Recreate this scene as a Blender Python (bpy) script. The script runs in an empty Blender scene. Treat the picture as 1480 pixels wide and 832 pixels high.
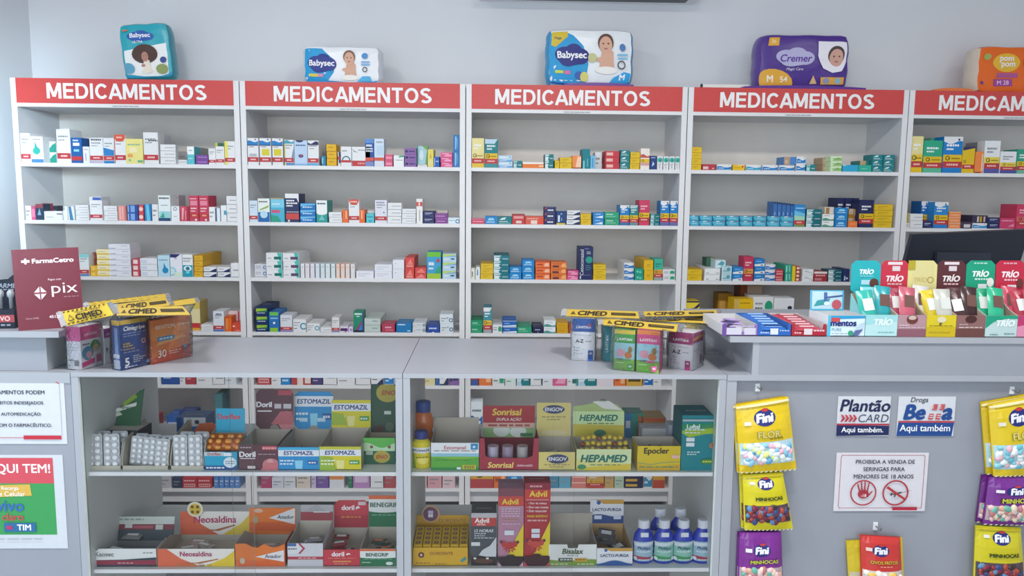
import bpy, math, random
from mathutils import Vector, Matrix
scene = bpy.context.scene
COL = scene.collection
rnd = random.Random(7)

# ------------------------------------------------------------------ camera
FPX = 1143.8
YAW, PITCH, ROLL = 0.02745, 0.12065, -0.01035
CAM = Vector((2.1166, -3.5971, 1.511))
_w = Vector((math.sin(YAW)*math.cos(PITCH), math.cos(YAW)*math.cos(PITCH), -math.sin(PITCH)))
_r0 = Vector((math.cos(YAW), -math.sin(YAW), 0)); _d0 = _w.cross(_r0)
_r = _r0*math.cos(ROLL) + _d0*math.sin(ROLL)
_d = _d0*math.cos(ROLL) - _r0*math.sin(ROLL)
cd = bpy.data.cameras.new('camera'); cam = bpy.data.objects.new('camera', cd); COL.objects.link(cam)
cd.sensor_fit = 'HORIZONTAL'; cd.sensor_width = 36.0; cd.lens = FPX/1480*36
cd.clip_start = 0.05
cam.matrix_world = Matrix(((_r.x, -_d.x, -_w.x, CAM.x), (_r.y, -_d.y, -_w.y, CAM.y), (_r.z, -_d.z, -_w.z, CAM.z), (0, 0, 0, 1)))
scene.camera = cam

# ------------------------------------------------------------------ world, exposure, daylight
scene.view_settings.view_transform = 'Standard'; scene.view_settings.look = 'None'
scene.view_settings.gamma = 1.0; scene.view_settings.use_curve_mapping = False
scene.view_settings.exposure = -0.12
wd = bpy.data.worlds.new('world'); scene.world = wd; wd.use_nodes = True
bg = wd.node_tree.nodes['Background']; bg.inputs[0].default_value = (0.72, 0.86, 1.0, 1); bg.inputs[1].default_value = 0.35
FLOOR, CEIL = 0.0, 2.9
XL, XR, YB, YF = -0.09, 5.9, 0.36, -6.2
def area(name, loc, rot, sx, sy, power, col):
    l = bpy.data.lights.new(name, 'AREA'); l.shape = 'RECTANGLE'; l.size = sx; l.size_y = sy
    l.energy = power; l.color = col
    o = bpy.data.objects.new(name, l); o.location = loc; o.rotation_euler = rot; COL.objects.link(o); return o
# daylight entering by the open shop front behind the camera and by the glazed door in the left wall
area('daylight_front', (1.75, YF+0.05, 1.5), (math.radians(90), 0, 0), 3.6, 2.4, 100, (0.86, 0.94, 1.0))
area('daylight_door', (XL+0.04, -2.5, 1.25), (math.radians(90), 0, math.radians(-90)), 1.9, 2.3, 20, (0.60, 0.84, 1.0))
# added narrow cool fill beam with no seen source, brightening left wall and bays
s = area('left_wall_fill', (2.9, YF+0.06, 2.2), (0, 0, 0), .8, .8, 4.6, (0.66, 0.88, 1.0)); s.data.spread = math.radians(9)
s.rotation_euler = (Vector((-0.42, 0.1, 1.65))-s.location).to_track_quat('-Z', 'Y').to_euler()
LAMP_POWER = (37, 36, 15)
# ------------------------------------------------------------------ pixel <-> point helpers (1480 x 832 photograph)
def ray(u, v): return _w + _r*((u-740)/FPX) + _d*((v-416)/FPX)
def AT(u, v, Y):
    q = ray(u, v); return CAM + q*((Y-CAM.y)/q.y)
def ATZ(u, v, z):
    q = ray(u, v); return CAM + q*((z-CAM.z)/q.z)
def PX(p):
    q = Vector(p)-CAM; z = q.dot(_w); return 740+FPX*q.dot(_r)/z, 416+FPX*q.dot(_d)/z
def XU(u, Y, z):
    v = 400.0
    for _ in range(5):
        p = AT(u, v, Y); v = PX((p.x, Y, z))[1]
    return AT(u, v, Y).x
def MPP(Y): return (Y-CAM.y)/FPX          # metres per pixel near a plane of constant Y

# ------------------------------------------------------------------ materials
_M = {}
def lin(h):
    o = []
    for i in (0, 2, 4):
        c = int(h[i:i+2], 16)/255
        o.append(c/12.92 if c <= .04045 else ((c+.055)/1.055)**2.4)
    return (*o, 1)
NAMES = dict(W='e6e7ea', R='bf3a3f', B='1f7fc4', N='27305f', Y='e3bd25', T='157f86', G='2fa37b', O='e8793a', P='8a64a4', K='20232b', M='5f343c',
             C='4fb3cf', L='bcd6e8', S='c93f5b', A='d0a02a', D='8c8f96', E='9c9ca0', V='bfb6cf', F='e9a089', I='f0e9c8', H='b99c78', X='6fb07c', Q='d94b46', J='4fbfb5', Z='9fc43e', U='b8bcc2')
def mat(h, rough=.45, spec=.35, kind='card'):
    h = NAMES.get(h, h); k = (h, rough, spec, kind)
    if k in _M: return _M[k]
    m = bpy.data.materials.new(f'{kind}_{h}'); m.use_nodes = True; nt = m.node_tree; b = nt.nodes['Principled BSDF']
    b.inputs['Roughness'].default_value = rough; b.inputs['Specular IOR Level'].default_value = spec
    n = nt.nodes.new('ShaderNodeTexNoise'); n.inputs['Scale'].default_value = {'card': 60, 'paint': 3, 'board': 9, 'film': 40}.get(kind, 30)
    n.inputs['Detail'].default_value = 2
    tc = nt.nodes.new('ShaderNodeTexCoord'); nt.links.new(tc.outputs['Object'], n.inputs['Vector'])
    mx = nt.nodes.new('ShaderNodeMix'); mx.data_type = 'RGBA'
    c = lin(h); amt = .05 if kind != 'paint' else .03
    mx.inputs[6].default_value = (*[x*(1-amt) for x in c[:3]], 1); mx.inputs[7].default_value = (*[min(1, x*(1+amt)) for x in c[:3]], 1)
    nt.links.new(n.outputs['Fac'], mx.inputs[0]); nt.links.new(mx.outputs[2], b.inputs['Base Color'])
    if kind in ('film', 'paint'):
        bp = nt.nodes.new('ShaderNodeBump'); bp.inputs['Strength'].default_value = .25 if kind == 'film' else .04
        bp.inputs['Distance'].default_value = .004
        nt.links.new(n.outputs['Fac'], bp.inputs['Height']); nt.links.new(bp.outputs[0], b.inputs['Normal'])
    _M[k] = m; return m
def film(h='ffffff', clear=.88, rough=.12, kind='clear_film', bump=.5, ior=1.5):
    k = (h, clear, rough, kind, ior)
    if k in _M: return _M[k]
    m = bpy.data.materials.new(kind); m.use_nodes = True; nt = m.node_tree; nt.nodes.clear()
    out = nt.nodes.new('ShaderNodeOutputMaterial'); tr = nt.nodes.new('ShaderNodeBsdfTransparent'); gl = nt.nodes.new('ShaderNodeBsdfGlossy')
    df = nt.nodes.new('ShaderNodeBsdfDiffuse'); df.inputs[0].default_value = lin(h); tr.inputs[0].default_value = lin(h) if kind == 'glass' else (1, 1, 1, 1)
    gl.inputs['Roughness'].default_value = rough
    a = nt.nodes.new('ShaderNodeMixShader'); a.inputs[0].default_value = clear
    nt.links.new(df.outputs[0], a.inputs[1]); nt.links.new(tr.outputs[0], a.inputs[2])
    fr = nt.nodes.new('ShaderNodeFresnel'); fr.inputs[0].default_value = ior
    b = nt.nodes.new('ShaderNodeMixShader'); nt.links.new(fr.outputs[0], b.inputs[0]); nt.links.new(a.outputs[0], b.inputs[1]); nt.links.new(gl.outputs[0], b.inputs[2])
    nt.links.new(b.outputs[0], out.inputs[0])
    if bump:
        n = nt.nodes.new('ShaderNodeTexNoise'); n.inputs['Scale'].default_value = 28; bp = nt.nodes.new('ShaderNodeBump'); bp.inputs['Strength'].default_value = bump
        bp.inputs['Distance'].default_value = .01
        nt.links.new(n.outputs['Fac'], bp.inputs['Height'])
        for x in (gl, fr): nt.links.new(bp.outputs[0], x.inputs['Normal'])
    _M[k] = m; return m
BOARD = mat('d9dade', .38, .4, 'board'); EDGE = mat('e6e6e8', .35, .4, 'board'); GAP = mat('3a3d45', .8, .1, 'board')
KRAFT = mat('b3a690', .8, .1); INNER = mat('b9b2a6', .8, .1)

# ------------------------------------------------------------------ mesh builder
class MB:
    def __init__(s): s.v = []; s.f = []; s.m = []; s.mats = []
    def mi(s, m):
        if isinstance(m, str): m = mat(m)
        if m not in s.mats: s.mats.append(m)
        return s.mats.index(m)
    def poly(s, pts, m):
        k = len(s.v); s.v += [tuple(p) for p in pts]; s.f.append(tuple(range(k, k+len(pts)))); s.m.append(s.mi(m)); return s
    def mesh(s, vs, fs, m):
        k = len(s.v); s.v += [tuple(p) for p in vs]; i = s.mi(m)
        for f in fs: s.f.append(tuple(k+a for a in f)); s.m.append(i)
        return s
    def box(s, x0, x1, y0, y1, z0, z1, m, **fm):
        """fm: front/back/left/right/top/bottom material overrides"""
        k = len(s.v); s.v += [(x, y, z) for z in (z0, z1) for y in (y0, y1) for x in (x0, x1)]
        for n, f in dict(front=(0, 1, 5, 4), back=(3, 2, 6, 7), left=(2, 0, 4, 6), right=(1, 3, 7, 5), top=(4, 5, 7, 6), bottom=(2, 3, 1, 0)).items():
            s.f.append(tuple(k+a for a in f)); s.m.append(s.mi(fm.get(n, m)))
        return s
    def prism(s, pts, axis, a0, a1, m):
        """extrude a 2D outline (the other two axes in order) from a0 to a1 along axis"""
        def P(p, a): return {'x': (a, p[0], p[1]), 'y': (p[0], a, p[1]), 'z': (p[0], p[1], a)}[axis]
        n = len(pts); s.mesh([P(p, a0) for p in pts]+[P(p, a1) for p in pts], [tuple(range(n))[::-1], tuple(range(n, 2*n))]+[(i, (i+1) % n, n+(i+1) % n, n+i) for i in range(n)], m); return s
    def lathe(s, prof, m, c=(0, 0, 0), n=20, sy=1.0):
        vs = [(c[0]+r*math.cos(2*math.pi*i/n), c[1]+sy*r*math.sin(2*math.pi*i/n), c[2]+z) for r, z in prof for i in range(n)]
        fs = [(a*n+i, a*n+(i+1) % n, (a+1)*n+(i+1) % n, (a+1)*n+i) for a in range(len(prof)-1) for i in range(n)]
        fs += [tuple(range(n))[::-1], tuple(range((len(prof)-1)*n, len(prof)*n))]
        return s.mesh(vs, fs, m)
    def tube(s, pts, r, m, n=8):
        pts = [Vector(p) for p in pts]; vs = []; fs = []
        for i, p in enumerate(pts):
            t = (pts[min(i+1, len(pts)-1)]-pts[max(i-1, 0)]).normalized()
            a = t.cross(Vector((0, 0, 1)) if abs(t.z) < .9 else Vector((1, 0, 0))).normalized(); b = t.cross(a)
            vs += [p+a*(r*math.cos(2*math.pi*k/n))+b*(r*math.sin(2*math.pi*k/n)) for k in range(n)]
        for i in range(len(pts)-1): fs += [(i*n+k, i*n+(k+1) % n, (i+1)*n+(k+1) % n, (i+1)*n+k) for k in range(n)]
        fs += [tuple(range(n))[::-1], tuple(range((len(pts)-1)*n, len(pts)*n))]
        return s.mesh(vs, fs, m)
    def ball(s, c, rx, ry, rz, m, n=8, k=5, rot=0):
        cr, sr = math.cos(rot), math.sin(rot); vs = []
        for j in range(k+1):
            t = math.pi*j/k
            for i in range(n):
                p = 2*math.pi*i/n; x, y, z = rx*math.sin(t)*math.cos(p), ry*math.sin(t)*math.sin(p), rz*math.cos(t)
                vs.append((c[0]+x*cr-z*sr, c[1]+y, c[2]+x*sr+z*cr))
        fs = [(j*n+i, (j+1)*n+i, (j+1)*n+(i+1) % n, j*n+(i+1) % n) for j in range(k) for i in range(n)]
        return s.mesh(vs, fs, m)
    def data(s, name, smooth=False):
        me = bpy.data.meshes.new(name); me.from_pydata(s.v, [], s.f); me.polygons.foreach_set('material_index', s.m)
        for m in s.mats: me.materials.append(m)
        if smooth: me.polygons.foreach_set('use_smooth', [True]*len(s.f))
        me.update(); return me
    def build(s, name, parent=None, loc=(0, 0, 0), rz=0, smooth=False):
        o = bpy.data.objects.new(name, s.data(name, smooth)); COL.objects.link(o); o.location = loc; o.rotation_euler = (0, 0, rz)
        if parent: o.parent = parent
        return o
def tag(o, label, cat, group=None, kind=None):
    o['label'] = label; o['category'] = cat
    if group: o['group'] = group
    if kind: o['kind'] = kind
    ALL.append(o); return o
ALL = []
def thing(name, label, cat, loc=(0, 0, 0), rz=0, group=None):
    o = bpy.data.objects.new(name, None); COL.objects.link(o); o.location = loc; o.rotation_euler = (0, 0, rz); o.empty_display_size = .02
    return tag(o, label, cat, group)
def struct(name, mb):
    o = mb.build(name); o['kind'] = 'structure'; return o

# ------------------------------------------------------------------ lettering and printed designs
_T = {}
def glyphs(t, bold=.0, ital=.0, space=1.0):
    k = (t, ital, space)
    if k in _T: return _T[k]
    c = bpy.data.curves.new('lettering', 'FONT'); c.body = t; c.size = 1; c.shear = ital; c.resolution_u = 3; c.space_character = space; c.fill_mode = 'FRONT'
    o = bpy.data.objects.new('lettering', c); COL.objects.link(o); bpy.context.view_layer.update()
    ev = o.evaluated_get(bpy.context.evaluated_depsgraph_get()); me = ev.to_mesh()
    vs = [(v.co.x, v.co.y) for v in me.vertices]; fs = [tuple(p.vertices) for p in me.polygons]
    ev.to_mesh_clear()
    bpy.data.objects.remove(o); bpy.data.curves.remove(c)
    x0 = min(v[0] for v in vs); x1 = max(v[0] for v in vs); y0 = min(v[1] for v in vs); y1 = max(v[1] for v in vs)
    _T[k] = ([(x-x0, y-y0) for x, y in vs], fs, x1-x0, y1-y0); return _T[k]
class Sheet:
    """a printed face: S(u, v, lift) gives the point; w, h its size in metres"""
    def __init__(s, mb, S, w, h, sub=1, step=.0003): s.mb = mb; s.S = S; s.w = w; s.h = h; s.n = 0; s.sub = sub; s.step = step
    @staticmethod
    def flat(mb, O, U, V, step=.0003):
        O, U, V = Vector(O), Vector(U), Vector(V); N = U.cross(V).normalized()
        cl = lambda t: min(1, max(0, t))
        return Sheet(mb, lambda u, v, l: O+U*cl(u)+V*cl(v)+N*l, U.length, V.length, 1, step)
    def draw(s, ops):
        for o in ops: s.op(*o)
        return s
    def grid(s, fx, nx, ny, m, l):
        vs = [s.S(*fx(i/nx, j/ny), l) for j in range(ny+1) for i in range(nx+1)]
        s.mb.mesh(vs, [(j*(nx+1)+i, j*(nx+1)+i+1, (j+1)*(nx+1)+i+1, (j+1)*(nx+1)+i) for j in range(ny) for i in range(nx)], m)
    def op(s, k, *a):
        s.n += 1; l = s.step*s.n; S = s.S; asp = s.h/s.w
        if k == 'r':
            x0, y0, x1, y1, c = a; s.grid(lambda u, v: (x0+(x1-x0)*u, y0+(y1-y0)*v), s.sub, s.sub, c, l)
        elif k == 'p':
            pts, c = a
            if s.sub == 1: s.mb.poly([S(x, y, l) for x, y in pts], c)
            else:       # follow the curved face: dense rim, rings towards the middle
                n = len(pts); k = 6; rim = [(pts[i][0]+(pts[(i+1) % n][0]-pts[i][0])*j/k, pts[i][1]+(pts[(i+1) % n][1]-pts[i][1])*j/k) for i in range(n) for j in range(k)]; N = len(rim)
                cx = sum(p[0] for p in rim)/N; cy = sum(p[1] for p in rim)/N; R_ = 4
                vs = [S(cx, cy, l)]+[S(cx+(x-cx)*r/R_, cy+(y-cy)*r/R_, l) for r in range(1, R_+1) for x, y in rim]
                s.mb.mesh(vs, [(0, 1+i, 1+(i+1) % N) for i in range(N)]+[(1+r*N+i, 1+(r+1)*N+i, 1+(r+1)*N+(i+1) % N, 1+r*N+(i+1) % N) for r in range(R_-1) for i in range(N)], c)
        elif k == 'e':
            cx, cy, rx, ry, c = a; n = 18
            vs = [S(cx, cy, l)]+[S(cx+rx*f*math.cos(2*math.pi*i/n), cy+ry*f*math.sin(2*math.pi*i/n), l) for f in (.5, 1) for i in range(n)]
            fs = [(0, 1+i, 1+(i+1) % n) for i in range(n)]+[(1+i, 1+n+i, 1+n+(i+1) % n, 1+(i+1) % n) for i in range(n)]
            s.mb.mesh(vs, fs, c)
        elif k == 'c':
            cx, cy, r, c = a; s.n -= 1; s.op('e', cx, cy, r*asp, r, c)
        elif k == 'o':      # ring, radius in heights
            cx, cy, r, th, c = a; n = 22
            vs = [S(cx+f*asp*math.cos(2*math.pi*i/n), cy+f*math.sin(2*math.pi*i/n), l) for f in (r-th, r) for i in range(n)]
            s.mb.mesh(vs, [(i, n+i, n+(i+1) % n, (i+1) % n) for i in range(n)], c)
        elif k == 'w':      # area from y0 up to a wavy edge y1 with amplitude am
            y0, y1, am, ph, c = a; n = 10
            vs = [S(i/n, y0, l) for i in range(n+1)]+[S(i/n, y1+am*math.sin(6.283*i/n+ph), l) for i in range(n+1)]
            s.mb.mesh(vs, [(i, i+1, n+2+i, n+1+i) for i in range(n)], c)
        elif k == 't':      # text fitted into w x h (fractions) centred at cx, cy
            t, cx, cy, w, h, c = a[:6]; b = a[6] if len(a) > 6 else .02; it = a[7] if len(a) > 7 else 0
            vs, fs, tw, th = glyphs(t, b, it); sc = min(w*s.w/tw, h*s.h/th) if len(a) < 9 else None
            sx, sy = (sc, sc) if sc else (w*s.w/tw, h*s.h/th)
            for j, (dx, dy) in enumerate([(0, 0), (b, 0), (-b, 0), (b*.6, b*.8), (-b*.6, -b*.8)] if b else [(0, 0)]):
                s.mb.mesh([S(cx+(x+dx-tw/2)*sx/s.w, cy+(y+dy-th/2)*sy/s.h, l+j*s.step*.08) for x, y in vs], fs, c)
        elif k == 'l':      # a line of print too small to read
            x0, y, x1, hh, c = a; x = x0; r = random.Random(int(x0*997+y*7919+len(s.mb.v)))
            while x < x1-.02:
                e = min(x1, x+r.uniform(.08, .2)*(x1-x0)+.02); s.mb.poly([S(x, y, l), S(e, y, l), S(e, y+hh, l), S(x, y+hh, l)], c); x = e+.03*(x1-x0)+.01
        elif k == 'b':      # bar code
            x0, y0, x1, y1, c = a; n = 14
            for i in range(n):
                x = x0+(x1-x0)*i/n; e = x+(x1-x0)/n*(.3+.4*((i*7) % 3)/2)
                s.mb.poly([S(x, y0, l), S(e, y0, l), S(e, y1, l), S(x, y1, l)], c)
# ------------------------------------------------------------------ the room
PLASTER = mat('dfe1e6', .7, .2, 'paint')
m = MB(); m.box(XL-.3, XR+.3, YB, YB+.12, -.1, CEIL+.1, PLASTER); struct('wall_back', m)
m = MB()                                                        # left wall with the door opening the daylight comes through
m.box(XL-.12, XL, -1.5, YB+.12, -.1, CEIL, PLASTER); m.box(XL-.12, XL, YF, -3.5, -.1, CEIL, PLASTER); m.box(XL-.12, XL, -3.5, -1.5, 2.45, CEIL, PLASTER)
struct('wall_left', m)
m = MB(); m.box(XR, XR+.12, YF, YB+.12, -.1, CEIL, PLASTER); struct('wall_right', m)
m = MB()
m.box(XL, XR, YF-.12, YF, 2.75, CEIL, PLASTER); m.box(XL, -.05, YF-.12, YF, 0, 2.75, PLASTER); m.box(5.35, XR, YF-.12, YF, 0, 2.75, PLASTER)
m.box(2.55, 2.67, YF-.1, YF-.02, 0, 2.75, mat('8d9096', .3, .5, 'board'))
struct('wall_front', m)
m = MB(); m.box(XL-.3, XR+.3, YF-.3, YB+.12, CEIL, CEIL+.1, mat('e8e8e8', .8, .1, 'paint')); struct('ceiling', m)
m = MB(); m.box(XL-.3, XR+.3, YF-2, YB+.12, -.12, 0, mat('a9aaac', .25, .5, 'paint')); struct('floor', m)
for i, x in enumerate((0.9, 2.6, 4.3)):
    t = thing('ceiling_light', ['square ceiling light panel above the left counter', 'square ceiling light panel in the middle of the ceiling', 'square ceiling light panel above the right counter'][i], 'ceiling light', (x, -2.3, CEIL), group='ceiling light panels')
    m = MB(); m.box(-.2, .2, -.2, -.18, -.028, 0, 'e0e0e0'); m.box(-.2, .2, .18, .2, -.028, 0, 'e0e0e0'); m.box(-.2, -.18, -.18, .18, -.028, 0, 'e0e0e0'); m.box(.18, .2, -.18, .18, -.028, 0, 'e0e0e0')
    m.build('frame', t)
    em = bpy.data.materials.get('lit_diffuser')
    if not em:
        em = bpy.data.materials.new('lit_diffuser'); em.use_nodes = True; b = em.node_tree.nodes['Principled BSDF']
        b.inputs['Emission Color'].default_value = (1, .96, .9, 1); b.inputs['Emission Strength'].default_value = 2.5
    m = MB(); m.box(-.18, .18, -.18, .18, -.012, 0, em); m.build('diffuser', t)
    a = area('ceiling_light_glow', (0, 0, -.035), (0, 0, 0), (.3), .3, LAMP_POWER[i], (1, .955, .9)); a.parent = t
t = thing('air_conditioner', 'white split air conditioner high on the back wall, only its underside in view', 'air conditioner', (2.57, YB, 2.421))
m = MB(); m.prism([(0, 0), (-.17, 0), (-.215, .05), (-.21, .26), (-.19, .285), (0, .285)], 'x', -.515, .515, mat('e8e9ea', .3, .5, 'board')); m.build('casing', t)
m = MB(); m.prism([(-.05, -.003), (-.17, -.003), (-.17, .004), (-.05, .004)], 'x', -.47, .47, mat('5a5c60', .5, .3, 'board')); m.build('air_outlet', t)

def stroke(m, pts, t, P, c, close=False):
    n = len(pts); L = []; R = []
    for i, p in enumerate(pts):
        a = pts[i-1] if (i or close) else p; b = pts[(i+1) % n] if (i < n-1 or close) else p
        d = Vector((b[0]-a[0], b[1]-a[1])).normalized(); q = Vector((-d.y, d.x))
        if 0 < i < n-1:
            d1 = Vector((p[0]-a[0], p[1]-a[1])).normalized(); s = 1/max(.6, abs(q.dot(Vector((-d1.y, d1.x)))))
        else: s = 1
        L.append((p[0]+q.x*t/2*s, p[1]+q.y*t/2*s)); R.append((p[0]-q.x*t/2*s, p[1]-q.y*t/2*s))
    m.mesh([P(*p) for p in L+R], [(n+i, n+(i+1) % n, (i+1) % n, i) for i in range(n if close else n-1)], c)
def arc(cx, cy, rx, ry, a0, a1, n=14): return [(cx+rx*math.cos(math.radians(a0+(a1-a0)*i/n)), cy+ry*math.sin(math.radians(a0+(a1-a0)*i/n))) for i in range(n+1)]
def letters(ch):        # heavy grotesque capitals: width and strokes in a unit-high cell
    t = .18; h = t/2
    return {'M': (.88, [[(h, 0), (h, 1)], [(.88-h, 0), (.88-h, 1)], [(.13, 1), (.44, .12)], [(.75, 1), (.44, .12)]]),
            'E': (.64, [[(h, 0), (h, 1)], [(t, 1-h), (.63, 1-h)], [(t, .52), (.6, .52)], [(t, h), (.64, h)]]),
            'D': (.76, [[(h, 0), (h, 1)], [(t, 1-h)]+arc(.36, .5, .76-.36-h, .5-h, 90, -90)+[(t, h)]]),
            'I': (.19, [[(h, 0), (h, 1)]]), 'C': (.77, [arc(.40, .5, .40-h, .5-h, 38, 322, 20)]),
            'A': (.82, [[(.07, 0), (.41, 1)], [(.75, 0), (.41, 1)], [(.22, .3), (.6, .3)]]),
            'N': (.76, [[(h, 0), (h, 1)], [(.76-h, 0), (.76-h, 1)], [(.15, .95), (.61, .05)]]),
            'T': (.68, [[(0, 1-h), (.68, 1-h)], [(.34, 0), (.34, .82)]]), 'O': (.84, [arc(.42, .5, .42-h, .5-h, 0, 344, 22)]),
            'S': (.70, [arc(.35, .735, .35-h-.01, .265-h, 25, 270, 14)+arc(.35, .265+.0, .35-h, .265-h, 90, -155, 14)[1:]])}[ch], t
def block_text(m, s, cx, y, cz, w, h, c):
    W_ = sum(letters(ch)[0][0] for ch in s)+.11*(len(s)-1)-.14; sx = w/W_; x = cx-w/2; k = j = 0
    for ch in s:
        (lw, st), t = letters(ch)
        for pts in st:
            k += 1; yy = y-.00003*(k % 5)
            stroke(m, pts, t, lambda a, b: (x+a*sx, yy, cz-h/2+b*h), c, ch == 'O')
        j += 1; x += (lw+.11-(.07 if s[j:j+1] == 'A' or ch == 'A' else 0))*sx
# ------------------------------------------------------------------ wall shelving: five bays
ZT, ZB = 1.984, 1.877
SHELF = [1.6186, 1.3655, 1.1141, 0.8644, 0.6165, 0.370, 0.121]
DEP, TH, SE = .345, .024, .0165
BAYX = [(0.012, 1.002), (1.006, 1.999), (2.003, 2.993), (2.997, 3.997), (4.001, 4.995)]
BAYN = ['leftmost bay', 'second bay', 'middle bay', 'fourth bay', 'rightmost bay']
RED = mat('cf4a48', .35, .4)
for i, (x0, x1) in enumerate(BAYX):
    t = thing('shelving_bay', f'white open shelving unit under a red sign, {["at the far left", "second from the left", "third from the left", "fourth from the left", "at the far right"][i]}', 'shelving unit', ((x0+x1)/2, 0, 0), group='white shelving units along the back wall')
    h = (x1-x0)/2
    for sx in (-1, 1):
        m = MB(); a, b = sorted((sx*h, sx*(h-TH))); m.box(a, b, 0, DEP, 0, ZT, BOARD, front=EDGE); m.build('side_panel', t)
    m = MB(); m.box(-h+TH, h-TH, DEP-.008, DEP, .05, ZT, mat('e8e3dd', .5, .3, 'board')); m.build('back_panel', t)
    for k, z in enumerate(SHELF):
        m = MB(); m.box(-h+TH, h-TH, .002, DEP-.008, z-SE, z, BOARD, front=EDGE); m.build('shelf', t)
    m = MB(); m.box(-h+TH, h-TH, 0, DEP-.008, ZB-.016, ZB, BOARD, front=EDGE); m.box(-h+TH, h-TH, .02, DEP-.008, ZT-.015, ZT, BOARD)
    m.box(-.06, .06, -.0006, 0, ZB-.013, ZB-.006, 'cfd0d4'); sh = Sheet.flat(m, (-.055, -.0006, ZB-.0125), (.11, 0, 0), (0, 0, .006)); sh.op('l', 0, .3, 1, .4, 'D')
    m.build('top_panel', t)
    m = MB(); m.box(-h+TH, h-TH, .03, .05, .045, SHELF[6]-SE, BOARD); m.build('plinth', t)
    m = MB(); m.box(-h+TH, h-TH, -.002, .02, ZB, ZT, RED); sg = m.build('sign_board', t)
    m = MB(); off = [.008, 0, -.02, -.008, -.015][i]
    block_text(m, 'MEDICAMENTOS', off, -.0026, (ZB+ZT)/2, .70*2*h, .62*(ZT-ZB), mat('f2f2f2', .4))
    L = m.build('sign_lettering', sg); L['label'] = 'white capital lettering on the red sign'
# ------------------------------------------------------------------ medicine cartons on the shelves
# a design is (body colour, printed ops on the end facing the room, side colour)
def pl(b='W', t='D', acc=None):                 # plain end flap with two lines of small print
    o = [('l', .12, .56, .8, .12, t), ('l', .12, .3, .55, .09, t)]
    if acc: o = [('r', .0, .0, .16, 1, acc)]+[('l', .22, .56, .85, .12, t), ('l', .22, .3, .6, .09, t)]
    return (b, o, b)
def rx(b='W', top=None, bot=None, t='D', band='R', ex=()):   # upright prescription carton with the red band
    o = []
    if top: o.append(('r', 0, .84, 1, 1, top))
    if bot: o.append(('r', 0, 0, 1, .1, bot))
    o += [('l', .12, .76, .85, .05, t), ('l', .12, .66, .6, .035, t)]+list(ex)+[('r', 0, .12, 1, .29, band), ('l', .25, .18, .75, .05, 'f2dada')]
    return (b, o, b)
def gen(b='W', wave=None, bot=None, g='Y', t='f2f4f6', hi=0, dk=None):  # generic: body, yellow strip with G, red band, coloured foot
    o = []
    if wave: o += [('r', 0, .8, 1, 1, 'W'), ('w', .5, .84, .045, 2.4, wave), ('c', .8, .92, .03, 'N')]
    if dk: o += [('p', [(0, .84), (.75, .84), (1, 1), (0, 1)], dk)]
    o += [('l', .15, .73, .8, .06, t), ('l', .15, .63, .55, .05, t), ('r', 0, .31, 1, .5, g), ('o', .24, .405, .065, .022, '3a3020'), ('r', .27, .385, .34, .405, '3a3020'), ('l', .45, .38, .9, .035, '8a7020'),
          ('r', 0, .14, 1, .31, 'R'), ('l', .2, .2, .8, .05, 'f0c8c0'), ('r', 0, 0, 1, .14, bot or b)]
    return (b, o, b)
def wav(c='B', b='W', dot=True):                # white carton with a coloured wave
    o = [('w', .0, .58, .12, .6, c)]
    if dot: o += [('c', .85, .84, .06, 'N')]
    o += [('l', .1, .3, .5, .12, 'e8f0f6'), ('r', 0, 0, 1, .09, b)]
    return (b, o, b)
def two(b='T', c='L', t='e8f2f4'):              # dark carton with a pale swoosh on the left
    return (b, [('p', [(0, .0), (.42, 0), (.3, .3), (.45, .5), (.3, .62), (.5, .95), (0, .95)], c), ('l', .06, .28, .34, .13, 'f4f6f8'), ('l', .06, .62, .34, .13, b), ('l', .55, .35, .95, .1, t)], b)
def mix(b, ops, s=None): return (b, ops, s or b)
DROP = lambda c, x=.5, y=.4: [('c', x, y, .14, c), ('p', [(x-.16, y+.05), (x+.16, y+.05), (x-.1, y+.36)], c)]
TOPW = [('w', .72, .88, .03, .5, 'B'), ('r', 0, .72, 1, .75, 'N'), ('c', .75, .95, .025, 'N')]
CR = mix('S', [('l', .1, .86, .8, .04, 'f0c8d0'), ('r', .12, .62, .88, .8, 'e08aa0'), ('l', .15, .48, .8, .05, 'f4dde2'), ('l', .15, .38, .7, .04, 'f4dde2'), ('r', 0, .14, 1, .32, 'R'), ('l', .3, .2, .75, .06, 'f0b090'), ('c', .7, .06, .04, 'W')])
RING = mix('W', [('c', .78, .45, .3, 'd5eaf0'), ('o', .82, .45, .26, .08, '1f6f8c'), ('l', .06, .7, .55, .07, 'D'), ('l', .06, .5, .4, .06, 'D'), ('l', .08, .25, .3, .06, 'N')])
GOV = mix('W', [('e', .78, .5, .2, .3, 'G'), ('r', .58, .2, .98, .3, 'G'), ('l', .1, .6, .5, .09, 'D'), ('l', .1, .35, .45, .09, '555b66')])
SW = two('T', 'L'); SWW = mix('T', [('p', [(.1, .55), (.5, .62), (.6, .9), (.3, .82)], 'e4eef0'), ('l', .1, .3, .75, .1, 'dce8ea'), ('l', .1, .12, .9, .06, 'b8d4d8')])
YP = mix('Y', [('r', 0, .93, 1, 1, 'c79f1c'), ('l', .18, .55, .7, .1, 'b08a18'), ('l', .18, .33, .5, .06, 'b08a18')])
CY = mix('C', [('p', [(0, 0), (.14, 0), (0, .6)], '1f5f8c'), ('p', [(.3, .8), (.62, .86), (.5, 1), (.3, 1)], 'e8eff2'), ('p', [(.62, .86), (.95, .8), (.95, 1), (.7, 1)], '8a7fae'), ('l', .25, .45, .8, .12, 'bfe4ee'), ('r', 0, 0, 1, .06, '23406c')])
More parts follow.
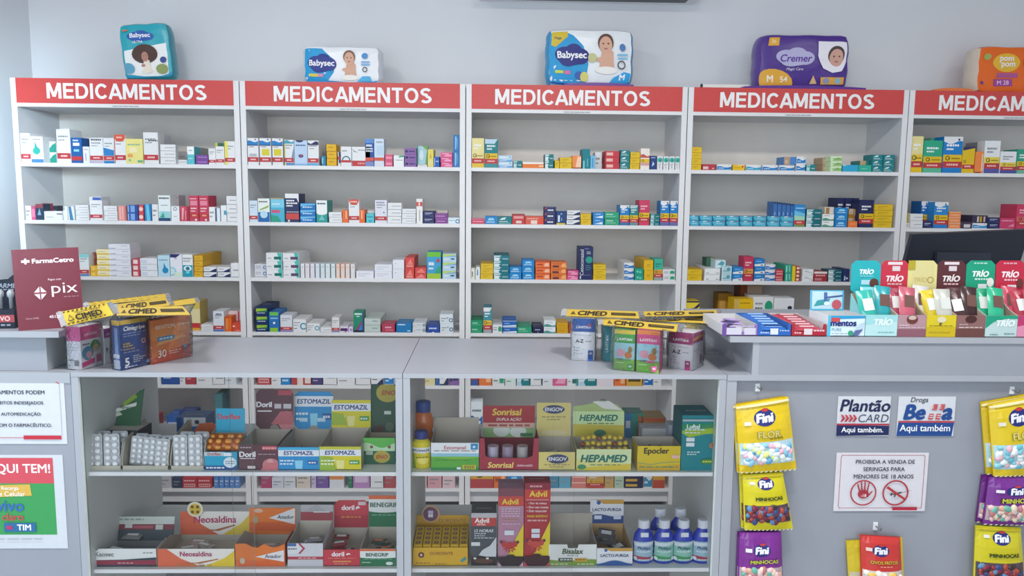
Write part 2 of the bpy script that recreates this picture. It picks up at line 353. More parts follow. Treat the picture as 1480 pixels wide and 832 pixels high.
HEX = mix('W', [('c', .5, .72, .19, '35b0a0'), ('c', .55, .7, .07, '1f8078'), ('l', .2, .38, .8, .05, 'D'), ('l', .2, .26, .6, .05, 'D'), ('r', .4, .1, .55, .18, '5a5f68')])
WN = mix('W', [('p', [(.45, .1), (1, .1), (1, .75), (.75, .5)], 'N'), ('l', .1, .55, .5, .1, 'N'), ('r', 0, 0, 1, .12, 'N')])
PUR = mix('P', [('r', .06, .3, .3, .65, 'N'), ('l', .4, .38, .9, .2, 'N')])
TEALW = mix('W', [('p', [(.85, 0), (1, 0), (1, 1), (.7, 1)], 'J'), ('l', .08, .3, .35, .1, 'D'), ('r', .5, .2, .95, .55, '1b6f68')])
TEALP = mix('W', [('p', [(.85, 0), (1, 0), (1, 1), (.7, 1)], 'J'), ('l', .08, .3, .35, .1, 'D'), ('r', .48, .2, .95, .55, '5a4a6a')])
PALEB = mix('L', [('w', 0, .3, .06, 1, '6aa3d8'), ('l', .1, .6, .7, .14, 'f6f8fa'), ('c', .85, .75, .08, 'N'), ('l', .1, .1, .6, .1, 'f6f8fa')])
BLUE3 = mix('1d76bd', [('p', [(0, .5), (1, .75), (1, .95), (0, .9)], '6fbbe6'), ('l', .15, .3, .8, .16, 'd8ecf8')])
BLT = mix('1f86cc', [('p', [(.2, .45), (.8, .5), (.65, .8), (.3, .78)], '9ad4ee'), ('l', .12, .2, .8, .12, 'd4ecf8')])
GRN = mix('G', [('l', .12, .6, .6, .14, 'd8f0e4'), ('l', .12, .28, .75, .12, '8fd4b8'), ('r', 0, 0, 1, .05, '1d7a58')])
ORL = mix('O', [('l', .1, .4, .4, .22, '9c4020'), ('p', [(.55, .2), (.95, .2), (.85, .8), (.6, .7)], 'f6b98a')])
ORM = mix('O', [('r', .1, .1, .5, .45, 'M'), ('l', .1, .66, .8, .14, 'b8561c'), ('p', [(.65, .15), (.98, .15), (.9, .85), (.7, .7)], 'f4b070')])
LIME = mix('1d3560', [('r', .08, .42, .92, .82, 'Z'), ('p', [(.08, .42), (.92, .42), (.92, .62)], '3f8f4f'), ('l', .15, .22, .8, .1, 'c8d4e8')])
NV = mix('N', [('l', .15, .62, .8, .12, 'd0d4e8'), ('l', .15, .4, .6, .09, '9aa4cc'), ('p', [(.5, .1), (.9, .1), (.85, .35)], '4a4f86')])
NVG = gen('232a58', bot='2a2f5c')
PNK = mix('dc5a8e', [('p', [(.2, .15), (.9, .15), (.95, .5), (.5, .6)], 'f0a0c0'), ('l', .1, .65, .7, .16, 'f6d0e0')])
RDL = mix('c2404c', [('l', .1, .66, .85, .12, 'f0c4c4'), ('r', .1, .12, .9, .42, 'e6b8b4'), ('l', .14, .2, .84, .14, 'c2404c')])
RDO = mix('Q', [('p', [(.15, .3), (.85, .3), (.6, .85)], 'ee8478'), ('l', .15, .12, .85, .1, 'f4c4bc')])
WL = mix('W', [('l', .3, .45, .95, .1, 'D'), ('r', 0, 0, 1, .04, 'D')])
TEALB = gen('T', bot='3f8f94', dk='L')
BOOK = lambda c='W': mix(c, [('l', .3, .75, .75, .04, 'D'), ('r', .3, .2, .7, .55, 'dfe2e4'), ('r', 0, 0, .06, 1, 'aeb2b8')])
CHK = mix('b8442c', [('r', .15, .1, .85, .4, 'f0d8c8'), ('r', .15, .6, .85, .9, 'f0d8c8'), ('r', 0, .48, 1, .52, '7a2418')])
GLB = mix('3f9fd0', [('r', 0, .82, 1, 1, '6fbf3a'), ('r', 0, 0, 1, .2, 'Z'), ('c', .8, .68, .07, 'b04a5c'), ('p', [(.55, .2), (1, .2), (1, .5), (.8, .45)], '2f9f78'), ('l', .12, .5, .5, .12, 'e8f2f8'), ('l', .12, .35, .45, .07, 'e8f2f8')])
BRG = mix('L', [('r', .0, .62, 1, .95, 'b8d470'), ('p', [(0, .62), (1, .62), (1, .85)], '7fb0dc'), ('r', .6, .3, .88, .48, '30608c'), ('l', .1, .3, .5, .1, 'f4f8fa')])
# rows: (bay, shelf, x origin in px, zoom, [(x0, x1, height, how many stacked, design, description, options)])
q = 1480/180
ROWS = [
(0, 0, 10, q, [(120, 290, 335, 1, rx(), 'white upright carton with red band standing nearest the left side'),
  (290, 440, 300, 1, mix('W', DROP('35b0a0', .45, .45)+[('r', 0, 0, 1, .13, '4a86b8'), ('l', .2, .86, .8, .04, 'D')]), 'white carton with a teal drop and blue foot'),
  (440, 598, 125, 2, mix('W', [('p', [(.2, 0), (1, 0), (1, .9), (.7, .7)], '2f9f8e'), ('l', .1, .75, .5, .08, 'D')]), 'white and teal carton', dict(y=.05)),
  (600, 765, 385, 1, rx(), 'tall white carton with red band towering over its neighbours', dict(d=.1)),
  (765, 900, 290, 1, mix('1d5fa8', [('l', .2, .86, .7, .06, 'dce8f4'), ('r', .2, .68, .8, .8, 'eef2f6'), ('r', .25, .45, .75, .54, '8ad0f0'), ('r', 0, .1, 1, .26, 'R')]), 'blue carton with white print and red band'),
  (890, 965, 290, 1, pl('253058', 'c8cede'), 'dark navy carton standing behind a small white one', dict(y=.06)),
  (905, 985, 190, 1, mix('W', [('r', .35, .15, .5, .6, '9aa0b8'), ('l', .2, .8, .8, .05, 'D')]), 'small narrow white carton'),
  (987, 1150, 295, 1, rx(bot='V', ex=[('l', .12, .88, .9, .06, '40444c')]), 'white carton with red band and lilac foot'),
  (1152, 1282, 290, 1, rx(bot='B', ex=[('p', [(0, .3), (1, .3), (1, .52), (0, .62)], '2b80c4')]), 'white and blue carton with red band'),
  (1284, 1420, 330, 1, rx(ex=[('e', .5, .96, .55, .2, 'd9583f'), ('l', .2, .88, .7, .05, 'f4d0c4'), ('r', 0, 0, .05, 1, 'd9583f')]), 'white carton with an orange red top and red band')]),
(0, 0, 180, q, [(15, 225, 285, 1, mix('eadf8a', [('l', .12, .74, .85, .05, '7fb89a'), ('c', .2, .35, .05, 'e88a4a'), ('r', .1, .25, .4, .38, 'e8a05a'), ('r', .68, .05, .98, .14, '5ab08a'), ('c', .22, .14, .05, '7ac0a0'), ('r', .25, .45, .7, .66, 'f2e8b8')]), 'pale yellow carton'),
  (230, 408, 360, 1, rx(ex=[('l', .35, .72, 1, .04, '40444c')]), 'tall white carton with red band right of the pale yellow carton', dict(d=.06)),
  (330, 485, 345, 1, pl('cfd0da', '50545c'), 'grey white carton behind the tall white one', dict(y=.1)),
  (427, 612, 75, 3, WL, 'flat white carton'), (600, 745, 55, 1, WL, 'low white carton lying alone', dict(y=.03)),
  (640, 745, 165, 1, pl('b2aeb2'), 'grey carton standing at the back', dict(y=.15)),
  (745, 833, 205, 1, mix('58c0cc', [('r', 0, .55, 1, 1, 'eef3f5'), ('l', .25, .75, .7, .05, 'D'), ('l', .15, .3, .75, .05, 'd4eef0')]), 'white and aqua carton'),
  (835, 910, 205, 1, mix('b4b6bc', [('r', .3, 0, .4, 1, '8e9096'), ('r', .65, 0, .7, 1, '9a9ca0')]), 'grey striped carton behind the purple pair', dict(y=.08)),
  (845, 995, 55, 2, mix('7c4a9c', [('l', .15, .4, .9, .2, 'b08ac4')]), 'purple carton'),
  (1000, 1085, 185, 1, rx(), 'narrow white carton with red band'),
  (1085, 1190, 210, 1, rx(), 'white red banded carton left of the yellow edged one'),
  (1080, 1185, 260, 1, mix('c8c45a', [('r', .3, .85, 1, 1, '2f6a58')]), 'olive and green carton peeping out behind white ones', dict(y=.08)),
  (1192, 1325, 270, 1, rx(ex=[('r', 0, 0, .3, 1, 'ece06a')]), 'white carton with a yellow edge and red band')]),
(1, 0, 345, q, [(100, 240, 310, 1, rx(ex=TOPW+[('r', .15, .32, .85, .42, 'b0b8c0')]), 'white carton with blue wave top and no yellow square'),
  (250, 390, 310, 1, rx(ex=TOPW+[('r', .2, .36, .85, .6, 'd8cc30')]), 'white carton with blue wave and yellow square'),
  (400, 530, 310, 1, rx(ex=TOPW+[('r', .15, .36, .85, .6, 'd8cc30')]), 'white carton with blue wave and yellow square'),
  (545, 660, 295, 1, rx(bot='5a8ac0', ex=[('r', 0, 0, .12, 1, 'e6dc8a'), ('w', .85, .95, .04, 0, '3f9fb8'), ('p', [(.75, .3), (1, .3), (1, .7)], '7a90a8')]), 'cream and white carton with teal top'),
  (662, 820, 290, 1, mix('bcd2ec', [('e', .4, 1, .3, .08, 'N'), ('l', .1, .78, .9, .05, '3f5a90'), ('e', .5, .38, .2, .07, '4a4a78'), ('p', [(.4, .3), (.66, .45), (.5, .45)], 'c05a70'), ('r', 0, 0, 1, .07, '7fb4e0')]), 'pale blue carton with a dark round emblem'),
  (822, 955, 290, 1, rx(ex=[('w', .82, .92, .05, 3, 'N'), ('r', 0, 0, 1, .1, '6aa8d8')]), 'white carton with navy top and red band'),
  (930, 1035, 270, 1, pl('a8a8aa'), 'grey carton end behind the others', dict(y=.1)),
  (985, 1037, 115, 1, mix('2f7fa8', [('r', 0, .2, .4, .8, '7fc4dc')]), 'small blue carton'),
  (1045, 1165, 83, 3, mix('e5b31e', [('l', .2, .5, .75, .15, 'b07f10'), ('r', 0, 0, 1, .06, 'a87a10')]), 'deep yellow carton'),
  (1178, 1212, 165, 1, mix('e6e0e4', [('r', .3, .2, 1, 1, 'N'), ('r', 0, .45, .8, .65, 'R')]), 'narrow white and navy carton'),
  (1214, 1342, 225, 1, mix('W', [('o', .5, .3, .22, .06, '1f7080'), ('l', .1, .75, .6, .06, 'D'), ('r', 0, .18, 1, .3, 'R'), ('r', 0, 0, 1, .18, 'W')]), 'white carton with a teal arc'),
  (1345, 1567, 225, 1, mix('W', [('p', [(.05, .9), (.1, .74), (.35, .7), (.12, .78)], '3a3d45'), ('l', .35, .8, .9, .05, 'D'), ('r', 0, 0, 1, .28, 'R'), ('l', .3, .1, .7, .08, 'e8a0a0')]), 'wide white carton with a dark swoosh')]),
(1, 0, 500, q, [(228, 335, 315, 1, mix('2a52a0', [('r', 0, .85, 1, 1, '5a90d0'), ('l', .1, .72, .8, .08, 'e8eef8'), ('l', .1, .62, .9, .05, 'e8eef8'), ('l', .1, .53, .9, .05, 'e8eef8'), ('r', 0, .2, 1, .32, 'd85a4a'), ('r', 0, 0, 1, .17, '7a8ac0')]), 'blue carton with white print and orange band'),
  (336, 455, 320, 1, mix('cfdff0', [('l', .2, .85, .9, .05, 'D'), ('r', .25, .4, .9, .75, 'bcd4ea'), ('r', 0, .2, 1, .32, 'd85a4a'), ('r', 0, 0, 1, .17, 'd8dee8')]), 'pale blue carton with orange band'),
  (462, 556, 70, 2, mix('dc5f84', [('r', .1, .3, .9, .6, 'ee9ab0')]), 'pink carton'),
  (565, 690, 130, 1, mix('eceff0', [('p', [(.45, .8), (1, .85), (1, 1), (.6, 1)], '4fae88'), ('l', .2, .55, .9, .07, 'D')]), 'small white carton with a green corner'),
  (695, 838, 72, 3, PUR, 'lilac carton'), (850, 965, 28, 1, pl('dfe2e4'), 'thin white carton under the green one'),
  (840, 970, 215, 1, mix('a8ccd8', [('p', [(.5, 1), (1, .75), (1, 1)], '6fae4a'), ('r', 0, 0, .12, 1, '3f8f7c'), ('p', [(.8, 0), (1, 0), (1, .8)], '6aa868'), ('e', .45, .5, .2, .28, 'cfe4ee')]), 'blue green carton', dict(zr=30, y=.02)),
  (970, 1042, 205, 1, mix('e2d264', [('p', [(.3, .5), (.7, .5), (.5, .8)], 'd0a830'), ('r', .1, .05, .9, .4, 'e4d890')]), 'narrow yellow carton'),
  (1045, 1112, 120, 1, mix('2560b8', [('r', 0, .1, .15, .9, 'a8c8ec'), ('l', .3, .5, .9, .1, 'd8e4f4')]), 'small royal blue carton'),
  (1125, 1268, 57, 3, PNK, 'crimson pink carton'),
  (1272, 1370, 187, 2, mix('2f78b8', [('p', [(.3, .1), (.45, .1), (.5, .9), (.3, .9)], 'a8d0ec'), ('p', [(.6, .2), (.7, .2), (.72, .8), (.6, .8)], '6fb0dc')]), 'upright blue carton')]),
(2, 0, 670, q, [(88, 245, 340, 1, gen('e8dc9a', g='e8d890', bot='e0c040'), 'cream yellow generic carton with a G mark'),
  (250, 408, 330, 1, TEALB, 'teal generic carton with a G mark'),
  (412, 580, 72, 2, PALEB, 'pale blue carton'),
  (590, 698, 85, 1, two('2a7d80', 'a8d0d8'), 'small teal carton'),
  (700, 955, 70, 1, mix('e8803a', [('r', 0, .68, 1, 1, 'f2ece6'), ('r', .78, .2, 1, .5, 'f4c8a0')]), 'low orange carton with white top'),
  (965, 1070, 82, 2, two('187a80', 'd8eaee'), 'dark teal carton'),
  (1082, 1140, 95, 1, YP, 'small yellow carton'),
  (1142, 1287, 65, 2, YP, 'yellow carton'),
  (1290, 1400, 150, 1, mix('f09050', [('p', [(.35, .1), (1, .1), (1, .9), (.6, .95)], 'f8cdb0'), ('r', 0, 0, 1, .08, 'a04830')]), 'orange carton')]),
(2, 0, 820, q, [(175, 270, 230, 1, mix('147f8c', [('r', .1, 0, .3, .4, '8fd0d8'), ('r', .6, .1, .75, .5, '5ab4c0')]), 'tall teal carton'),
  (272, 328, 155, 1, mix('6fbce0', [('r', .4, .1, .6, .8, '3f7fb8')]), 'narrow light blue carton'), (325, 402, 200, 1, pl('e6eaf0'), 'white carton end behind the light blue one', dict(y=.05)),
  (450, 617, 70, 3, mix('c83a46', [('r', .05, .2, .55, .8, 'e49a94'), ('l', .1, .4, .5, .2, 'f4dcd4')]), 'red carton'),
  (625, 742, 74, 3, SWW, 'teal and white carton'), (745, 862, 67, 3, YP, 'bright yellow carton'),
  (866, 976, 245, 1, mix('efe6e0', [('w', .55, .68, .05, 0, 'c85a4a'), ('r', 0, .32, 1, .5, 'Y'), ('o', .25, .41, .06, .02, '503018'), ('r', 0, .18, 1, .32, 'd8a0a0')]), 'white carton with yellow strip and G mark'),
  (980, 1062, 160, 1, mix('22407e', [('p', [(.3, .2), (.7, .4), (.4, .6)], 'c8d8f0'), ('l', .1, .82, .8, .08, 'a8b8dc')]), 'navy blue carton'),
  (1066, 1132, 155, 1, HEX, 'white carton with a teal hexagon'), (1139, 1204, 155, 1, HEX, 'white carton with a teal hexagon'), (1210, 1274, 155, 1, HEX, 'white carton with a teal hexagon'), (1281, 1345, 155, 1, HEX, 'white carton with a teal hexagon')]),
(3, 0, 990, q, [(70, 195, 67, 4, YP, 'yellow carton'), (205, 365, 70, 1, mix('b83a48', [('r', .05, .15, .45, .6, 'e8c8c8'), ('r', .75, .2, .9, .35, 'e8c8c8')]), 'low red carton'),
  (380, 555, 70, 1, wav(), 'low white carton with blue wave'), (570, 712, 68, 1, mix('ecc02c', [('c', .82, .65, .2, 'd85a2a'), ('l', .1, .4, .6, .12, 'b89018'), ('r', .4, .88, .95, 1, 'efe8d0')]), 'low yellow carton with a red dot'),
  (725, 905, 68, 1, wav('2fa0c8'), 'low white carton with turquoise wave'), (920, 1105, 68, 1, wav(), 'low white carton with blue wave'), (1120, 1302, 68, 1, wav(), 'low white carton with blue wave'),
  (1170, 1318, 95, 1, mix('4f86c4', [('r', 0, 0, .5, 1, 'b89a80'), ('r', .1, .2, .3, .6, 'd0b8a0')]), 'kraft and blue carton lying on top of a white one', dict(zr=70)),
  (1320, 1432, 86, 2, wav(), 'white carton with blue wave')]),
(3, 0, 1130, q, [(290, 402, 80, 1, two('1f868a', '9ccfcf'), 'small teal carton'), (478, 574, 85, 2, mix('b79a7c', [('r', .1, .2, .5, .7, 'c8ae92')]), 'kraft brown carton end', dict(y=.06)),
  (576, 712, 60, 3, mix('d4ecc0', [('p', [(.1, .1), (1, .1), (1, .65), (.6, .75)], '8fbf70'), ('l', .15, .45, .8, .12, '5a8a50')]), 'pale green carton'),
  (722, 908, 80, 1, mix('2fa8d0', [('p', [(0, .8), (.3, 1), (0, 1)], 'b8e0ee')]), 'low sky blue carton'), (910, 1066, 80, 1, mix('2fae98', [('l', .2, .4, .7, .1, '8fdccc')]), 'low sea green carton'),
  (922, 1066, 52, 1, mix('24807c', [('r', 0, 0, .5, 1, 'c0a078')]), 'kraft and teal carton on the sea green one', dict(zr=82, y=.03)),
  (1068, 1196, 68, 3, SWW, 'dark teal carton in the left column'), (1200, 1335, 68, 3, SWW, 'dark teal carton in the right column')]),
(4, 0, 1310, 1480/170, [(50, 195, 450, 1, gen('e8dc9a', g='e8c840', bot='Y'), 'cream yellow generic carton with a G mark'), (200, 440, 400, 1, gen('2fa884', bot='5ab894'), 'wide green generic carton with a G mark'),
  (280, 500, 450, 1, mix('8abfa8', [('r', 0, .9, 1, 1, '3f9f78')]), 'green carton end behind the generic ones', dict(y=.08)),
  (445, 690, 450, 1, gen('1f7fc8', wave='1f7fc8', bot='1f7fc8'), 'white and blue generic carton with a G mark'),
  (692, 850, 325, 1, mix('Y', [('w', .86, .92, .05, 3.2, 'Y'), ('p', [(0, .86), (1, .96), (1, 1), (0, 1)], '33305f'), ('o', .2, .44, .05, .018, '504010'), ('r', 0, .16, 1, .32, 'R'), ('l', .2, .22, .75, .06, 'f0c8c0')]), 'yellow carton with navy corner'),
  (855, 960, 268, 1, mix('f08a48', [('r', .8, .1, 1, .9, 'f8c8a0'), ('r', 0, 0, .8, .05, '803020')]), 'narrow orange carton'), (880, 985, 400, 1, pl('9a9aa2'), 'grey carton behind the orange one', dict(y=.06)),
  (965, 1165, 405, 1, gen('e9ebee', g='e8d050', bot='5a5aa0', t='D'), 'tall white generic carton with a G mark'), (1170, 1375, 275, 1, gen('e9ebee', g='e8d050', bot='4a55a0', t='D'), 'shorter white generic carton with a G mark'),
  (1380, 1560, 305, 1, gen('2f9f84', bot='6fb89c'), 'green generic carton cut by the right frame edge')]),
(0, 1, 20, q, [(140, 210, 165, 1, pl('e2dcdc'), 'white carton standing nearest the left side'), (211, 258, 160, 1, mix('d85a88', [('r', .1, .2, .9, .8, 'e890b0')]), 'narrow pink carton'),
  (262, 356, 185, 1, mix('2b4058', [('p', [(.2, .3), (.7, .3), (.5, .75)], '7fa8c4'), ('r', 0, .75, 1, 1, '8c4450')]), 'dark slate carton with red top'), (330, 435, 190, 1, mix('a04854', [('r', 0, .8, 1, 1, '7c3844')]), 'dark red carton end behind', dict(y=.06)),
  (425, 520, 160, 1, pl('3c4458', '8890a0'), 'dark grey carton end behind the long white one', dict(y=.09)),
  (358, 580, 103, 1, mix('W', [('r', .7, .62, 1, .76, '70747c'), ('l', .1, .3, .5, .07, 'D')]), 'long low white carton'), (588, 642, 167, 1, mix('W', [('r', .15, .7, .3, .95, '70747c')]), 'narrow white carton'),
  (645, 722, 168, 1, mix('W', [('p', [(.1, .95), (.5, .95), (.85, 0), (.25, 0)], '3f84ae')]), 'white carton with a blue diagonal'), (735, 892, 60, 3, WL, 'flat white carton'),
  (905, 1058, 235, 1, rx(), 'white carton with red band'), (900, 1048, 275, 1, mix('dfe0e6', [('r', .3, .86, 1, .97, '3a5cb0')]), 'white carton with blue print rising behind the red banded one', dict(y=.05)),
  (1070, 1232, 57, 3, WL, 'plain flat white carton'), (1242, 1340, 172, 1, mix('e89a94', [('r', .15, .1, .3, .9, 'f2c0b8'), ('r', .5, .1, .62, .9, 'f2c0b8'), ('r', .85, 0, 1, 1, 'c86a6c')]), 'salmon striped carton')]),
(0, 1, 180, q, [(35, 165, 92, 2, mix('3566b8', [('r', .3, .1, .7, .9, '7fa8dc'), ('r', .72, 0, 1, 1, '2c4c9c'), ('r', .02, .1, .12, .9, 'a8c8ec')]), 'blue panelled carton'), (170, 228, 92, 2, mix('d8505c', [('c', .45, .5, .26, 'f4d4cc')]), 'narrow red and white carton'),
  (240, 325, 195, 1, mix('2a8fc8', [('p', [(.2, 1), (.6, 1), (.8, 0), (.3, 0)], '6fc4e8'), ('r', .9, 0, 1, 1, '1c5a98')]), 'bright blue carton'), (328, 402, 195, 1, pl('e8eaee'), 'white carton between the blue one and the tall one'),
  (405, 552, 300, 1, mix('e6eef0', [('l', .08, .86, .9, .06, '3a4048'), ('l', .2, .6, .8, .03, 'D'), ('r', .05, .12, 1, .38, '9cd4d8'), ('p', [(.1, .13), (.5, .13), (.4, .35)], '35a090'), ('r', 0, 0, 1, .12, '2a4a78')]), 'tall white carton with teal and navy foot'),
  (556, 655, 175, 1, mix('eceef2', [('o', .5, .82, .12, .04, '2a6a80'), ('l', .3, .3, .7, .04, 'D')]), 'white carton with a teal ring'), (545, 650, 300, 1, mix('bdb4bc', [('r', .3, 0, .34, 1, '9c949c'), ('r', .65, 0, .69, 1, '9c949c'), ('l', .05, .88, .95, .05, '4a4650')]), 'mauve grey carton rising behind the ringed one', dict(y=.08)),
  (662, 770, 175, 1, mix('cf4a60', [('p', [(.15, .1), (.3, .1), (.45, .9), (.2, .9)], 'f0a8b0'), ('r', .6, .1, .66, .7, 'f0c0c8'), ('r', .75, 0, 1, 1, 'a83048')]), 'red carton with pale slashes'),
  (772, 885, 300, 1, CR, 'tall crimson carton'), (888, 1005, 300, 1, CR, 'tall crimson carton'), (1005, 1078, 170, 1, pl('eef0f2'), 'white carton right of the crimson pair'),
  (1080, 1138, 155, 1, mix('e4eaf0', [('r', 0, 0, .3, 1, '3f5f90')]), 'white carton with a blue edge'), (1145, 1214, 190, 1, mix('e9edf0', [('r', .55, .42, 1, .68, '3fa0bc')]), 'white carton with a blue square'), (1216, 1342, 100, 3, WL, 'white carton')]),
(1, 1, 345, q, [(125, 228, 250, 1, rx('cfe0f0'), 'pale blue carton with red band'), (230, 372, 275, 1, mix('e9efe9', [('r', 0, 0, 1, .42, '1f68b0'), ('c', .5, .32, .16, 'b8dcec'), ('l', .08, .84, .85, .05, '505860'), ('p', [(.1, .48), (.9, .62), (.95, .72), (.2, .56)], '9ab86a')]), 'white and blue carton with a round tablet picture'),
  (380, 548, 285, 1, mix('4fb4d0', [('r', 0, .6, 1, .95, '7fcce8'), ('l', .1, .72, .7, .05, 'e0f0f6'), ('r', .05, .38, .7, .5, 'cf5a80'), ('p', [(0, 0), (.8, 0), (.5, .25), (0, .3)], '2fa088'), ('r', 0, .95, 1, 1, 'b89868')]), 'aqua carton with a pink pill shape'),
  (552, 722, 335, 1, mix('2b3460', [('p', [(0, .84), (.85, .84), (1, .68), (1, 1), (0, 1)], 'e9ebee'), ('l', .08, .73, .7, .05, 'f0f0f4'), ('l', .08, .64, .9, .05, 'f0f0f4'), ('l', .08, .55, .55, .05, 'f0f0f4'), ('r', .05, .1, 1, .31, 'c84c48'), ('l', .1, .35, 1, .02, 'e0e0e8'), ('c', .25, .05, .04, 'e8d0d0')]), 'tall navy carton with white top and red band', dict(d=.12)),
  (732, 916, 75, 3, BLUE3, 'blue carton'), (922, 1056, 260, 1, mix('2f9c98', [('r', 0, .45, 1, 1, 'eef2f2'), ('e', .5, .44, .5, .1, 'eef2f2'), ('l', .1, .82, .85, .07, '4a5a70'), ('p', [(.2, .1), (.8, .1), (.5, .35)], '6fc4bc')]), 'white and teal upright carton'),
  (1070, 1226, 62, 2, WL, 'flat white carton'), (1230, 1305, 150, 1, mix('e8703a', [('r', .55, .3, .75, .95, 'f6c0a0')]), 'orange carton left of the taller white and red one'),
  (1308, 1436, 275, 1, rx(ex=[('e', .5, 1.0, .5, .24, 'd4503f'), ('l', .15, .87, .8, .06, 'f6d4cc')]), 'white carton with a curved red top')]),
(1, 1, 500, q, [(158, 226, 155, 1, mix('e8703a', [('r', .35, .3, .55, .95, 'f6c0a0')]), 'orange carton right of the white and red one'), (240, 335, 110, 1, mix('58c4d0', [('l', .1, .6, .9, .12, '2a8090'), ('p', [(.2, .3), (.8, .3), (.5, 0)], '38a0b0')]), 'small aqua carton'),
  (250, 342, 145, 1, pl('d8dce0'), 'white carton end behind the aqua one', dict(y=.06)), (345, 490, 270, 1, rx('e0e0ec', ex=[('l', .1, .86, .8, .07, '9a98b0'), ('c', .75, .46, .03, '3a3d45')]), 'lilac white carton with red band'),
  (495, 663, 80, 3, WL, 'deep white carton'), (666, 832, 57, 3, WL, 'slim white carton'), (836, 912, 290, 1, mix('eceae8', [('r', 0, .7, 1, .87, 'cf4c48'), ('r', .35, .72, .6, .85, 'f0d8d4'), ('r', .45, .1, .62, .55, 'b0b2b8')]), 'tall narrow white carton with a red stripe'),
  (914, 1055, 73, 2, NV, 'navy carton'), (1060, 1208, 60, 2, mix('9a5fa8', [('r', .05, .15, .95, .85, '84428c'), ('l', .1, .4, .8, .15, 'dcb8e0')]), 'purple carton'), (1075, 1212, 150, 1, pl('cfc8c0'), 'grey white carton behind the purple pair', dict(y=.09)),
  (1212, 1370, 72, 1, mix('dcebf4', [('o', .85, .4, .35, .14, '2f6f98'), ('l', .1, .5, .6, .1, 'D')]), 'low pale blue carton with a ring')]),
(2, 1, 670, q, [(85, 252, 65, 1, mix('cf4a68', [('l', .1, .35, .9, .2, 'f0a8b8'), ('r', 0, .85, 1, 1, 'e088a0')]), 'low crimson carton'), (255, 403, 92, 1, BLT, 'blue carton'), (405, 575, 90, 1, SWW, 'teal carton'),
  (576, 730, 122, 1, mix('c84048', [('r', .1, .55, .9, .8, 'e49a98'), ('r', .3, .1, .75, .35, 'e8d0c8'), ('r', 0, .88, 1, 1, '9c5050')]), 'red carton'), (732, 953, 98, 1, mix('d8604e', [('r', .3, .05, .65, .5, 'f0d8cc'), ('l', .1, .65, .7, .12, 'f4c0b0'), ('p', [(.7, .1), (1, .1), (1, .7), (.8, .8)], 'e8503a')]), 'salmon red carton'),
  (955, 1096, 70, 3, mix('27305f', [('l', .28, .3, .8, .28, 'd8dcec'), ('c', .12, .75, .16, 'c04050'), ('r', .1, .94, .9, 1, '7a80a8')]), 'navy carton with white print'), (1100, 1222, 160, 1, mix('23447c', [('r', .15, .2, .35, .7, 'd8e4f4'), ('r', .5, .3, .58, .5, '8fc0dc'), ('c', .5, .8, .06, '9fb8dc'), ('r', 0, 0, .9, .12, 'd8c040')]), 'navy carton with a yellow foot'),
  (1226, 1386, 57, 3, WN, 'white and navy carton'), (1390, 1516, 67, 2, YP, 'yellow carton')]),
(2, 1, 820, q, [(304, 435, 75, 2, mix('2f86cc', [('p', [(.1, .2), (.9, .1), (.9, .5), (.5, .35)], 'e4f0f8'), ('l', .2, .65, .7, .15, 'a8d4f0')]), 'blue and white carton'), (440, 616, 77, 2, GRN, 'green carton'),
  (620, 735, 240, 1, gen('1f7fc8', wave='1f7fc8', bot='3f6fb0'), 'white and blue generic carton left of the teal one'), (738, 842, 240, 1, gen('1d8284', bot='6a8f98', dk='b8ccd4'), 'teal generic carton with a G mark'),
  (845, 976, 300, 1, gen('cf3f64', bot='cf3f64', t='f4c4d0'), 'tall crimson generic carton', dict(y=.012)), (985, 1096, 45, 3, two('177478', '9cc8d0'), 'dark teal carton'),
  (1100, 1208, 295, 1, gen('1f7fc8', wave='1f7fc8', bot='6a6aa8'), 'blue generic carton at right end'), (1212, 1320, 295, 1, gen('1f7fc8', wave='1f7fc8', bot='6a6aa8'), 'blue generic carton at right end')]),
(3, 1, 980, q, [(a, b, 62, 2, CY, 'turquoise carton') for a, b in ((110, 245), (252, 403), (410, 563), (570, 722), (732, 884), (892, 1045), (1056, 1205), (1212, 1370))]+
 [(1124+i*51, 1172+i*51, 172-i*6, 1, mix('3f70b0', [('r', .3, .05, .5, .3, '9ab8dc'), ('r', 0, .86, 1, 1, '2c4870')]), 'dark blue carton on turquoise row', dict(zr=125, y=.015)) for i in range(5)]),
(3, 1, 1130, q, [(140, 274, 265, 1, mix('2b86cc', [('p', [(0, .35), (1, .35), (1, .6), (0, .75)], '6fc0e0'), ('p', [(0, .3), (1, .3), (1, .45), (0, .52)], 'a8d8b8'), ('l', .1, .82, .9, .05, 'b8dcf4'), ('r', 0, .1, 1, .29, 'c84440'), ('l', .25, .17, .7, .06, 'f0c0b0'), ('r', 0, 0, 1, .1, '7a9a58')]), 'blue and green carton with red band'),
  (285, 466, 71, 3, two('176f7a', 'c8e0e4'), 'teal and white carton'), (476, 617, 78, 2, mix('eef2ee', [('w', 0, .3, .12, 0, '5a9a88'), ('l', .1, .7, .6, .1, 'D')]), 'white carton with green wave'), (500, 612, 84, 1, mix('dcd4c8', [('r', .1, .0, .5, .9, 'a87a48')]), 'kraft and white carton on the green waved pair', dict(zr=157, y=.02)),
  (630, 776, 78, 3, BLT, 'bright blue carton'), (787, 900, 75, 1, mix('ee7f3c', [('l', .2, .5, .8, .1, 'f6b890')]), 'orange carton'), (785, 910, 110, 2, mix('b9822e', [('r', 0, .4, .45, 1, 'c8b8a0'), ('r', .55, .3, 1, .9, 'c0b0a0')]), 'amber kraft carton behind the orange one', dict(y=.05)),
  (640, 730, 350, 1, NVG, 'navy generic carton behind bright blue stack', dict(y=.1)), (735, 825, 350, 1, NVG, 'navy generic carton behind bright blue stack', dict(y=.1)), (829, 905, 350, 1, NVG, 'navy generic carton rising behind the orange carton', dict(y=.1)),
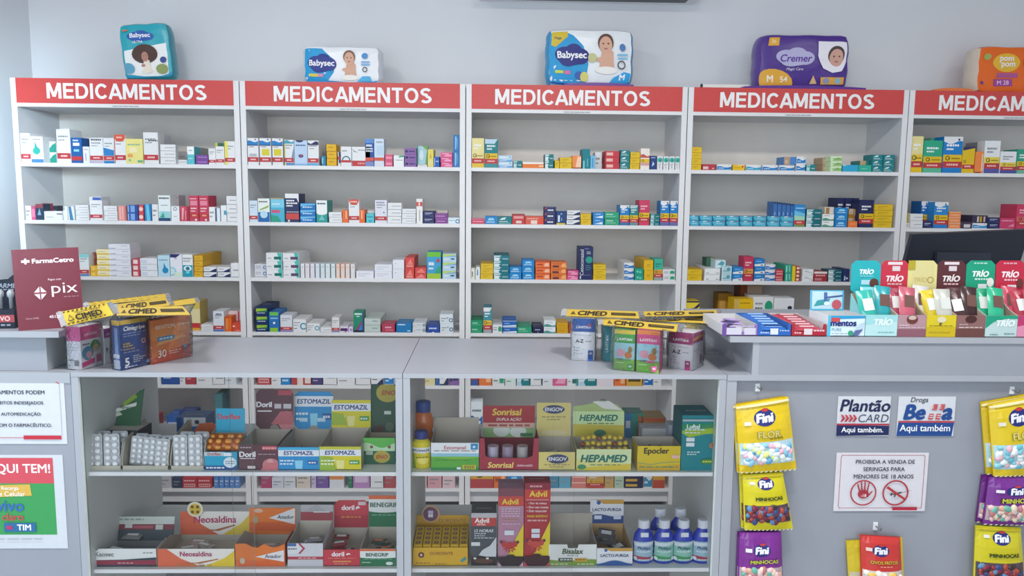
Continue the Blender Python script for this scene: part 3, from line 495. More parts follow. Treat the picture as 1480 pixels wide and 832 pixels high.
  (908, 1085, 330, 1, NVG, 'wide navy generic carton with a G mark', dict(y=.012)), (1093, 1310, 70, 4, YP, 'large yellow carton')]),
(4, 1, 1300, 1248/180, [(50, 103, 50, 1, pl('dfdcd2'), 'small white carton at the left end'), (55, 104, 95, 1, mix('c4b430', [('r', .6, 0, 1, 1, 'e4e0d0')]), 'olive yellow carton on the small white one', dict(zr=52, y=.02)), (106, 232, 72, 2, WL, 'white carton'),
  (234, 332, 70, 1, NV, 'small navy carton'), (205, 272, 270, 1, gen('1f6fb8', wave='1f6fb8', bot='1f6fb8'), 'blue generic carton behind small navy one', dict(y=.06)), (274, 338, 270, 1, gen('1f6fb8', wave='1f6fb8', bot='1f6fb8'), 'blue generic carton behind small navy one', dict(y=.06)),
  (338, 480, 265, 1, gen('2a8ad0', wave='2a8ad0', bot='2a80cc'), 'large white and blue generic carton with a G mark'), (488, 612, 56, 3, mix('ee8a50', [('r', .1, .2, .9, .6, 'f4a878'), ('r', 0, .9, 1, 1, 'f8d8c0')]), 'orange carton'),
  (616, 728, 66, 1, mix('4a3a52', [('r', .25, .15, .85, .65, 'd8d4d8')]), 'dark plum carton with a white label'), (734, 880, 56, 1, wav('2f90d0'), 'low white carton with blue wave'), (725, 882, 75, 1, mix('3a3550', [('r', .3, .1, .42, .85, 'd0c8c0'), ('r', .48, .1, .62, .85, 'c89a2c'), ('r', .72, .1, .84, .85, 'd0b8b0')]), 'striped plum carton on the blue waved one', dict(zr=58, y=.02)),
  (885, 1002, 57, 2, NV, 'navy carton'), (1006, 1160, 110, 1, mix('d0426c', [('l', .1, .7, .85, .1, 'eca8c0'), ('p', [(.5, .2), (.95, .2), (.9, .5)], 'e88aa8')]), 'low crimson carton'), (1164, 1330, 250, 1, gen('cf3f64', bot='cf3f64', g='d86a6a', t='f4c4d0'), 'tall crimson generic carton at the frame edge')]),
(0, 2, 100, q, [(125, 240, 260, 1, rx('e4eaec', top='8ad4d8', bot='5a8ac0'), 'white and aqua carton with red band'), (250, 346, 62, 2, mix('eab43a', [('r', .1, .2, .6, .7, 'f0c860')]), 'yellow carton'), (282, 346, 270, 1, mix('8c4030', [('c', .3, .8, .06, 'c08068')]), 'brown red carton behind the yellow pair', dict(y=.05)),
  (334, 490, 64, 5, mix('efe6c0', [('r', 0, 0, 1, .3, 'e4c456'), ('l', .15, .5, .7, .12, 'b8a060')]), 'cream carton with yellow foot'), (482, 738, 64, 6, mix('e3e3ec', [('l', .04, .12, .3, .12, '6a6e7c'), ('l', .6, .6, .92, .08, 'D'), ('r', 0, 0, 1, .04, 'b4b6c4')]), 'wide white carton'),
  (752, 842, 70, 3, mix('c84c5c', [('r', .1, .15, .75, .85, 'f2d4d4')]), 'red carton with white label'), (846, 1050, 73, 3, mix('e6e9f0', [('r', .05, .2, .4, .75, 'd0d8e8'), ('r', 0, 0, 1, .05, 'a8aab4')]), 'white carton'),
  (1056, 1200, 255, 1, mix('bfe0f0', DROP('1f8fc0', .62, .3)+[('l', .1, .76, .85, .05, '7a98b0')]), 'pale blue carton with a blue drop'), (1202, 1346, 270, 1, mix('e8e8f2', [('p', [(0, .86), (.5, .84), (.9, 1), (0, 1)], '2a2f6a'), ('o', .1, .24, .2, .07, '8fd0dc'), ('c', .1, .24, .1, 'c8e8ee'), ('r', .35, 0, 1, .2, 'd4ead8'), ('l', .4, .78, .6, .04, 'D')]), 'white carton with navy top'),
  (1348, 1474, 265, 1, mix('eceef0', [('r', 0, 0, 1, .53, '2a9fb8'), ('e', .5, .38, .4, .12, 'e8f4f6'), ('c', .5, .38, .09, '2a7f98'), ('l', .05, .8, .9, .06, '9a9ca4'), ('l', .05, .7, .8, .04, '9a9ca4'), ('e', .5, .2, .2, .05, '7fd0dc')]), 'white and teal carton with an eye picture')]),
(0, 2, 220, q, [(500, 606, 65, 4, mix('e0ae28', [('l', .2, .4, .7, .12, 'b08018'), ('r', 0, .92, 1, 1, 'b08018')]), 'amber carton', dict(d=.25)), (612, 770, 60, 2, WN, 'white and navy carton in the left column'), (775, 930, 60, 2, WN, 'white and navy carton in the right column'), (934, 1052, 170, 1, WL, 'white carton at the right end')]),
(1, 2, 355, q, [(85, 250, 75, 2, mix('dfe2ea', [('o', .88, .45, .3, .12, '2f5fa0'), ('l', .1, .6, .6, .1, 'D'), ('l', .1, .3, .6, .1, 'D')]), 'white carton with a blue ring', dict(y=.05)), (246, 438, 98, 3, TEALW, 'white and teal carton with green label', dict(d=.22)), (446, 640, 98, 3, TEALP, 'white and teal carton with purple label', dict(d=.22))]+
 [(a, b, 170, 1, BOOK(c), 'slim upright carton', dict(d=.08)) for a, b, c in ((652, 700, 'e4e6ea'), (706, 760, 'e6dde4'), (767, 820, 'e2e0ea'), (828, 880, 'd8e4ee'), (888, 942, 'd4e2ea'), (948, 1004, 'dce6ea'), (1012, 1066, 'd6e6e8'), (1073, 1121, 'f0cdbc'), (1128, 1180, 'f2cfc0'), (1186, 1238, 'e8d8d0'), (1246, 1300, 'e2dede'))]+
 [(1312, 1524, 88, 1, pl('e9e8f2', 'c4c4d0'), 'low blank white carton')]),
(1, 2, 500, q, [(340, 550, 84, 2, pl('e6e8f2', 'c4c4d0'), 'blank white carton', dict(d=.16)), (556, 695, 112, 2, mix('e6e8f0', [('c', .25, .6, .07, 'a8b0c0')]), 'deep white carton with a grey dot'), (700, 812, 127, 2, RDO, 'upright red orange carton', dict(d=.2)), (818, 955, 66, 2, RDO, 'low red orange carton', dict(d=.12)),
  (960, 1132, 320, 1, GLB, 'blue and lime carton', dict(d=.12)), (1146, 1310, 100, 3, BRG, 'pale blue and lime carton')]),
(2, 2, 670, q, [(86, 136, 130, 1, mix('e6e2d2', [('r', .2, .2, .45, .7, '70706a')]), 'small cream carton'), (140, 196, 145, 1, mix('e8ecee', [('r', .3, .3, .6, .8, '4f90b0'), ('p', [(0, .8), (.3, 1), (0, 1)], '3fa088')]), 'small white carton with blue print'), (202, 352, 63, 3, YP, 'yellow carton', dict(d=.15)), (356, 542, 72, 4, two('177480', 'd4e4e8'), 'dark teal carton with pale swoosh', dict(d=.18)),
  (546, 690, 75, 2, BLT, 'bright blue carton in the shorter stack', dict(d=.12)), (696, 842, 78, 3, BLT, 'bright blue carton in the taller stack', dict(d=.12)), (852, 1030, 72, 3, mix('ec7038', [('l', .1, .4, .5, .22, '9c3020'), ('p', [(.6, .2), (.95, .2), (.9, .8), (.65, .7)], 'f6c0a0'), ('r', 0, .94, 1, 1, 'b84820')]), 'red orange carton', dict(d=.12)), (1036, 1226, 70, 3, ORM, 'orange carton with maroon label', dict(d=.12)), (1232, 1366, 55, 2, PNK, 'pink carton')]),
(2, 2, 820, q, [(130, 302, 395, 1, mix('27305f', [('l', .4, .93, .7, .03, '7a80b8'), ('l', .55, .84, .85, .02, 'e0e4f0'), ('l', .55, .79, .85, .02, 'e0e4f0'), ('c', .73, .61, .105, '2a9a8c'), ('l', .5, .42, .85, .02, '5a9aa8'), ('l', .5, .36, .9, .02, '5a9aa8'), ('l', .5, .3, .8, .02, '5a9aa8'), ('l', .3, .14, .85, .015, '8a90b8'), ('r', .08, .03, .16, .12, 'd8dcec')]), 'tall navy carton with a teal disc and vertical white lettering', dict(d=.1, vtext='Cetoconazol')),
  (306, 458, 63, 3, YP, 'yellow carton right of the tall navy one', dict(d=.1)), (672, 790, 70, 3, wav('1f74bc'), 'white carton with blue wave', dict(d=.2)), (797, 904, 70, 2, mix('22a088', [('c', .35, .5, .2, '6fd0b8'), ('c', .65, .4, .2, '6fd0b8')]), 'sea green carton'), (908, 1020, 122, 2, mix('e6b820', [('l', .3, .5, .7, .08, 'b08a18'), ('l', .3, .35, .6, .05, 'b08a18')]), 'upright amber carton', dict(d=.25)),
  (1026, 1132, 260, 1, gen('3fb49a', bot='9aa8a8', t='1f7868', g='e8a840'), 'aqua green generic carton with a G mark'), (1134, 1280, 67, 2, GOV, 'white carton with a green oval', dict(d=.14))]),
(3, 2, 980, q, [(80, 285, 70, 2, YP, 'yellow carton', dict(d=.15)), (312, 500, 75, 2, mix('eceef0', [('l', .1, .2, .3, .12, '7a808a'), ('l', .75, .2, .95, .12, '7a808a'), ('r', 0, .0, 1, .05, 'b4b8c0')]), 'white carton', dict(d=.2)), (330, 432, 105, 1, mix('3a6a58', [('r', .5, 0, .75, 1, 'd0a838'), ('r', .75, .1, 1, .8, 'a05030')]), 'green and amber carton lying on the yellow and white stacks', dict(zr=152, y=.1)), (436, 560, 95, 1, mix('cfe4ea', [('p', [(.2, .4), (.8, .3), (.9, .7), (.6, .9)], '4fa0b0')]), 'pale blue carton lying on the white stack', dict(zr=152, y=.02)),
  (520, 640, 90, 2, mix('b8d8e2', [('c', .65, .55, .25, '4fa0b0'), ('l', .1, .3, .6, .1, '4f8098'), ('r', 0, 0, .08, 1, 'eef2f4')]), 'light teal carton'), (646, 770, 85, 2, mix('2a86cc', [('p', [(0, 0), (1, 0), (1, .45), (0, .25)], 'eceff2'), ('l', .2, .6, .7, .12, '9ad0f0'), ('r', .6, .12, .85, .25, '40506a')]), 'blue and white carton in the lower stack'), (772, 892, 295, 1, gen('c83a5c', bot='c83a5c', g='e8a050', t='f4d0d8'), 'crimson generic carton with a G mark'),
  (900, 1026, 90, 3, mix('2a80c8', [('p', [(0, 0), (1, 0), (1, .4), (0, .25)], 'eceff2'), ('l', .2, .6, .7, .12, '9ad0f0'), ('r', .6, .1, .85, .22, '40506a')]), 'blue and white carton in the taller stack'), (1032, 1152, 68, 3, wav('1f6fc0'), 'white carton with blue wave'), (1156, 1252, 70, 2, RDL, 'dark red carton'),
  (1266, 1348, 100, 2, mix('2fa88e', [('r', .15, .1, .3, .9, 'b8e4d8'), ('r', .6, .2, .75, .9, '8fd4c0')]), 'green carton', dict(d=.15)), (1352, 1394, 185, 1, mix('e8cc30', []), 'narrow yellow carton'), (1396, 1446, 92, 2, CHK, 'narrow brown red carton with white squares')]),
(3, 2, 1130, q, [(240, 372, 75, 2, mix('eceef0', [('p', [(.1, .6), (.9, .3), (.9, .4), (.3, .8)], 'c8ccd4'), ('r', .85, .1, .95, .2, '50545c')]), 'plain white carton'), (377, 540, 122, 1, mix('a83440', [('r', 0, .8, 1, 1, 'eae2e0'), ('l', .12, .55, .85, .12, 'e8b8b8'), ('r', .06, .1, .6, .35, 'c88088')]), 'dark red carton with white top'), (548, 714, 48, 3, two('17606f', 'd0e2e8'), 'deep teal carton'), (720, 806, 155, 1, mix('242f66', [('r', .2, .1, .4, .45, 'c8d0e8'), ('r', .5, .2, .75, .35, 'c8d0e8')]), 'navy carton')]),
(0, 3, 270, q, [(-170, 165, 350, 1, mix('e4d9a8', [('r', 0, 0, 1, .08, 'd8a030'), ('r', 0, .08, 1, .25, 'R'), ('r', .6, .75, 1, 1, 'd8c050')], 'bfa862'), 'big cream and kraft carton with a red band', dict(d=.14, y=.03)), (168, 312, 42, 2, WL, 'white carton'), (315, 446, 245, 1, rx('dfe4ec', bot='5a74b8', ex=[('l', .25, .83, .8, .06, '2a3a70')]), 'white carton with red band and blue foot'),
  (452, 534, 182, 1, mix('e86f2a', [('r', .2, .15, .4, .85, 'f09858'), ('r', .1, .9, .9, 1, 'c85a20')]), 'upright orange carton'), (536, 686, 105, 1, mix('d8503c', [('r', .05, .55, .35, .7, 'f2d4cc'), ('l', .4, .1, .95, .08, 'f2b0a0')]), 'low red orange carton'), (490, 640, 220, 1, mix('e4d8da', [('r', .82, 0, .95, 1, 'c05060')]), 'pinkish white carton behind the orange ones', dict(y=.07))]),
(1, 3, 355, q, [(115, 272, 100, 3, LIME, 'navy and lime carton', dict(d=.2)), (277, 405, 240, 1, mix('2a72b4', [('r', .1, .82, .9, 1, '6fbf5a'), ('l', .15, .65, .85, .07, '9ad0ec'), ('c', .5, .45, .06, 'f0f4f8'), ('r', .1, 0, .85, .2, '8fc83a')]), 'blue carton with lime top and foot', dict(d=.14)), (412, 556, 205, 1, rx('dcdfe8', bot='8a80b8'), 'white carton with red band and violet foot', dict(d=.1)), (562, 720, 155, 1, RING, 'white carton with a teal ring in the taller pile', dict(d=.14)), (726, 882, 105, 1, RING, 'low white carton with a teal ring', dict(d=.14)), (886, 1022, 58, 1, WL, 'flat white carton', dict(d=.14)),
  (1026, 1116, 180, 1, rx('e2dfe2', bot='8088b0'), 'small white carton with red band'), (1118, 1220, 75, 1, mix('dcd6e6', [('r', .05, .2, .95, .65, '5a2a6c'), ('r', .6, 0, .8, .2, '8a5aa0')]), 'low purple and white carton'), (1223, 1278, 66, 1, mix('dcd4ea', [('r', .3, .2, .5, .7, '8a70b8'), ('r', .6, .2, .8, .7, '8a70b8')]), 'low lilac carton'), (1282, 1402, 252, 1, mix('1f8a6c', [('l', .1, .84, .9, .08, 'e4f2ec'), ('l', .3, .74, .6, .05, 'e4f2ec'), ('p', [(.45, .08), (1, .55), (1, .08)], '3f80d0'), ('p', [(.1, .08), (.45, .08), (1, .55), (.9, .6)], '8a4a6c'), ('r', .88, 0, 1, 1, '4a5a98'), ('r', 0, 0, 1, .1, '1a2440')]), 'green carton with a blue and purple corner')]),
(1, 3, 500, q, [(218, 412, 85, 2, mix('c4d0cc', [('l', .5, .55, .85, .12, '5a7a80'), ('r', 0, 0, 1, .06, '9aa8a4')]), 'grey green carton', dict(d=.2)), (424, 582, 105, 1, mix('b8405c', [('l', .25, .5, .75, .18, 'e8b8c4'), ('l', .3, .22, .9, .1, 'e090a0')]), 'low crimson carton', dict(d=.1)), (596, 782, 115, 1, mix('1f7cb8', [('l', .1, .78, .6, .12, 'e8f0f6'), ('r', .72, .12, .92, .24, 'c0dcec')]), 'low blue carton', dict(d=.12)), (792, 950, 60, 2, mix('d8dfe4', [('o', .88, .5, .3, .14, '3a4a60'), ('l', .3, .5, .7, .12, '7a8490'), ('c', .15, .4, .14, 'd8a8a8')]), 'grey white carton with a dark ring', dict(d=.14)), (962, 1112, 88, 1, mix('2a4fa4', [('l', .15, .5, .8, .2, 'd4dcf0'), ('r', .4, 0, .6, .1, 'e8ecf4')]), 'royal blue carton', dict(d=.14)), (1116, 1276, 113, 2, mix('dbe4ea', [('o', .86, .36, .22, .09, '2a5f88'), ('l', .1, .5, .5, .08, '4a5060'), ('c', .6, .6, .07, '4a6a80'), ('l', .1, .26, .3, .06, '4a5060')]), 'pale white carton with a blue ring', dict(d=.12))]),
(2, 3, 670, q, [(82, 226, 77, 2, mix('22986a', [('l', .12, .5, .6, .14, 'c4ecd8'), ('l', .12, .25, .75, .08, '7ac8a4')]), 'green carton', dict(d=.15)), (232, 336, 310, 1, gen('3f8fa0', bot='a8a8ac', g='e8c040', dk='e8e8e8'), 'white and teal generic carton with a G mark'), (344, 460, 105, 1, GOV, 'white carton with a green oval', dict(d=.16)), (465, 632, 75, 2, mix('1f66bc', [('p', [(0, .05), (1, .05), (1, .35), (0, .2)], 'e4eef6'), ('l', .12, .5, .5, .12, 'a8d0f0'), ('r', 0, .92, 1, 1, 'd0e0ee')]), 'blue and white carton', dict(d=.15)), (636, 810, 75, 1, GRN, 'low green carton', dict(d=.15)), (822, 948, 75, 1, mix('232850', [('l', .2, .5, .75, .14, 'c8cce0'), ('c', .5, .15, .1, '8a8fb0')]), 'low dark navy carton', dict(d=.15)),
  (954, 1096, 80, 2, mix('e8eef0', [('w', 0, .3, .12, 0, '4f9a94'), ('l', .15, .65, .7, .1, 'a8c4cc')]), 'white carton with teal wave', dict(d=.12)), (1106, 1242, 65, 2, mix('dba51c', [('l', .2, .5, .7, .1, 'a87a10')]), 'amber carton', dict(d=.12)), (1246, 1330, 100, 1, mix('b0502c', []), 'rust carton beside the amber pair', dict(d=.1))]),
(3, 3, 980, 1480/260, [(40, 172, 280, 1, mix('e8d040', [('p', [(0, .75), (.6, .8), (1, .95), (1, .85), (.5, .68), (0, .66)], '2a2a50'), ('r', 0, .96, 1, 1, '2a2a50')]), 'yellow carton with navy swoosh', dict(d=.1)), (320, 440, 320, 1, mix('a87a28', [('r', .1, .2, .5, .8, 'c09a50')]), 'amber brown carton end at the back', dict(y=.12)), (450, 610, 100, 3, mix('ecbe18', [('l', .3, .6, .8, .12, 'b08a10'), ('r', 0, 0, 1, .05, 'b08a10'), ('r', 0, 0, .25, 1, 'd0b060')]), 'yellow carton', dict(d=.1)), (606, 774, 160, 2, GOV, 'white carton with a green oval', dict(d=.15)), (778, 944, 310, 1, mix('e9ecf0', [('w', 0, .52, .08, 1.8, '1f72c4'), ('e', .8, .74, .12, .05, '303a50'), ('l', .3, .28, .8, .06, 'c8e0f4'), ('l', .3, .16, .9, .08, 'e4f0fa')]), 'white carton with blue wave'), (500, 682, 390, 1, mix('8a4a2a', [('r', .3, 0, 1, 1, 'c4aa90')]), 'brown kraft carton at the back', dict(y=.13))]),
]
# cartons of the lower shelves, seen through the glass cases: (bay, shelf, x origin, zoom, [(x0, x1, height in m, design, description)])
P_ = lambda c, t='D': pl(c, t)
LOWER = [
(0, 4, 100, 5.2, [(540, 615, .07, P_('c03a58', 'f0c0c8'), 'crimson carton'), (630, 690, .06, P_('W'), 'white carton left of the navy one'), (693, 827, .09, P_('24509c', 'c0d0ec'), 'navy carton'), (830, 873, .05, P_('W'), 'narrow white carton'), (875, 950, .08, P_('b03a48', 'e8b0b0'), 'dark red carton'), (955, 1075, .06, P_('W'), 'white carton right of the dark red one'), (1078, 1165, .06, WL, 'white printed carton'), (1170, 1255, .06, P_('dde2ea'), 'bluish white carton')]),
(1, 4, 340, 5.2, [(165, 265, .07, RDL, 'red carton'), (270, 343, .06, P_('W'), 'white carton'), (345, 415, .08, BLT, 'blue carton'), (420, 570, .07, mix('b8444c', [('r', .3, 0, .6, .5, 'e8d8d4'), ('r', .7, .1, 1, .6, 'e8d8d4')]), 'wide red and white carton'), (575, 658, .06, P_('4a3f74', 'c8c0e0'), 'violet carton'), (660, 762, .07, WL, 'white printed carton'), (766, 900, .06, P_('W'), 'wide white carton'), (905, 1015, .07, WL, 'white carton beside the striped one'), (1020, 1116, .045, WN, 'white and navy striped carton'), (1120, 1195, .06, wav(), 'white and blue carton')]),
(1, 4, 580, 5.2, [(155, 255, .06, P_('e4d8a8', 'a89858'), 'cream carton'), (258, 284, .07, P_('2f6fb8'), 'narrow blue carton'), (286, 357, .06, WN, 'white and blue waved carton'), (360, 450, .06, PUR, 'purple carton')]),
(2, 4, 580, 5.2, [(515, 580, .07, mix('b83a44', [('r', 0, 0, 1, .4, '3a5a9c')]), 'red and blue carton'), (583, 680, .08, ORL, 'orange carton at the left'), (683, 776, .06, GOV, 'white carton with green oval'), (780, 862, .06, P_('dfece6', '5a9a80'), 'pale green carton'), (865, 965, .07, SW, 'teal carton at the left'), (970, 1052, .06, WL, 'white carton'), (1062, 1140, .06, P_('e2e6ee'), 'bluish white carton')]),
(2, 4, 770, 5.103, [(143, 250, .07, PNK, 'crimson carton'), (252, 330, .06, TEALW, 'white and teal carton'), (332, 470, .07, SW, 'wide teal carton'), (472, 598, .07, mix('e6dce4', [('r', 0, .5, 1, 1, 'b04080')]), 'white and magenta carton'), (600, 686, .06, ORL, 'orange carton at the right'), (690, 808, .07, mix('d8a840', [('r', .1, .3, .9, .6, '5a4a20')]), 'amber carton'), (818, 886, .06, wav('1f6fc0'), 'blue and white carton'), (888, 950, .06, P_('W'), 'white carton beside the blue one')]),
(3, 4, 770, 5.103, [(1080, 1126, .07, P_('e07030'), 'orange carton')]),
(0, 5, 100, 5.2, [(560, 630, .085, P_('a83a44'), 'red carton'), (735, 830, .1, P_('2f5fa8', 'c0d0ec'), 'blue carton'), (832, 950, .12, P_('2a3f80', 'c0c8e0'), 'navy carton'), (1100, 1160, .2, P_('4a7a80'), 'grey green carton')]),
(2, 5, 580, 5.2, [(515, 612, .17, mix('e4ecf2', [('w', 0, .55, .06, 1, '1f66b0'), ('e', .65, .42, .2, .05, 'e8eef4'), ('l', .1, .72, .9, .06, '6a7a90')]), 'white and blue carton')]),
(0, 6, 100, 5.136, [(660, 760, .06, P_('c4c4cc'), 'grey white carton'), (765, 838, .05, P_('3a4460'), 'dark navy carton'), (840, 948, .05, RDL, 'red carton at the left'), (950, 1060, .05, RDL, 'red carton at the right')]+[(1075+i*39, 1111+i*39, .055, P_('5a8cd0', 'd4e0f0'), 'blue carton') for i in range(5)]),
(1, 6, 330, 5.135, [(240, 320, .08, P_('b84a70'), 'crimson carton'), (322, 410, .05, P_('d4d8e4'), 'white carton at the left'), (412, 500, .05, P_('d8dae2'), 'white carton beside the cream one'), (505, 610, .08, P_('d8ccc0'), 'cream carton'), (615, 652, .07, P_('c4b8d8'), 'lilac carton'), (655, 745, .08, P_('7a5aa4'), 'purple carton'), (750, 860, .07, mix('dcdce4', [('r', 0, .6, 1, 1, 'd88a4a')]), 'white and orange carton'), (890, 922, .08, P_('2f7a5c'), 'green carton'), (925, 1050, .07, mix('b88ac0', [('r', .1, .4, .9, .9, 'd8c0dc')]), 'pink and purple carton'), (1055, 1150, .06, WL, 'white printed carton'), (1155, 1240, .08, P_('b05058'), 'red carton')]),
(1, 6, 580, 5.136, [(75, 190, .07, P_('d8b8bc'), 'pale pink carton'), (195, 300, .07, P_('d8a0a8'), 'pink carton'), (305, 400, .06, P_('e0c4c8'), 'blush carton')]),
(2, 6, 580, 5.136, [(505, 685, .09, mix('b8484c', [('r', 0, .5, 1, 1, 'd8a840'), ('o', .4, .75, .18, .06, '3a3020')]), 'red and yellow generic carton'), (687, 780, .08, ORL, 'orange carton'), (785, 892, .07, BLT, 'blue carton at the left')]),
(2, 6, 770, 5.103, [(100, 190, .06, P_('3f88a8'), 'slate blue carton'), (192, 280, .09, P_('5aa4c0'), 'light blue carton'), (285, 395, .08, mix('d88078', [('r', 0, .3, 1, .36, 'f0d0c8'), ('r', 0, .65, 1, .7, 'f0d0c8')]), 'salmon carton'), (397, 525, .08, gen('c8a060', bot='c05048', g='d8a840'), 'red and amber carton'), (530, 598, .08, P_('c8a060'), 'amber carton'), (602, 672, .06, P_('b4ccb4'), 'pale green carton'), (676, 812, .08, mix('2f2f50', [('r', .05, .1, .7, .25, 'd0a840'), ('r', .05, .42, .7, .57, 'd0a840'), ('r', .05, .74, .7, .9, 'd0a840')]), 'navy carton with amber stripes'), (816, 882, .08, wav('3f90b8'), 'blue and white carton'), (884, 975, .08, mix('d8a040', [('r', 0, 0, 1, .5, 'c05040')]), 'amber and red carton')]),
(3, 6, 770, 5.103, [(1035, 1090, .08, WL, 'white carton')]),
]
_CM = {}
def carton_mesh(w, h, d, des, vtext=None):
    k = (round(w, 4), round(h, 4), round(d, 3), repr(des), vtext)
    if k in _CM: return _CM[k]
    b, ops, side = des; m = MB(); e = min(.0012, w*.02, h*.03)
    # card box with softened front and top edges and the slit of its tuck flap
    x = w/2; pts = [(-x, e), (-x+e, 0), (x-e, 0), (x, e), (x, d), (-x, d)]
    m.prism([(p[0], p[1]) for p in pts], 'z', 0, h, side); m.m[-6:] = m.m[-6:]
    Sheet.flat(m, (-x+e, 0, 0), (w-2*e, 0, 0), (0, 0, h), .00025).draw([('r', 0, 0, 1, 1, b)]+ops)
    t = Sheet.flat(m, (-x, .0, h), (w, 0, 0), (0, d, 0), .0002); t.draw([('l', .15, .45, .8, .06, 'b4b4b8'), ('r', .02, .018, .98, .026, '8a8a8a')])
    if vtext:
        vs, fs, tw, th = glyphs(vtext, .03); sc = min(h*.78/tw, w*.3/th)
        m.mesh([(-x+w*.34-y*sc, -.003, h*.08+xx*sc+h*.06) for xx, y in vs], fs, 'eceef4')
    me = m.data('medicine_carton'); _CM[k] = me; return me
SHN = ['top shelf', 'second shelf', 'third shelf', 'fourth shelf', 'fifth shelf', 'sixth shelf', 'lowest shelf']
ORD = ['leftmost', 'second from left', 'third from left', 'fourth from left', 'fifth from left', 'sixth from left', 'seventh from left', 'eighth from left', 'ninth from left', 'tenth from left', 'eleventh from left']
def stackword(k, n): return {1: [''], 2: ['lower ', 'upper '], 3: ['bottom ', 'middle ', 'top ']}.get(n, ['bottom ']+['second lowest ', 'third lowest ', 'fourth lowest ', 'fifth lowest '][:n-2]+['topmost '])[k]
recs = []
for bay, sh, ox, z, items in ROWS:
    for it in items:
        x0, x1, h, n, des, desc = it[:6]; op = it[6] if len(it) > 6 else {}
        recs.append((bay, sh, ox+x0/z, ox+x1/z, h/z, n, des, desc, op))
for bay, sh, ox, z, items in LOWER:
    for x0, x1, h, des, desc in items: recs.append((bay, sh, ox+x0/z, ox+x1/z, h/MPP(.004), 1, des, desc, {}))
tot = {}
for r in recs: tot.setdefault((r[0], r[1], r[7]), []).append(r[2])
for bay, sh, u0, u1, hp, n, des, desc, op in recs:
    Y = .004+op.get('y', 0); zs = SHELF[sh]; X0, X1 = XU(u0, Y, zs+.02), XU(u1, Y, zs+.02)
    lo, hi = BAYX[bay]; X0 = max(X0, lo+TH+.001); X1 = min(X1, hi-TH-.001)
    s = MPP(.004); w = X1-X0-.0012; h = (hp if sh < 4 else hp)*s; d = min(op.get('d', .075+.05*((int(u0)*7) % 10)/10), DEP-.02-Y)
    if 'y' in op and 'zr' not in op: d = min(d, .1)
    for r in recs:          # leave room for whatever stands behind
        if r[0] == bay and r[1] == sh and 'zr' not in op and r[8].get('y', 0) > op.get('y', 0)+.02 and 'zr' not in r[8] and min(u1, r[3])-max(u0, r[2]) > .3: d = min(d, r[8]['y']-op.get('y', 0)-.002)
    z0 = zs+op.get('zr', 0)*s/q*(q/(1480/180))
    if op.get('zr') and bay == 4: z0 = zs+op['zr']/(1248/180)*s
    same = sorted(tot[(bay, sh, desc)]); me = None
    for k in range(n):
        me = carton_mesh(w, h-.0006, d, des, op.get('vtext'))
        kd = 'generic_carton' if 'generic' in desc else 'flat_carton' if h < w*.8 else 'upright_carton'
        o = bpy.data.objects.new(kd, me); COL.objects.link(o)
        o.location = ((X0+X1)/2+(((k*37+int(u0)) % 7)-3)*.0003*(n > 1), Y, z0+k*h+.0003)
        lab = stackword(k, n)+desc
        if len(same) > 1: lab = ORD[same.index(u0)]+(' ' if n == 1 else ', ')+lab
        lab = lab+(' of its stack' if n > 2 and len(lab.split()) < 8 else '')
        lab = f'{lab}, {SHN[sh]}, {BAYN[bay]}'
        tag(o, lab, kd.replace('_', ' '), f'{kd.replace("_", " ")}s on the {SHN[sh]} of the {BAYN[bay]}')
# ------------------------------------------------------------------ diaper packs on top of the shelving
def soft_pack(w, h, d, nz=9., seed=1, wr=.012, top=None, side=None, base='C', tuck=.06):
    r = random.Random(seed); ph = [r.uniform(0, 6) for _ in range(6)]
    def P(x, y, z):
        s = 1/(abs(x)**nz+abs(y)**4+abs(z)**nz)**(1/nz) if (x or y or z) else 1
        X, Y_, Z = x*s, y*min(1, s*1.02), z*s
        wv = wr*(math.sin(7*X+ph[0])*math.sin(5*Z+ph[1])+.6*math.sin(13*Z+ph[2]+3*X))
        bul = 1+tuck*(1-Z*Z)
        return Vector((X*w/2*(1+.012*math.sin(9*Z+ph[3])), (Y_*d/2)*bul+wv*d*(1 if Y_ < 0 else -1)*(1-abs(X)**4), h/2+Z*h/2*(1+.01*math.sin(8*X+ph[4]))))
    m = MB(); N = (12, 5, 9)
    def grid(f, nx, ny, mm):
        vs = [P(*f(2*i/nx-1, 2*j/ny-1)) for j in range(ny+1) for i in range(nx+1)]
        m.mesh(vs, [(j*(nx+1)+i, j*(nx+1)+i+1, (j+1)*(nx+1)+i+1, (j+1)*(nx+1)+i) for j in range(ny) for i in range(nx)], mm)
    side = side or base; top = top or base; F = lambda c: mat(c, .3, .5, 'film')
    grid(lambda a, b: (a, -1, b), N[0], N[2], F(base)); grid(lambda a, b: (-a, 1, b), N[0], N[2], F(base))
    grid(lambda a, b: (1, a, b), N[1], N[2], F(side)); grid(lambda a, b: (-1, -a, b), N[1], N[2], F(side))
    grid(lambda a, b: (a, b, 1), N[0], N[1], F(top)); grid(lambda a, b: (a, -b, -1), N[0], N[1], F(base))
    def S(u, v, l): return P(2*u-1, -1, 2*v-1)+Vector((0, -l-.0006, 0))
    return m, Sheet(m, S, w, h, 8, .0004)
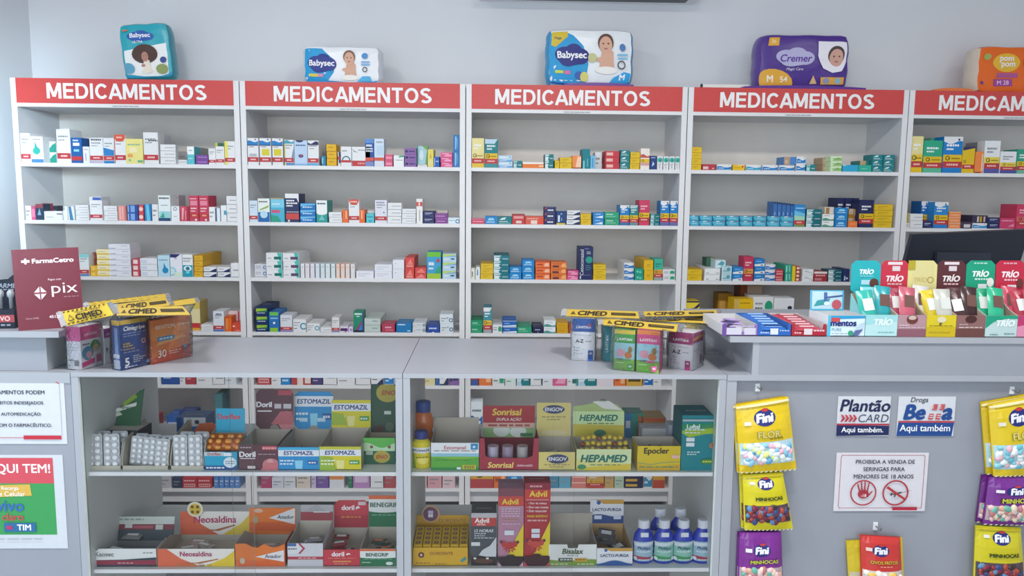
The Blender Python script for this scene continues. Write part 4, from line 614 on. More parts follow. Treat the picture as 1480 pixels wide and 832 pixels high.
def baby(cx, cy, s, asp, hair='4a3428', skin='d8a890', body=True, dress=None):
    X = lambda x: cx+x*s*asp
    o = []
    if body: o += [('p', [(X(-.35), cy-1.25*s), (X(.5), cy-1.25*s), (X(.42), cy-.35*s), (X(.1), cy-.2*s), (X(-.22), cy-.4*s)], dress or skin), ('e', X(-.3), cy-.75*s, .22*s*asp, .12*s, skin), ('e', X(.05), cy-1.3*s, .62*s*asp, .2*s, 'f0eee8' if not dress else dress)]
    return o+[('e', X(0), cy+.12*s, .44*s*asp, .47*s, hair), ('e', X(0), cy, .36*s*asp, .44*s, skin), ('e', X(-.14), cy+.06*s, .05*s*asp, .04*s, '4a3830'), ('e', X(.14), cy+.06*s, .05*s*asp, .04*s, '4a3830'), ('e', X(0), cy-.2*s, .1*s*asp, .04*s, 'b06a60')]
def cloud(cx, cy, w, h, c): return [('e', cx, cy, w*.5, h*.42, c), ('e', cx-.22*w, cy+.05*h, w*.3, h*.36, c), ('e', cx+.05*w, cy+.2*h, w*.26, h*.34, c), ('e', cx+.25*w, cy-.02*h, w*.27, h*.36, c), ('e', cx-.1*w, cy-.15*h, w*.3, h*.32, c)]
def place_pack(label, u0, u1, v0, v1, Y, d, ops, base, side=None, top=None, rz=0, ry=0, seed=1, marks=()):
    x0, x1 = AT(u0, 110, Y).x, AT(u1, 110, Y).x; w = x1-x0; h = (v1-v0)*MPP(Y)
    m, sh = soft_pack(w, h, d, seed=seed, base=base, side=side, top=top); sh.draw(ops)
    o = m.build('diaper_pack', None, ((x0+x1)/2, Y+d/2, ZT+.004+abs(math.sin(ry))*w/2), rz, True); o.rotation_euler = (0, ry, rz)
    tag(o, label, 'diaper pack', 'diaper packs on top of the shelving'); return o
place_pack('upright turquoise diaper pack leaning left above the leftmost red sign', 179, 250, 36, 113, .1, .1,
  [('p', [(.06, .03), (.9, .03), (.92, .63), (.06, .52)], 'eef0f0')]+cloud(.42, .76, .5, .2, '2a5cb0')+[('t', 'Babysec', .42, .77, .44, .1, 'f2f4f8', .03), ('t', 'ULTRA', .36, .665, .2, .05, 'f2f4f8', .02)]
  +[('e', .47, .45, .25, .17, '4a302a')]+baby(.47, .4, .2, .9, '4a302a', 'b08070', True, 'e8ded0')+[('e', .12, .2, .12, .1, '5aa0c0'), ('e', .78, .17, .12, .09, '8a9a5a'), ('c', .82, .33, .055, '27408a'), ('w', 0, .05, .03, 1, '2098c0'), ('r', .08, .86, .2, .89, 'c07a50')], '1fa6b8', '178a9c', rz=.12, ry=-.085, seed=3)
place_pack('low wide blue and white diaper pack with a sitting baby above the second sign', 437, 551, 68, 120, .09, .12,
  [('p', [(0, 0), (.3, 0), (.4, .3), (.42, .6), (.25, .93), (0, .95)], '1c9ad4')]+cloud(.25, .52, .36, .5, '2a3a8c')+[('t', 'Babysec', .25, .52, .32, .22, 'f4f4f8', .03), ('r', .09, .18, .26, .26, 'd8c84a'), ('r', .2, .18, .27, .26, 'd88ab0')]
  +baby(.6, .66, .38, .46, '7a5a48')+[('w', 0, .05, .03, .5, '3fa0dc'), ('e', .8, .74, .04, .08, '4f90d0'), ('r', .75, .56, .86, .6, '7fb4e0'), ('r', .75, .49, .86, .53, '7fb4e0'), ('o', .8, .38, .07, .025, '50545c'), ('p', [(.7, .04), (.9, .04), (.86, .2), (.76, .2)], '4fb0e0')], 'eceef2', 'e0e4ec', seed=4)
place_pack('large blue and white diaper pack with a seated dark haired child, middle of the top', 789, 916, 43, 124, .09, .13,
  [('p', [(0, 0), (.44, 0), (.48, .4), (.42, .7), (.3, .88), (.2, .95), (0, .95)], '1c9ad4'), ('p', [(.03, .72), (.1, .68), (.24, .86), (.23, .96), (.03, .96)], 'd8bc3a'), ('t', 'Mega', .12, .83, .12, .06, '3a4a60', .02)]
  +cloud(.29, .53, .38, .38, '262f80')+[('t', 'Babysec', .29, .53, .33, .16, 'f4f4f8', .035), ('r', .1, .23, .2, .28, 'c8d850'), ('r', .21, .22, .28, .28, 'd878a8'), ('c', .37, .2, .07, '3a60b0')]
  +baby(.67, .72, .33, .62, '5a3c34')+[('e', .52, .5, .05, .08, 'c8c890'), ('e', .43, .17, .045, .09, 'd8d070'), ('e', .86, .68, .035, .065, '4a7ab8'), ('r', .8, .54, .93, .57, '7fc0e4'), ('r', .81, .48, .93, .51, '7fc0e4'), ('o', .855, .38, .075, .022, '50545c'), ('p', [(.7, .02), (.98, .02), (.98, .22), (.88, .26), (.76, .16)], '2aa0dc'), ('t', 'M', .865, .165, .06, .1, 'f2f4f8', .03), ('w', 0, .03, .02, 1, '2058a8')], 'e6eaee', '1c94cc', seed=5)
place_pack('shiny purple diaper pack with a smiling baby and yellow oval', 1096, 1228, 49, 127, .07, .14,
  [('p', [(.1, .78), (.22, .78), (.22, .94), (.1, .94)], 'e4a83a'), ('t', '36', .16, .86, .07, .07, 'f4e0b0', .02)]+cloud(.4, .57, .4, .34, 'b8b4d8')+[('t', 'Cremer', .41, .56, .34, .2, '5a2f9a', .02, .2), ('t', 'Magic Care', .4, .36, .18, .06, 'e0d8f0', .01, .2),
  ('e', .16, .1, .22, .27, 'e4a83a'), ('t', 'M', .13, .19, .08, .12, 'f6f0e0', .03), ('t', '54', .28, .18, .08, .1, 'f6f0e0', .02), ('p', [(.64, .6), (.64, .86), (.97, .86), (.97, .5), (.9, .33), (.8, .3), (.7, .38)], 'ece8f0')]
  +baby(.84, .57, .36, .6, '4a3c3c', 'd0a090', False)+[('p', [(.56, .1), (.6, .26), (.64, .1)], 'd8b080'), ('r', .68, .08, .95, .22, 'dca040'), ('c', .74, .15, .06, '8a90b0'), ('c', .87, .15, .06, '8ab0c0')], '4a2a88', '5a3a98', '43267c', rz=-.05, seed=8)
place_pack('orange diaper pack with a yellow emblem cut by the right frame edge', 1409, 1530, 62, 128, .08, .12,
  [('e', .36, .64, .16, .2, 'e8b83a'), ('t', 'pom', .36, .7, .2, .12, 'f4eef0', .03), ('t', 'pom', .38, .58, .2, .12, 'f4eef0', .03), ('r', .25, .32, .5, .42, 'b05a90'), ('r', .22, .14, .44, .29, '9a4a98'), ('t', 'M 28', .33, .215, .18, .09, 'f0c0e0', .02), ('e', .12, .76, .05, .07, 'a8b060'), ('c', .07, .2, .04, '5a4a8a'), ('r', .6, .1, .74, .9, '3f88b0'), ('e', .66, .66, .1, .16, '2f6a98')], 'ea6a1c', 'e0d0c0', 'd85a14', seed=9)
def flat_sheet(name, label, cat, u0, u1, vt, Y, d, c):
    x0, x1 = AT(u0, 122, Y).x, AT(u1, 122, Y).x; h = max(.006, AT(700, vt, Y).z-AT(700, vt+5, Y).z)
    m = MB(); n = 12; w = x1-x0
    for k in range(n):
        a, b = -w/2+w*k/n, -w/2+w*(k+1)/n; f = lambda t: h*(.35+.65*math.sin(math.pi*min(.98, max(.02, t)))**.5)
        m.mesh([(a, 0, 0), (b, 0, 0), (b, 0, f((k+1)/n)), (a, 0, f(k/n)), (a, d, 0), (b, d, 0), (b, d, f((k+1)/n)), (a, d, f(k/n))], [(0, 1, 2, 3), (7, 6, 5, 4), (3, 2, 6, 7), (4, 5, 1, 0)]+([(4, 0, 3, 7)] if k == 0 else [])+([(1, 5, 6, 2)] if k == n-1 else []), mat(c, .3, .5, 'film'))
    o = m.build(name, None, ((x0+x1)/2, Y, ZT+.001)); tag(o, label, cat)
flat_sheet('plastic_wrapper', 'flattened purple plastic wrapper lying under the purple diaper pack', 'plastic wrapper', 1075, 1252, 121, .012, .05, '5a3090')
flat_sheet('plastic_wrapper', 'flattened orange plastic wrapper lying beside the orange diaper pack', 'plastic wrapper', 1352, 1408, 125, .02, .1, 'e08040')
flat_sheet('plastic_wrapper', 'thin magenta plastic wrapper lying under the large blue and white pack', 'plastic wrapper', 815, 916, 122, .012, .05, '6a3a90')
t = thing('paper_roll', 'white rolled paper tube with a dark end, beside the purple diaper pack', 'paper roll', (AT(1048, 121, .06).x, .065, ZT+.0125))
L = AT(1084, 121, .06).x-AT(1015, 121, .06).x
m = MB(); m.tube([(-L/2+.006, 0, 0), (L/2, 0, 0)], .0115, 'e8e6e2', 14); m.build('tube', t, smooth=False)
m = MB(); m.tube([(-L/2, 0, 0), (-L/2+.006, 0, 0)], .012, '2a2a2c', 14); m.build('end_cap', t)
# ------------------------------------------------------------------ counters and glass cases
YC = -1.484; ZC = 1.0185
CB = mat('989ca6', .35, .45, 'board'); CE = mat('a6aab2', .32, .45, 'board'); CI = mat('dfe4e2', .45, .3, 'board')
GLASS = film('ffffff', .998, .02, 'glass', 0, 1.22)
VX = [(.990, 1.8785), (1.8805, 2.768)]
Z1, Z2 = .730, .446
for i, (x0, x1) in enumerate(VX):
    t = thing('glass_display_case', ['white glass fronted display case on the left, under the closed tablet cartons', 'white glass fronted display case on the right, beside the hanging candy'][i], 'display case', ((x0+x1)/2, YC, 0), group='glass display cases under the counter')
    h = (x1-x0)/2; D = .5
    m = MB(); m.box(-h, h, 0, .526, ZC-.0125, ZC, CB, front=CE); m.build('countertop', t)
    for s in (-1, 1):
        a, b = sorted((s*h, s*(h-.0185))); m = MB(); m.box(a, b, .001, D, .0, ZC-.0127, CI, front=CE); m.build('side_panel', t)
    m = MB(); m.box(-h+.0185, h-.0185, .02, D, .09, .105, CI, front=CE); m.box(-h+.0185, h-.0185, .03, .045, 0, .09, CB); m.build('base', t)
    for z in (Z1, Z2):
        m = MB(); m.box(-h+.0187, h-.0187, .03, D-.005, z-.011, z, CI, front=EDGE); m.build('shelf', t)  # front edge coloured lighter to paint in the light it catches
    for s in (0, 1):
        a, b = (-h+.0195, .03) if s == 0 else (-.03, h-.0195); y = .012 if s == 0 else .019
        m = MB(); m.box(a, b, y, y+.003, .11, ZC-.0135, GLASS, left=mat('7fa09a', .2, .5, 'board'), right=mat('7fa09a', .2, .5, 'board')); m.build('glass_pane', t)
    m = MB(); m.box(-h+.0187, h-.0187, .01, .024, .105, .11, mat('a8abb0', .35, .5, 'board')); m.build('glass_track', t)
# left counter with its raised top
t = thing('sales_counter', 'white counter with posters at the left edge', 'counter', (.53, YC, 0))
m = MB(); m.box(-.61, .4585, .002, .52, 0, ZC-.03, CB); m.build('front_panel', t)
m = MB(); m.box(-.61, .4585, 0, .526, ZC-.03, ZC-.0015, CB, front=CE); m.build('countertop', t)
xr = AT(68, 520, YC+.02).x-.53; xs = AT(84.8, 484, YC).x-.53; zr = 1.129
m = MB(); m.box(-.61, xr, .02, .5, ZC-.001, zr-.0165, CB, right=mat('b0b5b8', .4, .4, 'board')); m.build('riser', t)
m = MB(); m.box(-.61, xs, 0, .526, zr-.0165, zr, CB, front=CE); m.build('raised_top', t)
# right counter with its raised top
t = thing('sales_counter', 'white counter with hanging candy and stickers at the right', 'counter', (4.3, YC, 0))
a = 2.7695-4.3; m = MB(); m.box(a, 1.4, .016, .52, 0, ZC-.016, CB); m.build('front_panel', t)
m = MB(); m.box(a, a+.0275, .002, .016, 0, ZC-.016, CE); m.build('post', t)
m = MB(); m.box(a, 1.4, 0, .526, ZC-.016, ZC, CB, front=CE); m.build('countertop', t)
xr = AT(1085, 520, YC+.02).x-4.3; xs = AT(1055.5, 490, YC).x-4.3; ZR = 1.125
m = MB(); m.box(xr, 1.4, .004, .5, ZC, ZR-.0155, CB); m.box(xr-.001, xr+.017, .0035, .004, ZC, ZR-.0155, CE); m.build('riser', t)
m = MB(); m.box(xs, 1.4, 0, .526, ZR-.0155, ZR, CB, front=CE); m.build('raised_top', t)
# small printed label lying under the raised top
m = MB(); m.box(-.016, .016, 0, .012, 0, .001, 'd0d2d6'); Sheet.flat(m, (-.016, 0, .001), (.032, 0, 0), (0, .012, 0)).op('t', 'BRASIL', .5, .5, .85, .6, '50545a')
p = ATZ(1031, 510, ZC); o = m.build('paper_label', None, (p.x, p.y, ZC+.0003), -.1); tag(o, 'tiny printed paper label on the counter by the raised top', 'label')

# ------------------------------------------------------------------ posters and stickers
def flat_sign(name, label, cat, u0, u1, v0, v1, ops, base='d0d3da', Y=None, th=.0012, part=None, x0=None):
    Y = YC+.0015 if Y is None else Y
    p0, p1 = AT(u0, v1, Y), AT(u1, v0, Y); X0 = p0.x if x0 is None else x0; w = p1.x-X0; h = (v1-v0)*MPP(Y); z = AT((u0+u1)/2, v1, Y).z
    m = MB(); m.box(-w/2, w/2, -th, 0, 0, h, base); Sheet.flat(m, (-w/2, -th, 0), (w, 0, 0), (0, 0, h), .00025).draw(ops)
    o = m.build(name, None, (X0+w/2, Y, z)); return tag(o, label, cat)
G_ = 'e8eaec'
flat_sign('printed_notice', 'white printed notice with a thin red border on the left counter', 'notice', -70, 92, 544, 641,
  [('r', 0, .955, .93, .965, 'R'), ('p', [(.93, .955), (.955, .93), (.965, .935), (.935, .965)], 'R'), ('r', .957, .14, .963, .93, 'b8bcc4'),
   ('t', 'OS MEDICAMENTOS PODEM', .52, .80, .62, .065, '2c3444', .015), ('t', 'CAUSAR EFEITOS INDESEJADOS.', .53, .63, .76, .065, '2c3444', .015), ('t', 'EVITE A AUTOMEDICAÇÃO:', .55, .465, .6, .07, '2c3444', .015), ('t', 'INFORME-SE COM O FARMACÊUTICO.', .515, .30, .86, .065, '2c3444', .015), ('r', 0, .095, .95, .103, 'R'), ('r', .63, .075, .955, .135, 'c03040')])
flat_sign('printed_poster', 'green and red phone top up poster on the left counter', 'poster', -70, 90, 648, 792,
  [('r', 0, .15, .915, .97, '3f9a58'), ('r', 0, .7, .915, .97, 'd0505c'), ('t', 'AQUI TEM!', .62, .85, .54, .11, 'f4eef0', .02), ('p', [(.36, .55), (.72, .57), (.71, .69), (.36, .68)], 'd8b050'), ('p', [(.2, .55), (.36, .55), (.38, .69), (.24, .7)], '8fc0d8'), ('t', 'Recarga', .54, .645, .26, .05, 'f4f0e0', .02), ('t', 'de Celular', .54, .59, .28, .05, 'f4f0e0', .02),
   ('t', 'vivo', .53, .46, .36, .11, '3a6ab8', .02), ('t', 'claro', .55, .345, .26, .075, 'c84a50', .02), ('r', .47, .185, .74, .28, '2f6a9c'), ('t', 'TIM', .64, .232, .18, .06, 'f0f2f6', .03), ('r', .49, .21, .54, .25, 'b03a68'), ('l', .4, .1, .8, .012, 'b0b2b8')], 'ccd0d7')
flat_sign('sticker', 'white sticker with red arrows and a navy strip, left of the two top stickers', 'sticker', 1208, 1288, 568.5, 629.5,
  [('p', [(0, 0), (1, .02), (1, .26), (0, .28)], '232c58'), ('r', 0, .27, 1, .315, 'b03848'), ('t', 'Plantão', .52, .77, .94, .3, '252c50', .028, .18), ('t', 'CARD', .69, .45, .6, .2, '4a5068', 0, .18), ('t', 'Aqui também.', .49, .14, .92, .17, 'f0f2f6', .018)]
  +[('p', [(.06+i*.075, .36), (.1+i*.075, .36), (.15+i*.075, .45), (.1+i*.075, .45)], 'b83a48') for i in range(4)]+[('p', [(.1+i*.075, .45), (.15+i*.075, .45), (.1+i*.075, .54), (.06+i*.075, .54)], 'c04654') for i in range(4)], Y=YC+.0145)
flat_sign('sticker', 'white sticker with large blue lettering and a blue strip, right of the two top stickers', 'sticker', 1295, 1382, 568.5, 629.5,
  [('p', [(.0, .0), (.97, .0), (1, .36), (.02, .36)], '244a8c'), ('r', .02, .34, 1, .385, 'b84a50'), ('t', 'Droga', .36, .9, .4, .16, '5a5e68', .02, .2), ('t', 'Be', .29, .605, .42, .36, '244a8c', .05, .2), ('t', 'a', .86, .56, .2, .27, '244a8c', .05, .2), ('t', 'Aqui também', .49, .18, .88, .22, 'eef0f6', .018)]
  +[('p', [(x+dy*.06, y), (x+.08+dy*.06, y), (x+.1+dy*.06, y+.15), (x+.02+dy*.06, y+.15)], 'c05a60') for x in (.53, .655) for y, dy in ((.42, 0), (.66, 1))]+[('r', x, y, x+.06, y+.02, 'ecd0d0') for x in (.55, .68) for y in (.47, .52, .71, .76)], Y=YC+.0145)
hand = [('e', .31, .30, .06, .075, 'a83844')]+[('p', [(a, .33), (b, .47+d), (b+.012, .475+d), (a+.018, .33)], 'a83844') for a, b, d in ((.265, .235, 0), (.285, .275, .04), (.31, .315, .05), (.335, .36, .03))]+[('p', [(.345, .27), (.4, .36), (.41, .35), (.36, .25)], 'a83844'), ('t', '-18', .31, .28, .09, .05, 'f0e4e6', .02)]
syr = [('p', [(.63, .29), (.63, .31), (.72, .345), (.72, .32)], '2c303a'), ('p', [(.6, .28), (.612, .33), (.625, .325), (.613, .275)], '2c303a'), ('p', [(.72, .33), (.82, .37), (.82, .365), (.72, .322)], '2c303a'), ('p', [(.64, .26), (.66, .34), (.672, .335), (.652, .255)], '2c303a'), ('p', [(.6, .3), (.66, .31), (.66, .30), (.6, .29)], '2c303a')]
flat_sign('warning_sign', 'white warning sign with a red hand and a crossed out syringe', 'sign', 1204, 1343, 646, 738,
  [('r', .06, .05, .95, .057, 'a83a50'), ('r', .06, .955, .95, .962, 'a83a50'), ('r', .048, .08, .053, .93, 'a83a50'), ('r', .957, .08, .962, .93, 'a83a50'), ('p', [(.048, .93), (.053, .93), (.066, .955), (.06, .962)], 'a83a50'), ('p', [(.957, .93), (.962, .93), (.95, .962), (.944, .955)], 'a83a50'), ('p', [(.048, .08), (.053, .08), (.066, .057), (.06, .05)], 'a83a50'), ('p', [(.957, .08), (.962, .08), (.95, .05), (.944, .057)], 'a83a50'),
   ('t', 'PROIBIDA A VENDA DE', .53, .85, .64, .08, '363b4c', .015), ('t', 'SERINGAS PARA', .52, .725, .45, .08, '363b4c', .015), ('t', 'MENORES DE 18 ANOS', .52, .6, .65, .08, '363b4c', .015), ('o', .31, .32, .22, .022, 'b03a46'), ('o', .66, .32, .22, .026, 'b03a46')]+hand+syr+[('p', [(.55, .41), (.57, .44), (.77, .23), (.755, .2)], 'b03a46'), ('r', .63, .03, .9, .085, 'b02a40')], 'd6d4da', Y=YC+.0145)
# ------------------------------------------------------------------ goods inside the glass cases
YV = -1.438
def dbox(label, u0, u1, z, hf, dep, col, fops, head=None, hops=(), inner=KRAFT, Y=YV, name='counter_display_box', side=None, notch=0, lean=.02, round_=False, cat='display box', group='open display boxes in the glass cases', hcol=None, vref=None):
    """open card tray: front u0..u1 px wide and hf px high, dep deep; head = (u0, u1, v_top, v_bottom) of the upright card at its back"""
    zz = z+.02; X0, X1 = XU(u0, Y, zz), XU(u1, Y, zz); w = X1-X0; cx = (X0+X1)/2; h = hf*MPP(Y); th = .0016
    t = thing(name, label, cat, (cx, Y, z+.0003), group=group); side = side or col; C_ = mat(col); S_ = mat(side)
    hb = h
    if head:
        a, b, vt, vb = head; Yb = Y+dep; hb = max(.02, AT((a+b)/2, vb, Yb).z-z); ht = AT((a+b)/2, vt, Yb).z-z; hx0, hx1 = AT(a, (vt+vb)/2, Yb).x-cx, AT(b, (vt+vb)/2, Yb).x-cx
        hx0, hx1 = (hx0+(-w/2))/2 if abs(hx0+w/2) < .04 else hx0, (hx1+w/2)/2 if abs(hx1-w/2) < .04 else hx1
    m = MB(); m.box(-w/2, w/2, 0, dep, 0, th, inner, bottom=C_)
    if notch:
        pts = [(-w/2, 0), (w/2, 0), (w/2, h)]
        if notch == 1: pts += [(w*.12, h), (w*.1, h*.82), (-w*.1, h*.82), (-w*.12, h)]
        if notch == 2: pts += [(w*.36, h*.86), (w*.24, h*.84), (w*.08, h*.99), (-w*.04, h*.83), (-w*.16, h*.86), (-w*.28, h)]
        if notch == 3: pts = [(-w/2, 0), (w/2, 0), (w/2, h), (w*.42, h), (w*.4, h*.45), (w*.32, h*.38), (-w*.32, h*.38), (-w*.4, h*.45), (-w*.42, h)]
        pts += [(-w/2, h)]; m.prism(pts, 'y', 0, th, C_)
    else: m.box(-w/2, w/2, 0, th, 0, h, C_, back=inner)
    for s in (-1, 1):
        x = s*(w/2-th/2); m.prism([(th, 0), (dep, 0), (dep, hb), (dep*.55, max(h, hb*.8)) if hb < h*1.2 else (dep*.4, h+(hb-h)*.25), (th, h)], 'x', x-th/2, x, S_ if s < 0 else inner); m.prism([(th, 0), (dep, 0), (dep, hb), (dep*.55, max(h, hb*.8)) if hb < h*1.2 else (dep*.4, h+(hb-h)*.25), (th, h)], 'x', x, x+th/2, S_ if s > 0 else inner)
    m.box(-w/2+th, w/2-th, dep-th, dep, th, hb, inner, back=C_)
    Sheet.flat(m, (-w/2, 0, 0), (w, 0, 0), (0, 0, h), .0003).draw(fops); tr = m.build('tray', t)
    if head:
        m = MB(); hh = ht-hb; hw = hx1-hx0; hx = (hx0+hx1)/2; r = min(.012, hh*.25) if round_ else .002
        pts = [(-hw/2+r, 0), (hw/2-r, 0), (hw/2, r), (hw/2, hh-r), (hw/2-r, hh), (-hw/2+r, hh), (-hw/2, hh-r), (-hw/2, r)]
        k = len(m.v); m.prism(pts, 'y', 0, th, hcol or col); Sheet.flat(m, (-hw/2, 0, 0), (hw, 0, 0), (0, 0, hh), .0003).draw(hops)
        o = m.build('header_card', t, (hx, dep-.002, hb-.001)); o.rotation_euler = (-lean*4, 0, 0)
    t['w'] = w; t['d'] = dep; t['hh'] = h
    return t, cx, w, h
def cushion(m, w, d, h, c, crimp='d0d0d0'):
    n = 5; P = lambda a, b, s: (w/2*(2*a-1), d/2*(2*b-1), s*h/2*(max(0, 1-(2*a-1)**4)*max(0, 1-(2*b-1)**4)))
    for s in (1, -1):
        vs = [P(i/n, j/n, s) for j in range(n+1) for i in range(n+1)]; fs = [(j*(n+1)+i, j*(n+1)+i+1, (j+1)*(n+1)+i+1, (j+1)*(n+1)+i) for j in range(n) for i in range(n)]
        m.mesh(vs, fs if s > 0 else [f[::-1] for f in fs], mat(c, .25, .5, 'film'))
_SA = {}
def sachets(cx, Y, z, w, d, n, col, lab, seed, size=(.055, .04), cat='sachet', name='medicine_sachet', group=None, up=0., strip='e6e6e6'):
    r = random.Random(seed)
    for i in range(n):
        k = (col, size)
        if k not in _SA:
            m = MB(); cushion(m, size[0], size[1], .008, col); m.poly([(-size[0]*.3, -size[1]*.15, .0046), (size[0]*.3, -size[1]*.15, .0046), (size[0]*.3, size[1]*.2, .0046), (-size[0]*.3, size[1]*.2, .0046)], strip)
            _SA[k] = m.data(name, True)
        o = bpy.data.objects.new(name, _SA[k]); COL.objects.link(o)
        mx = max(0, w/2-size[0]*.62); my = max(0, d/2-size[1]*.75)
        o.location = (cx+r.uniform(-mx, mx), Y+d/2+r.uniform(-my, my), z+.007+.0085*i); o.rotation_euler = (r.uniform(-.12, .12)+up, r.uniform(-.12, .12), r.uniform(-.35, .35))
        tag(o, lab, cat, group or lab)
_BL = {}
def blister(label, x, Y, z, w, h, rows=5, cols=2, tilt=.15, rz=0, roll=0, pill='e6e8ea', card='b4b7bc', group='blister packs in the grey bins'):
    t = thing('blister_pack', label, 'blister pack', (x, Y, z), rz, group); t.rotation_euler = (-tilt, roll, rz)
    k = (round(w, 3), round(h, 3), rows, cols, pill, card)
    if k not in _BL:
        m = MB(); r = .004; m.prism([(-w/2+r, 0), (w/2-r, 0), (w/2, r), (w/2, h-r), (w/2-r, h), (-w/2+r, h), (-w/2, h-r), (-w/2, r)], 'y', 0, .0012, mat(card, .3, .6))
        m.box(-w*.02, w*.02, -.0003, .0, h*.05, h*.95, mat('a8aaae', .35, .6)); a = m.data('foil_card')
        m = MB(); m.ball((0, 0, 0), w/cols*.39, .0055, h/rows*.4, mat(pill, .15, .6), 12, 6); b = m.data('pill_bubble', True); _BL[k] = (a, b)
    a, b = _BL[k]; o = bpy.data.objects.new('foil_card', a); COL.objects.link(o); o.parent = t
    for i in range(cols):
        for j in range(rows):
            o = bpy.data.objects.new('pill_bubble', b); COL.objects.link(o); o.parent = t; o.location = ((i-(cols-1)/2)*w/cols*.92, -.0012, h*(.5+(j-(rows-1)/2)/rows*.94))
# --- left case, upper shelf
z = Z1+.0004
LB = 'd8dadc'
m_ = lambda: MB()
for k, (u0, u1, hpx) in enumerate(((120, 175, 53), (176, 243.5, 46), (246, 295, 52))):
    zz = z+.02; X0, X1 = XU(u0, YV, zz), XU(u1, YV, zz); w = X1-X0; cx = (X0+X1)/2
    t = thing('acrylic_bin', ['grey bin of blister packs nearest the left side panel', 'grey bin of three leaning blister strips in the middle', 'grey bin of blister packs beside the turquoise box'][k], 'bin', (cx, YV, z), group='grey bins of blister packs')
    g = mat('b9b4a4', .3, .4); m = MB(); m.box(-w/2, w/2, 0, .16, 0, .002, g); m.build('floor_plate', t)
    m = MB(); m.box(-w/2, w/2, 0, .002, .002, .012, g); m.build('front_lip', t)
    for s in (-1, 1):
        m = MB(); a, b = sorted((s*w/2, s*(w/2-.002))); m.prism([(0, .002), (.16, .002), (.16, .1), (.02, .075), (0, .03)], 'x', a, b, g); m.build('divider', t)
    n = (2, 3, 2)[k]; bw = (w-.01)/n*.94
    for j in range(n):
        blister(f'{["left", "right"][j] if n == 2 else ["left", "middle", "right"][j]} silver blister pack at the front of the {["leftmost", "middle", "rightmost"][k]} grey bin', cx-w/2+.005+(w-.01)*(j+.5)/n, YV+.006+.012*(n-1-j)*(n == 3), z+.0035, bw, (hpx-2)*MPP(YV)*.985, tilt=.12, rz=0, roll=(.09 if k == 1 else .03)*(1 if k == 1 else -1))
        blister(f'silver blister pack behind the {["left", "right"][j] if n == 2 else ["left", "middle", "right"][j]} one of the {["leftmost", "middle", "rightmost"][k]} grey bin', cx-w/2+.005+(w-.01)*(j+.5)/n+.003, YV+.045+.01*(n-1-j)*(n == 3), z+.0035, bw, (hpx-4)*MPP(YV), tilt=.12)
# green leaning display card behind the bins
t = thing('counter_display_box', 'dark green display box with a slanted card behind the leftmost bin', 'display box', (1.058, YV+.1, z), math.radians(-4), 'open display boxes in the glass cases')
m = MB(); m.box(-.045, .05, -.02, .06, 0, .09, '27303a', top=INNER); m.build('tray', t)
m = MB(); m.prism([(-.045, 0), (.03, 0), (.042, .115), (.03, .11), (-.035, .055)], 'y', 0, .002, '24583a'); sh = Sheet.flat(m, (-.045, 0, 0), (.08, 0, 0), (0, 0, .11), .0003)
sh.draw([('p', [(.35, .55), (.85, .82), (.75, .9), (.3, .65)], '7a9a2c'), ('p', [(.05, .4), (.8, .58), (.83, .68), (.06, .5)], 'd0d4cc'), ('t', 'Apracur', .45, .53, .55, .1, '3a5a40', .03, .1), ('p', [(.05, .28), (.3, .34), (.2, .42), (.05, .38)], 'b8c4b0')]); o = m.build('header_card', t, (.004, .02, .085)); o.rotation_euler = (-.12, 0, 0)
ESTB = lambda a, b: [('r', 0, .6, 1, .88, 'e4e8ee'), ('t', 'ESTOMAZIL', .5, .74, .86, .17, '2a3a80', .03, .12), ('p', [(.42, .05), (.58, .05), (.6, .42), (.4, .42)], b), ('l', .04, .38, .38, .06, 'dce8f0'), ('l', .04, .24, .36, .06, 'dce8f0'), ('r', .72, .25, .96, .42, a), ('l', .74, .3, .94, .06, 'e0e8f0')]
T1 = [('t', 'Dorflex', .3, .87, .5, .17, 'c04a50', .03), ('r', 0, .76, .6, 1, 'c8d4d8')]
ph = dict(name='counter_display_box')
_, cx, w, h = dbox('turquoise display box full of orange blisters, upper shelf of the left case', 296, 343, z, 27.5, .09, '1f9fc4', [('r', 0, .78, .62, 1, 'b8ccd4'), ('t', 'Dorflex', .3, .89, .5, .16, 'c04a50', .03), ('r', 0, 0, 1, .24, '24508c'), ('e', .78, .42, .2, .3, 'd8e4ea'), ('l', .64, .45, .92, .05, '6a8aa0'), ('l', .64, .34, .92, .05, '6a8aa0'), ('l', .05, .09, .6, .08, 'e0e8f0'), ('r', .6, .78, .85, .97, 'e4e8ec')],
  (314, 352, 590, 624), [('t', 'Dorflex', .45, .66, .8, .26, 'c04048', .035), ('p', [(0, .7), (.08, .66), (0, .6)], '178ab0')], side='4fb4cc')
for i in range(6):
    m = MB(); m.prism([(-.022, 0), (.022, 0), (.022, .034), (-.022, .034)], 'y', 0, .0012, mat('b85a20', .2, .6))
    for a in range(2):
        for b in range(2): m.ball((-.011+.022*a, -.001, .009+.017*b), .0075, .004, .0065, mat('e89a3c', .15, .6), 8, 5)
    o = m.build('blister_strip', None, (cx-w*.32+(i % 3)*w*.31, YV+.02+.02*(i//3), z+.05+.007*(i//3)), .1*((i*5) % 3-1), True); tag(o, 'orange tablet blister inside the turquoise display box', 'blister strip', 'orange blisters in the turquoise box'); o.rotation_euler.x = -.5
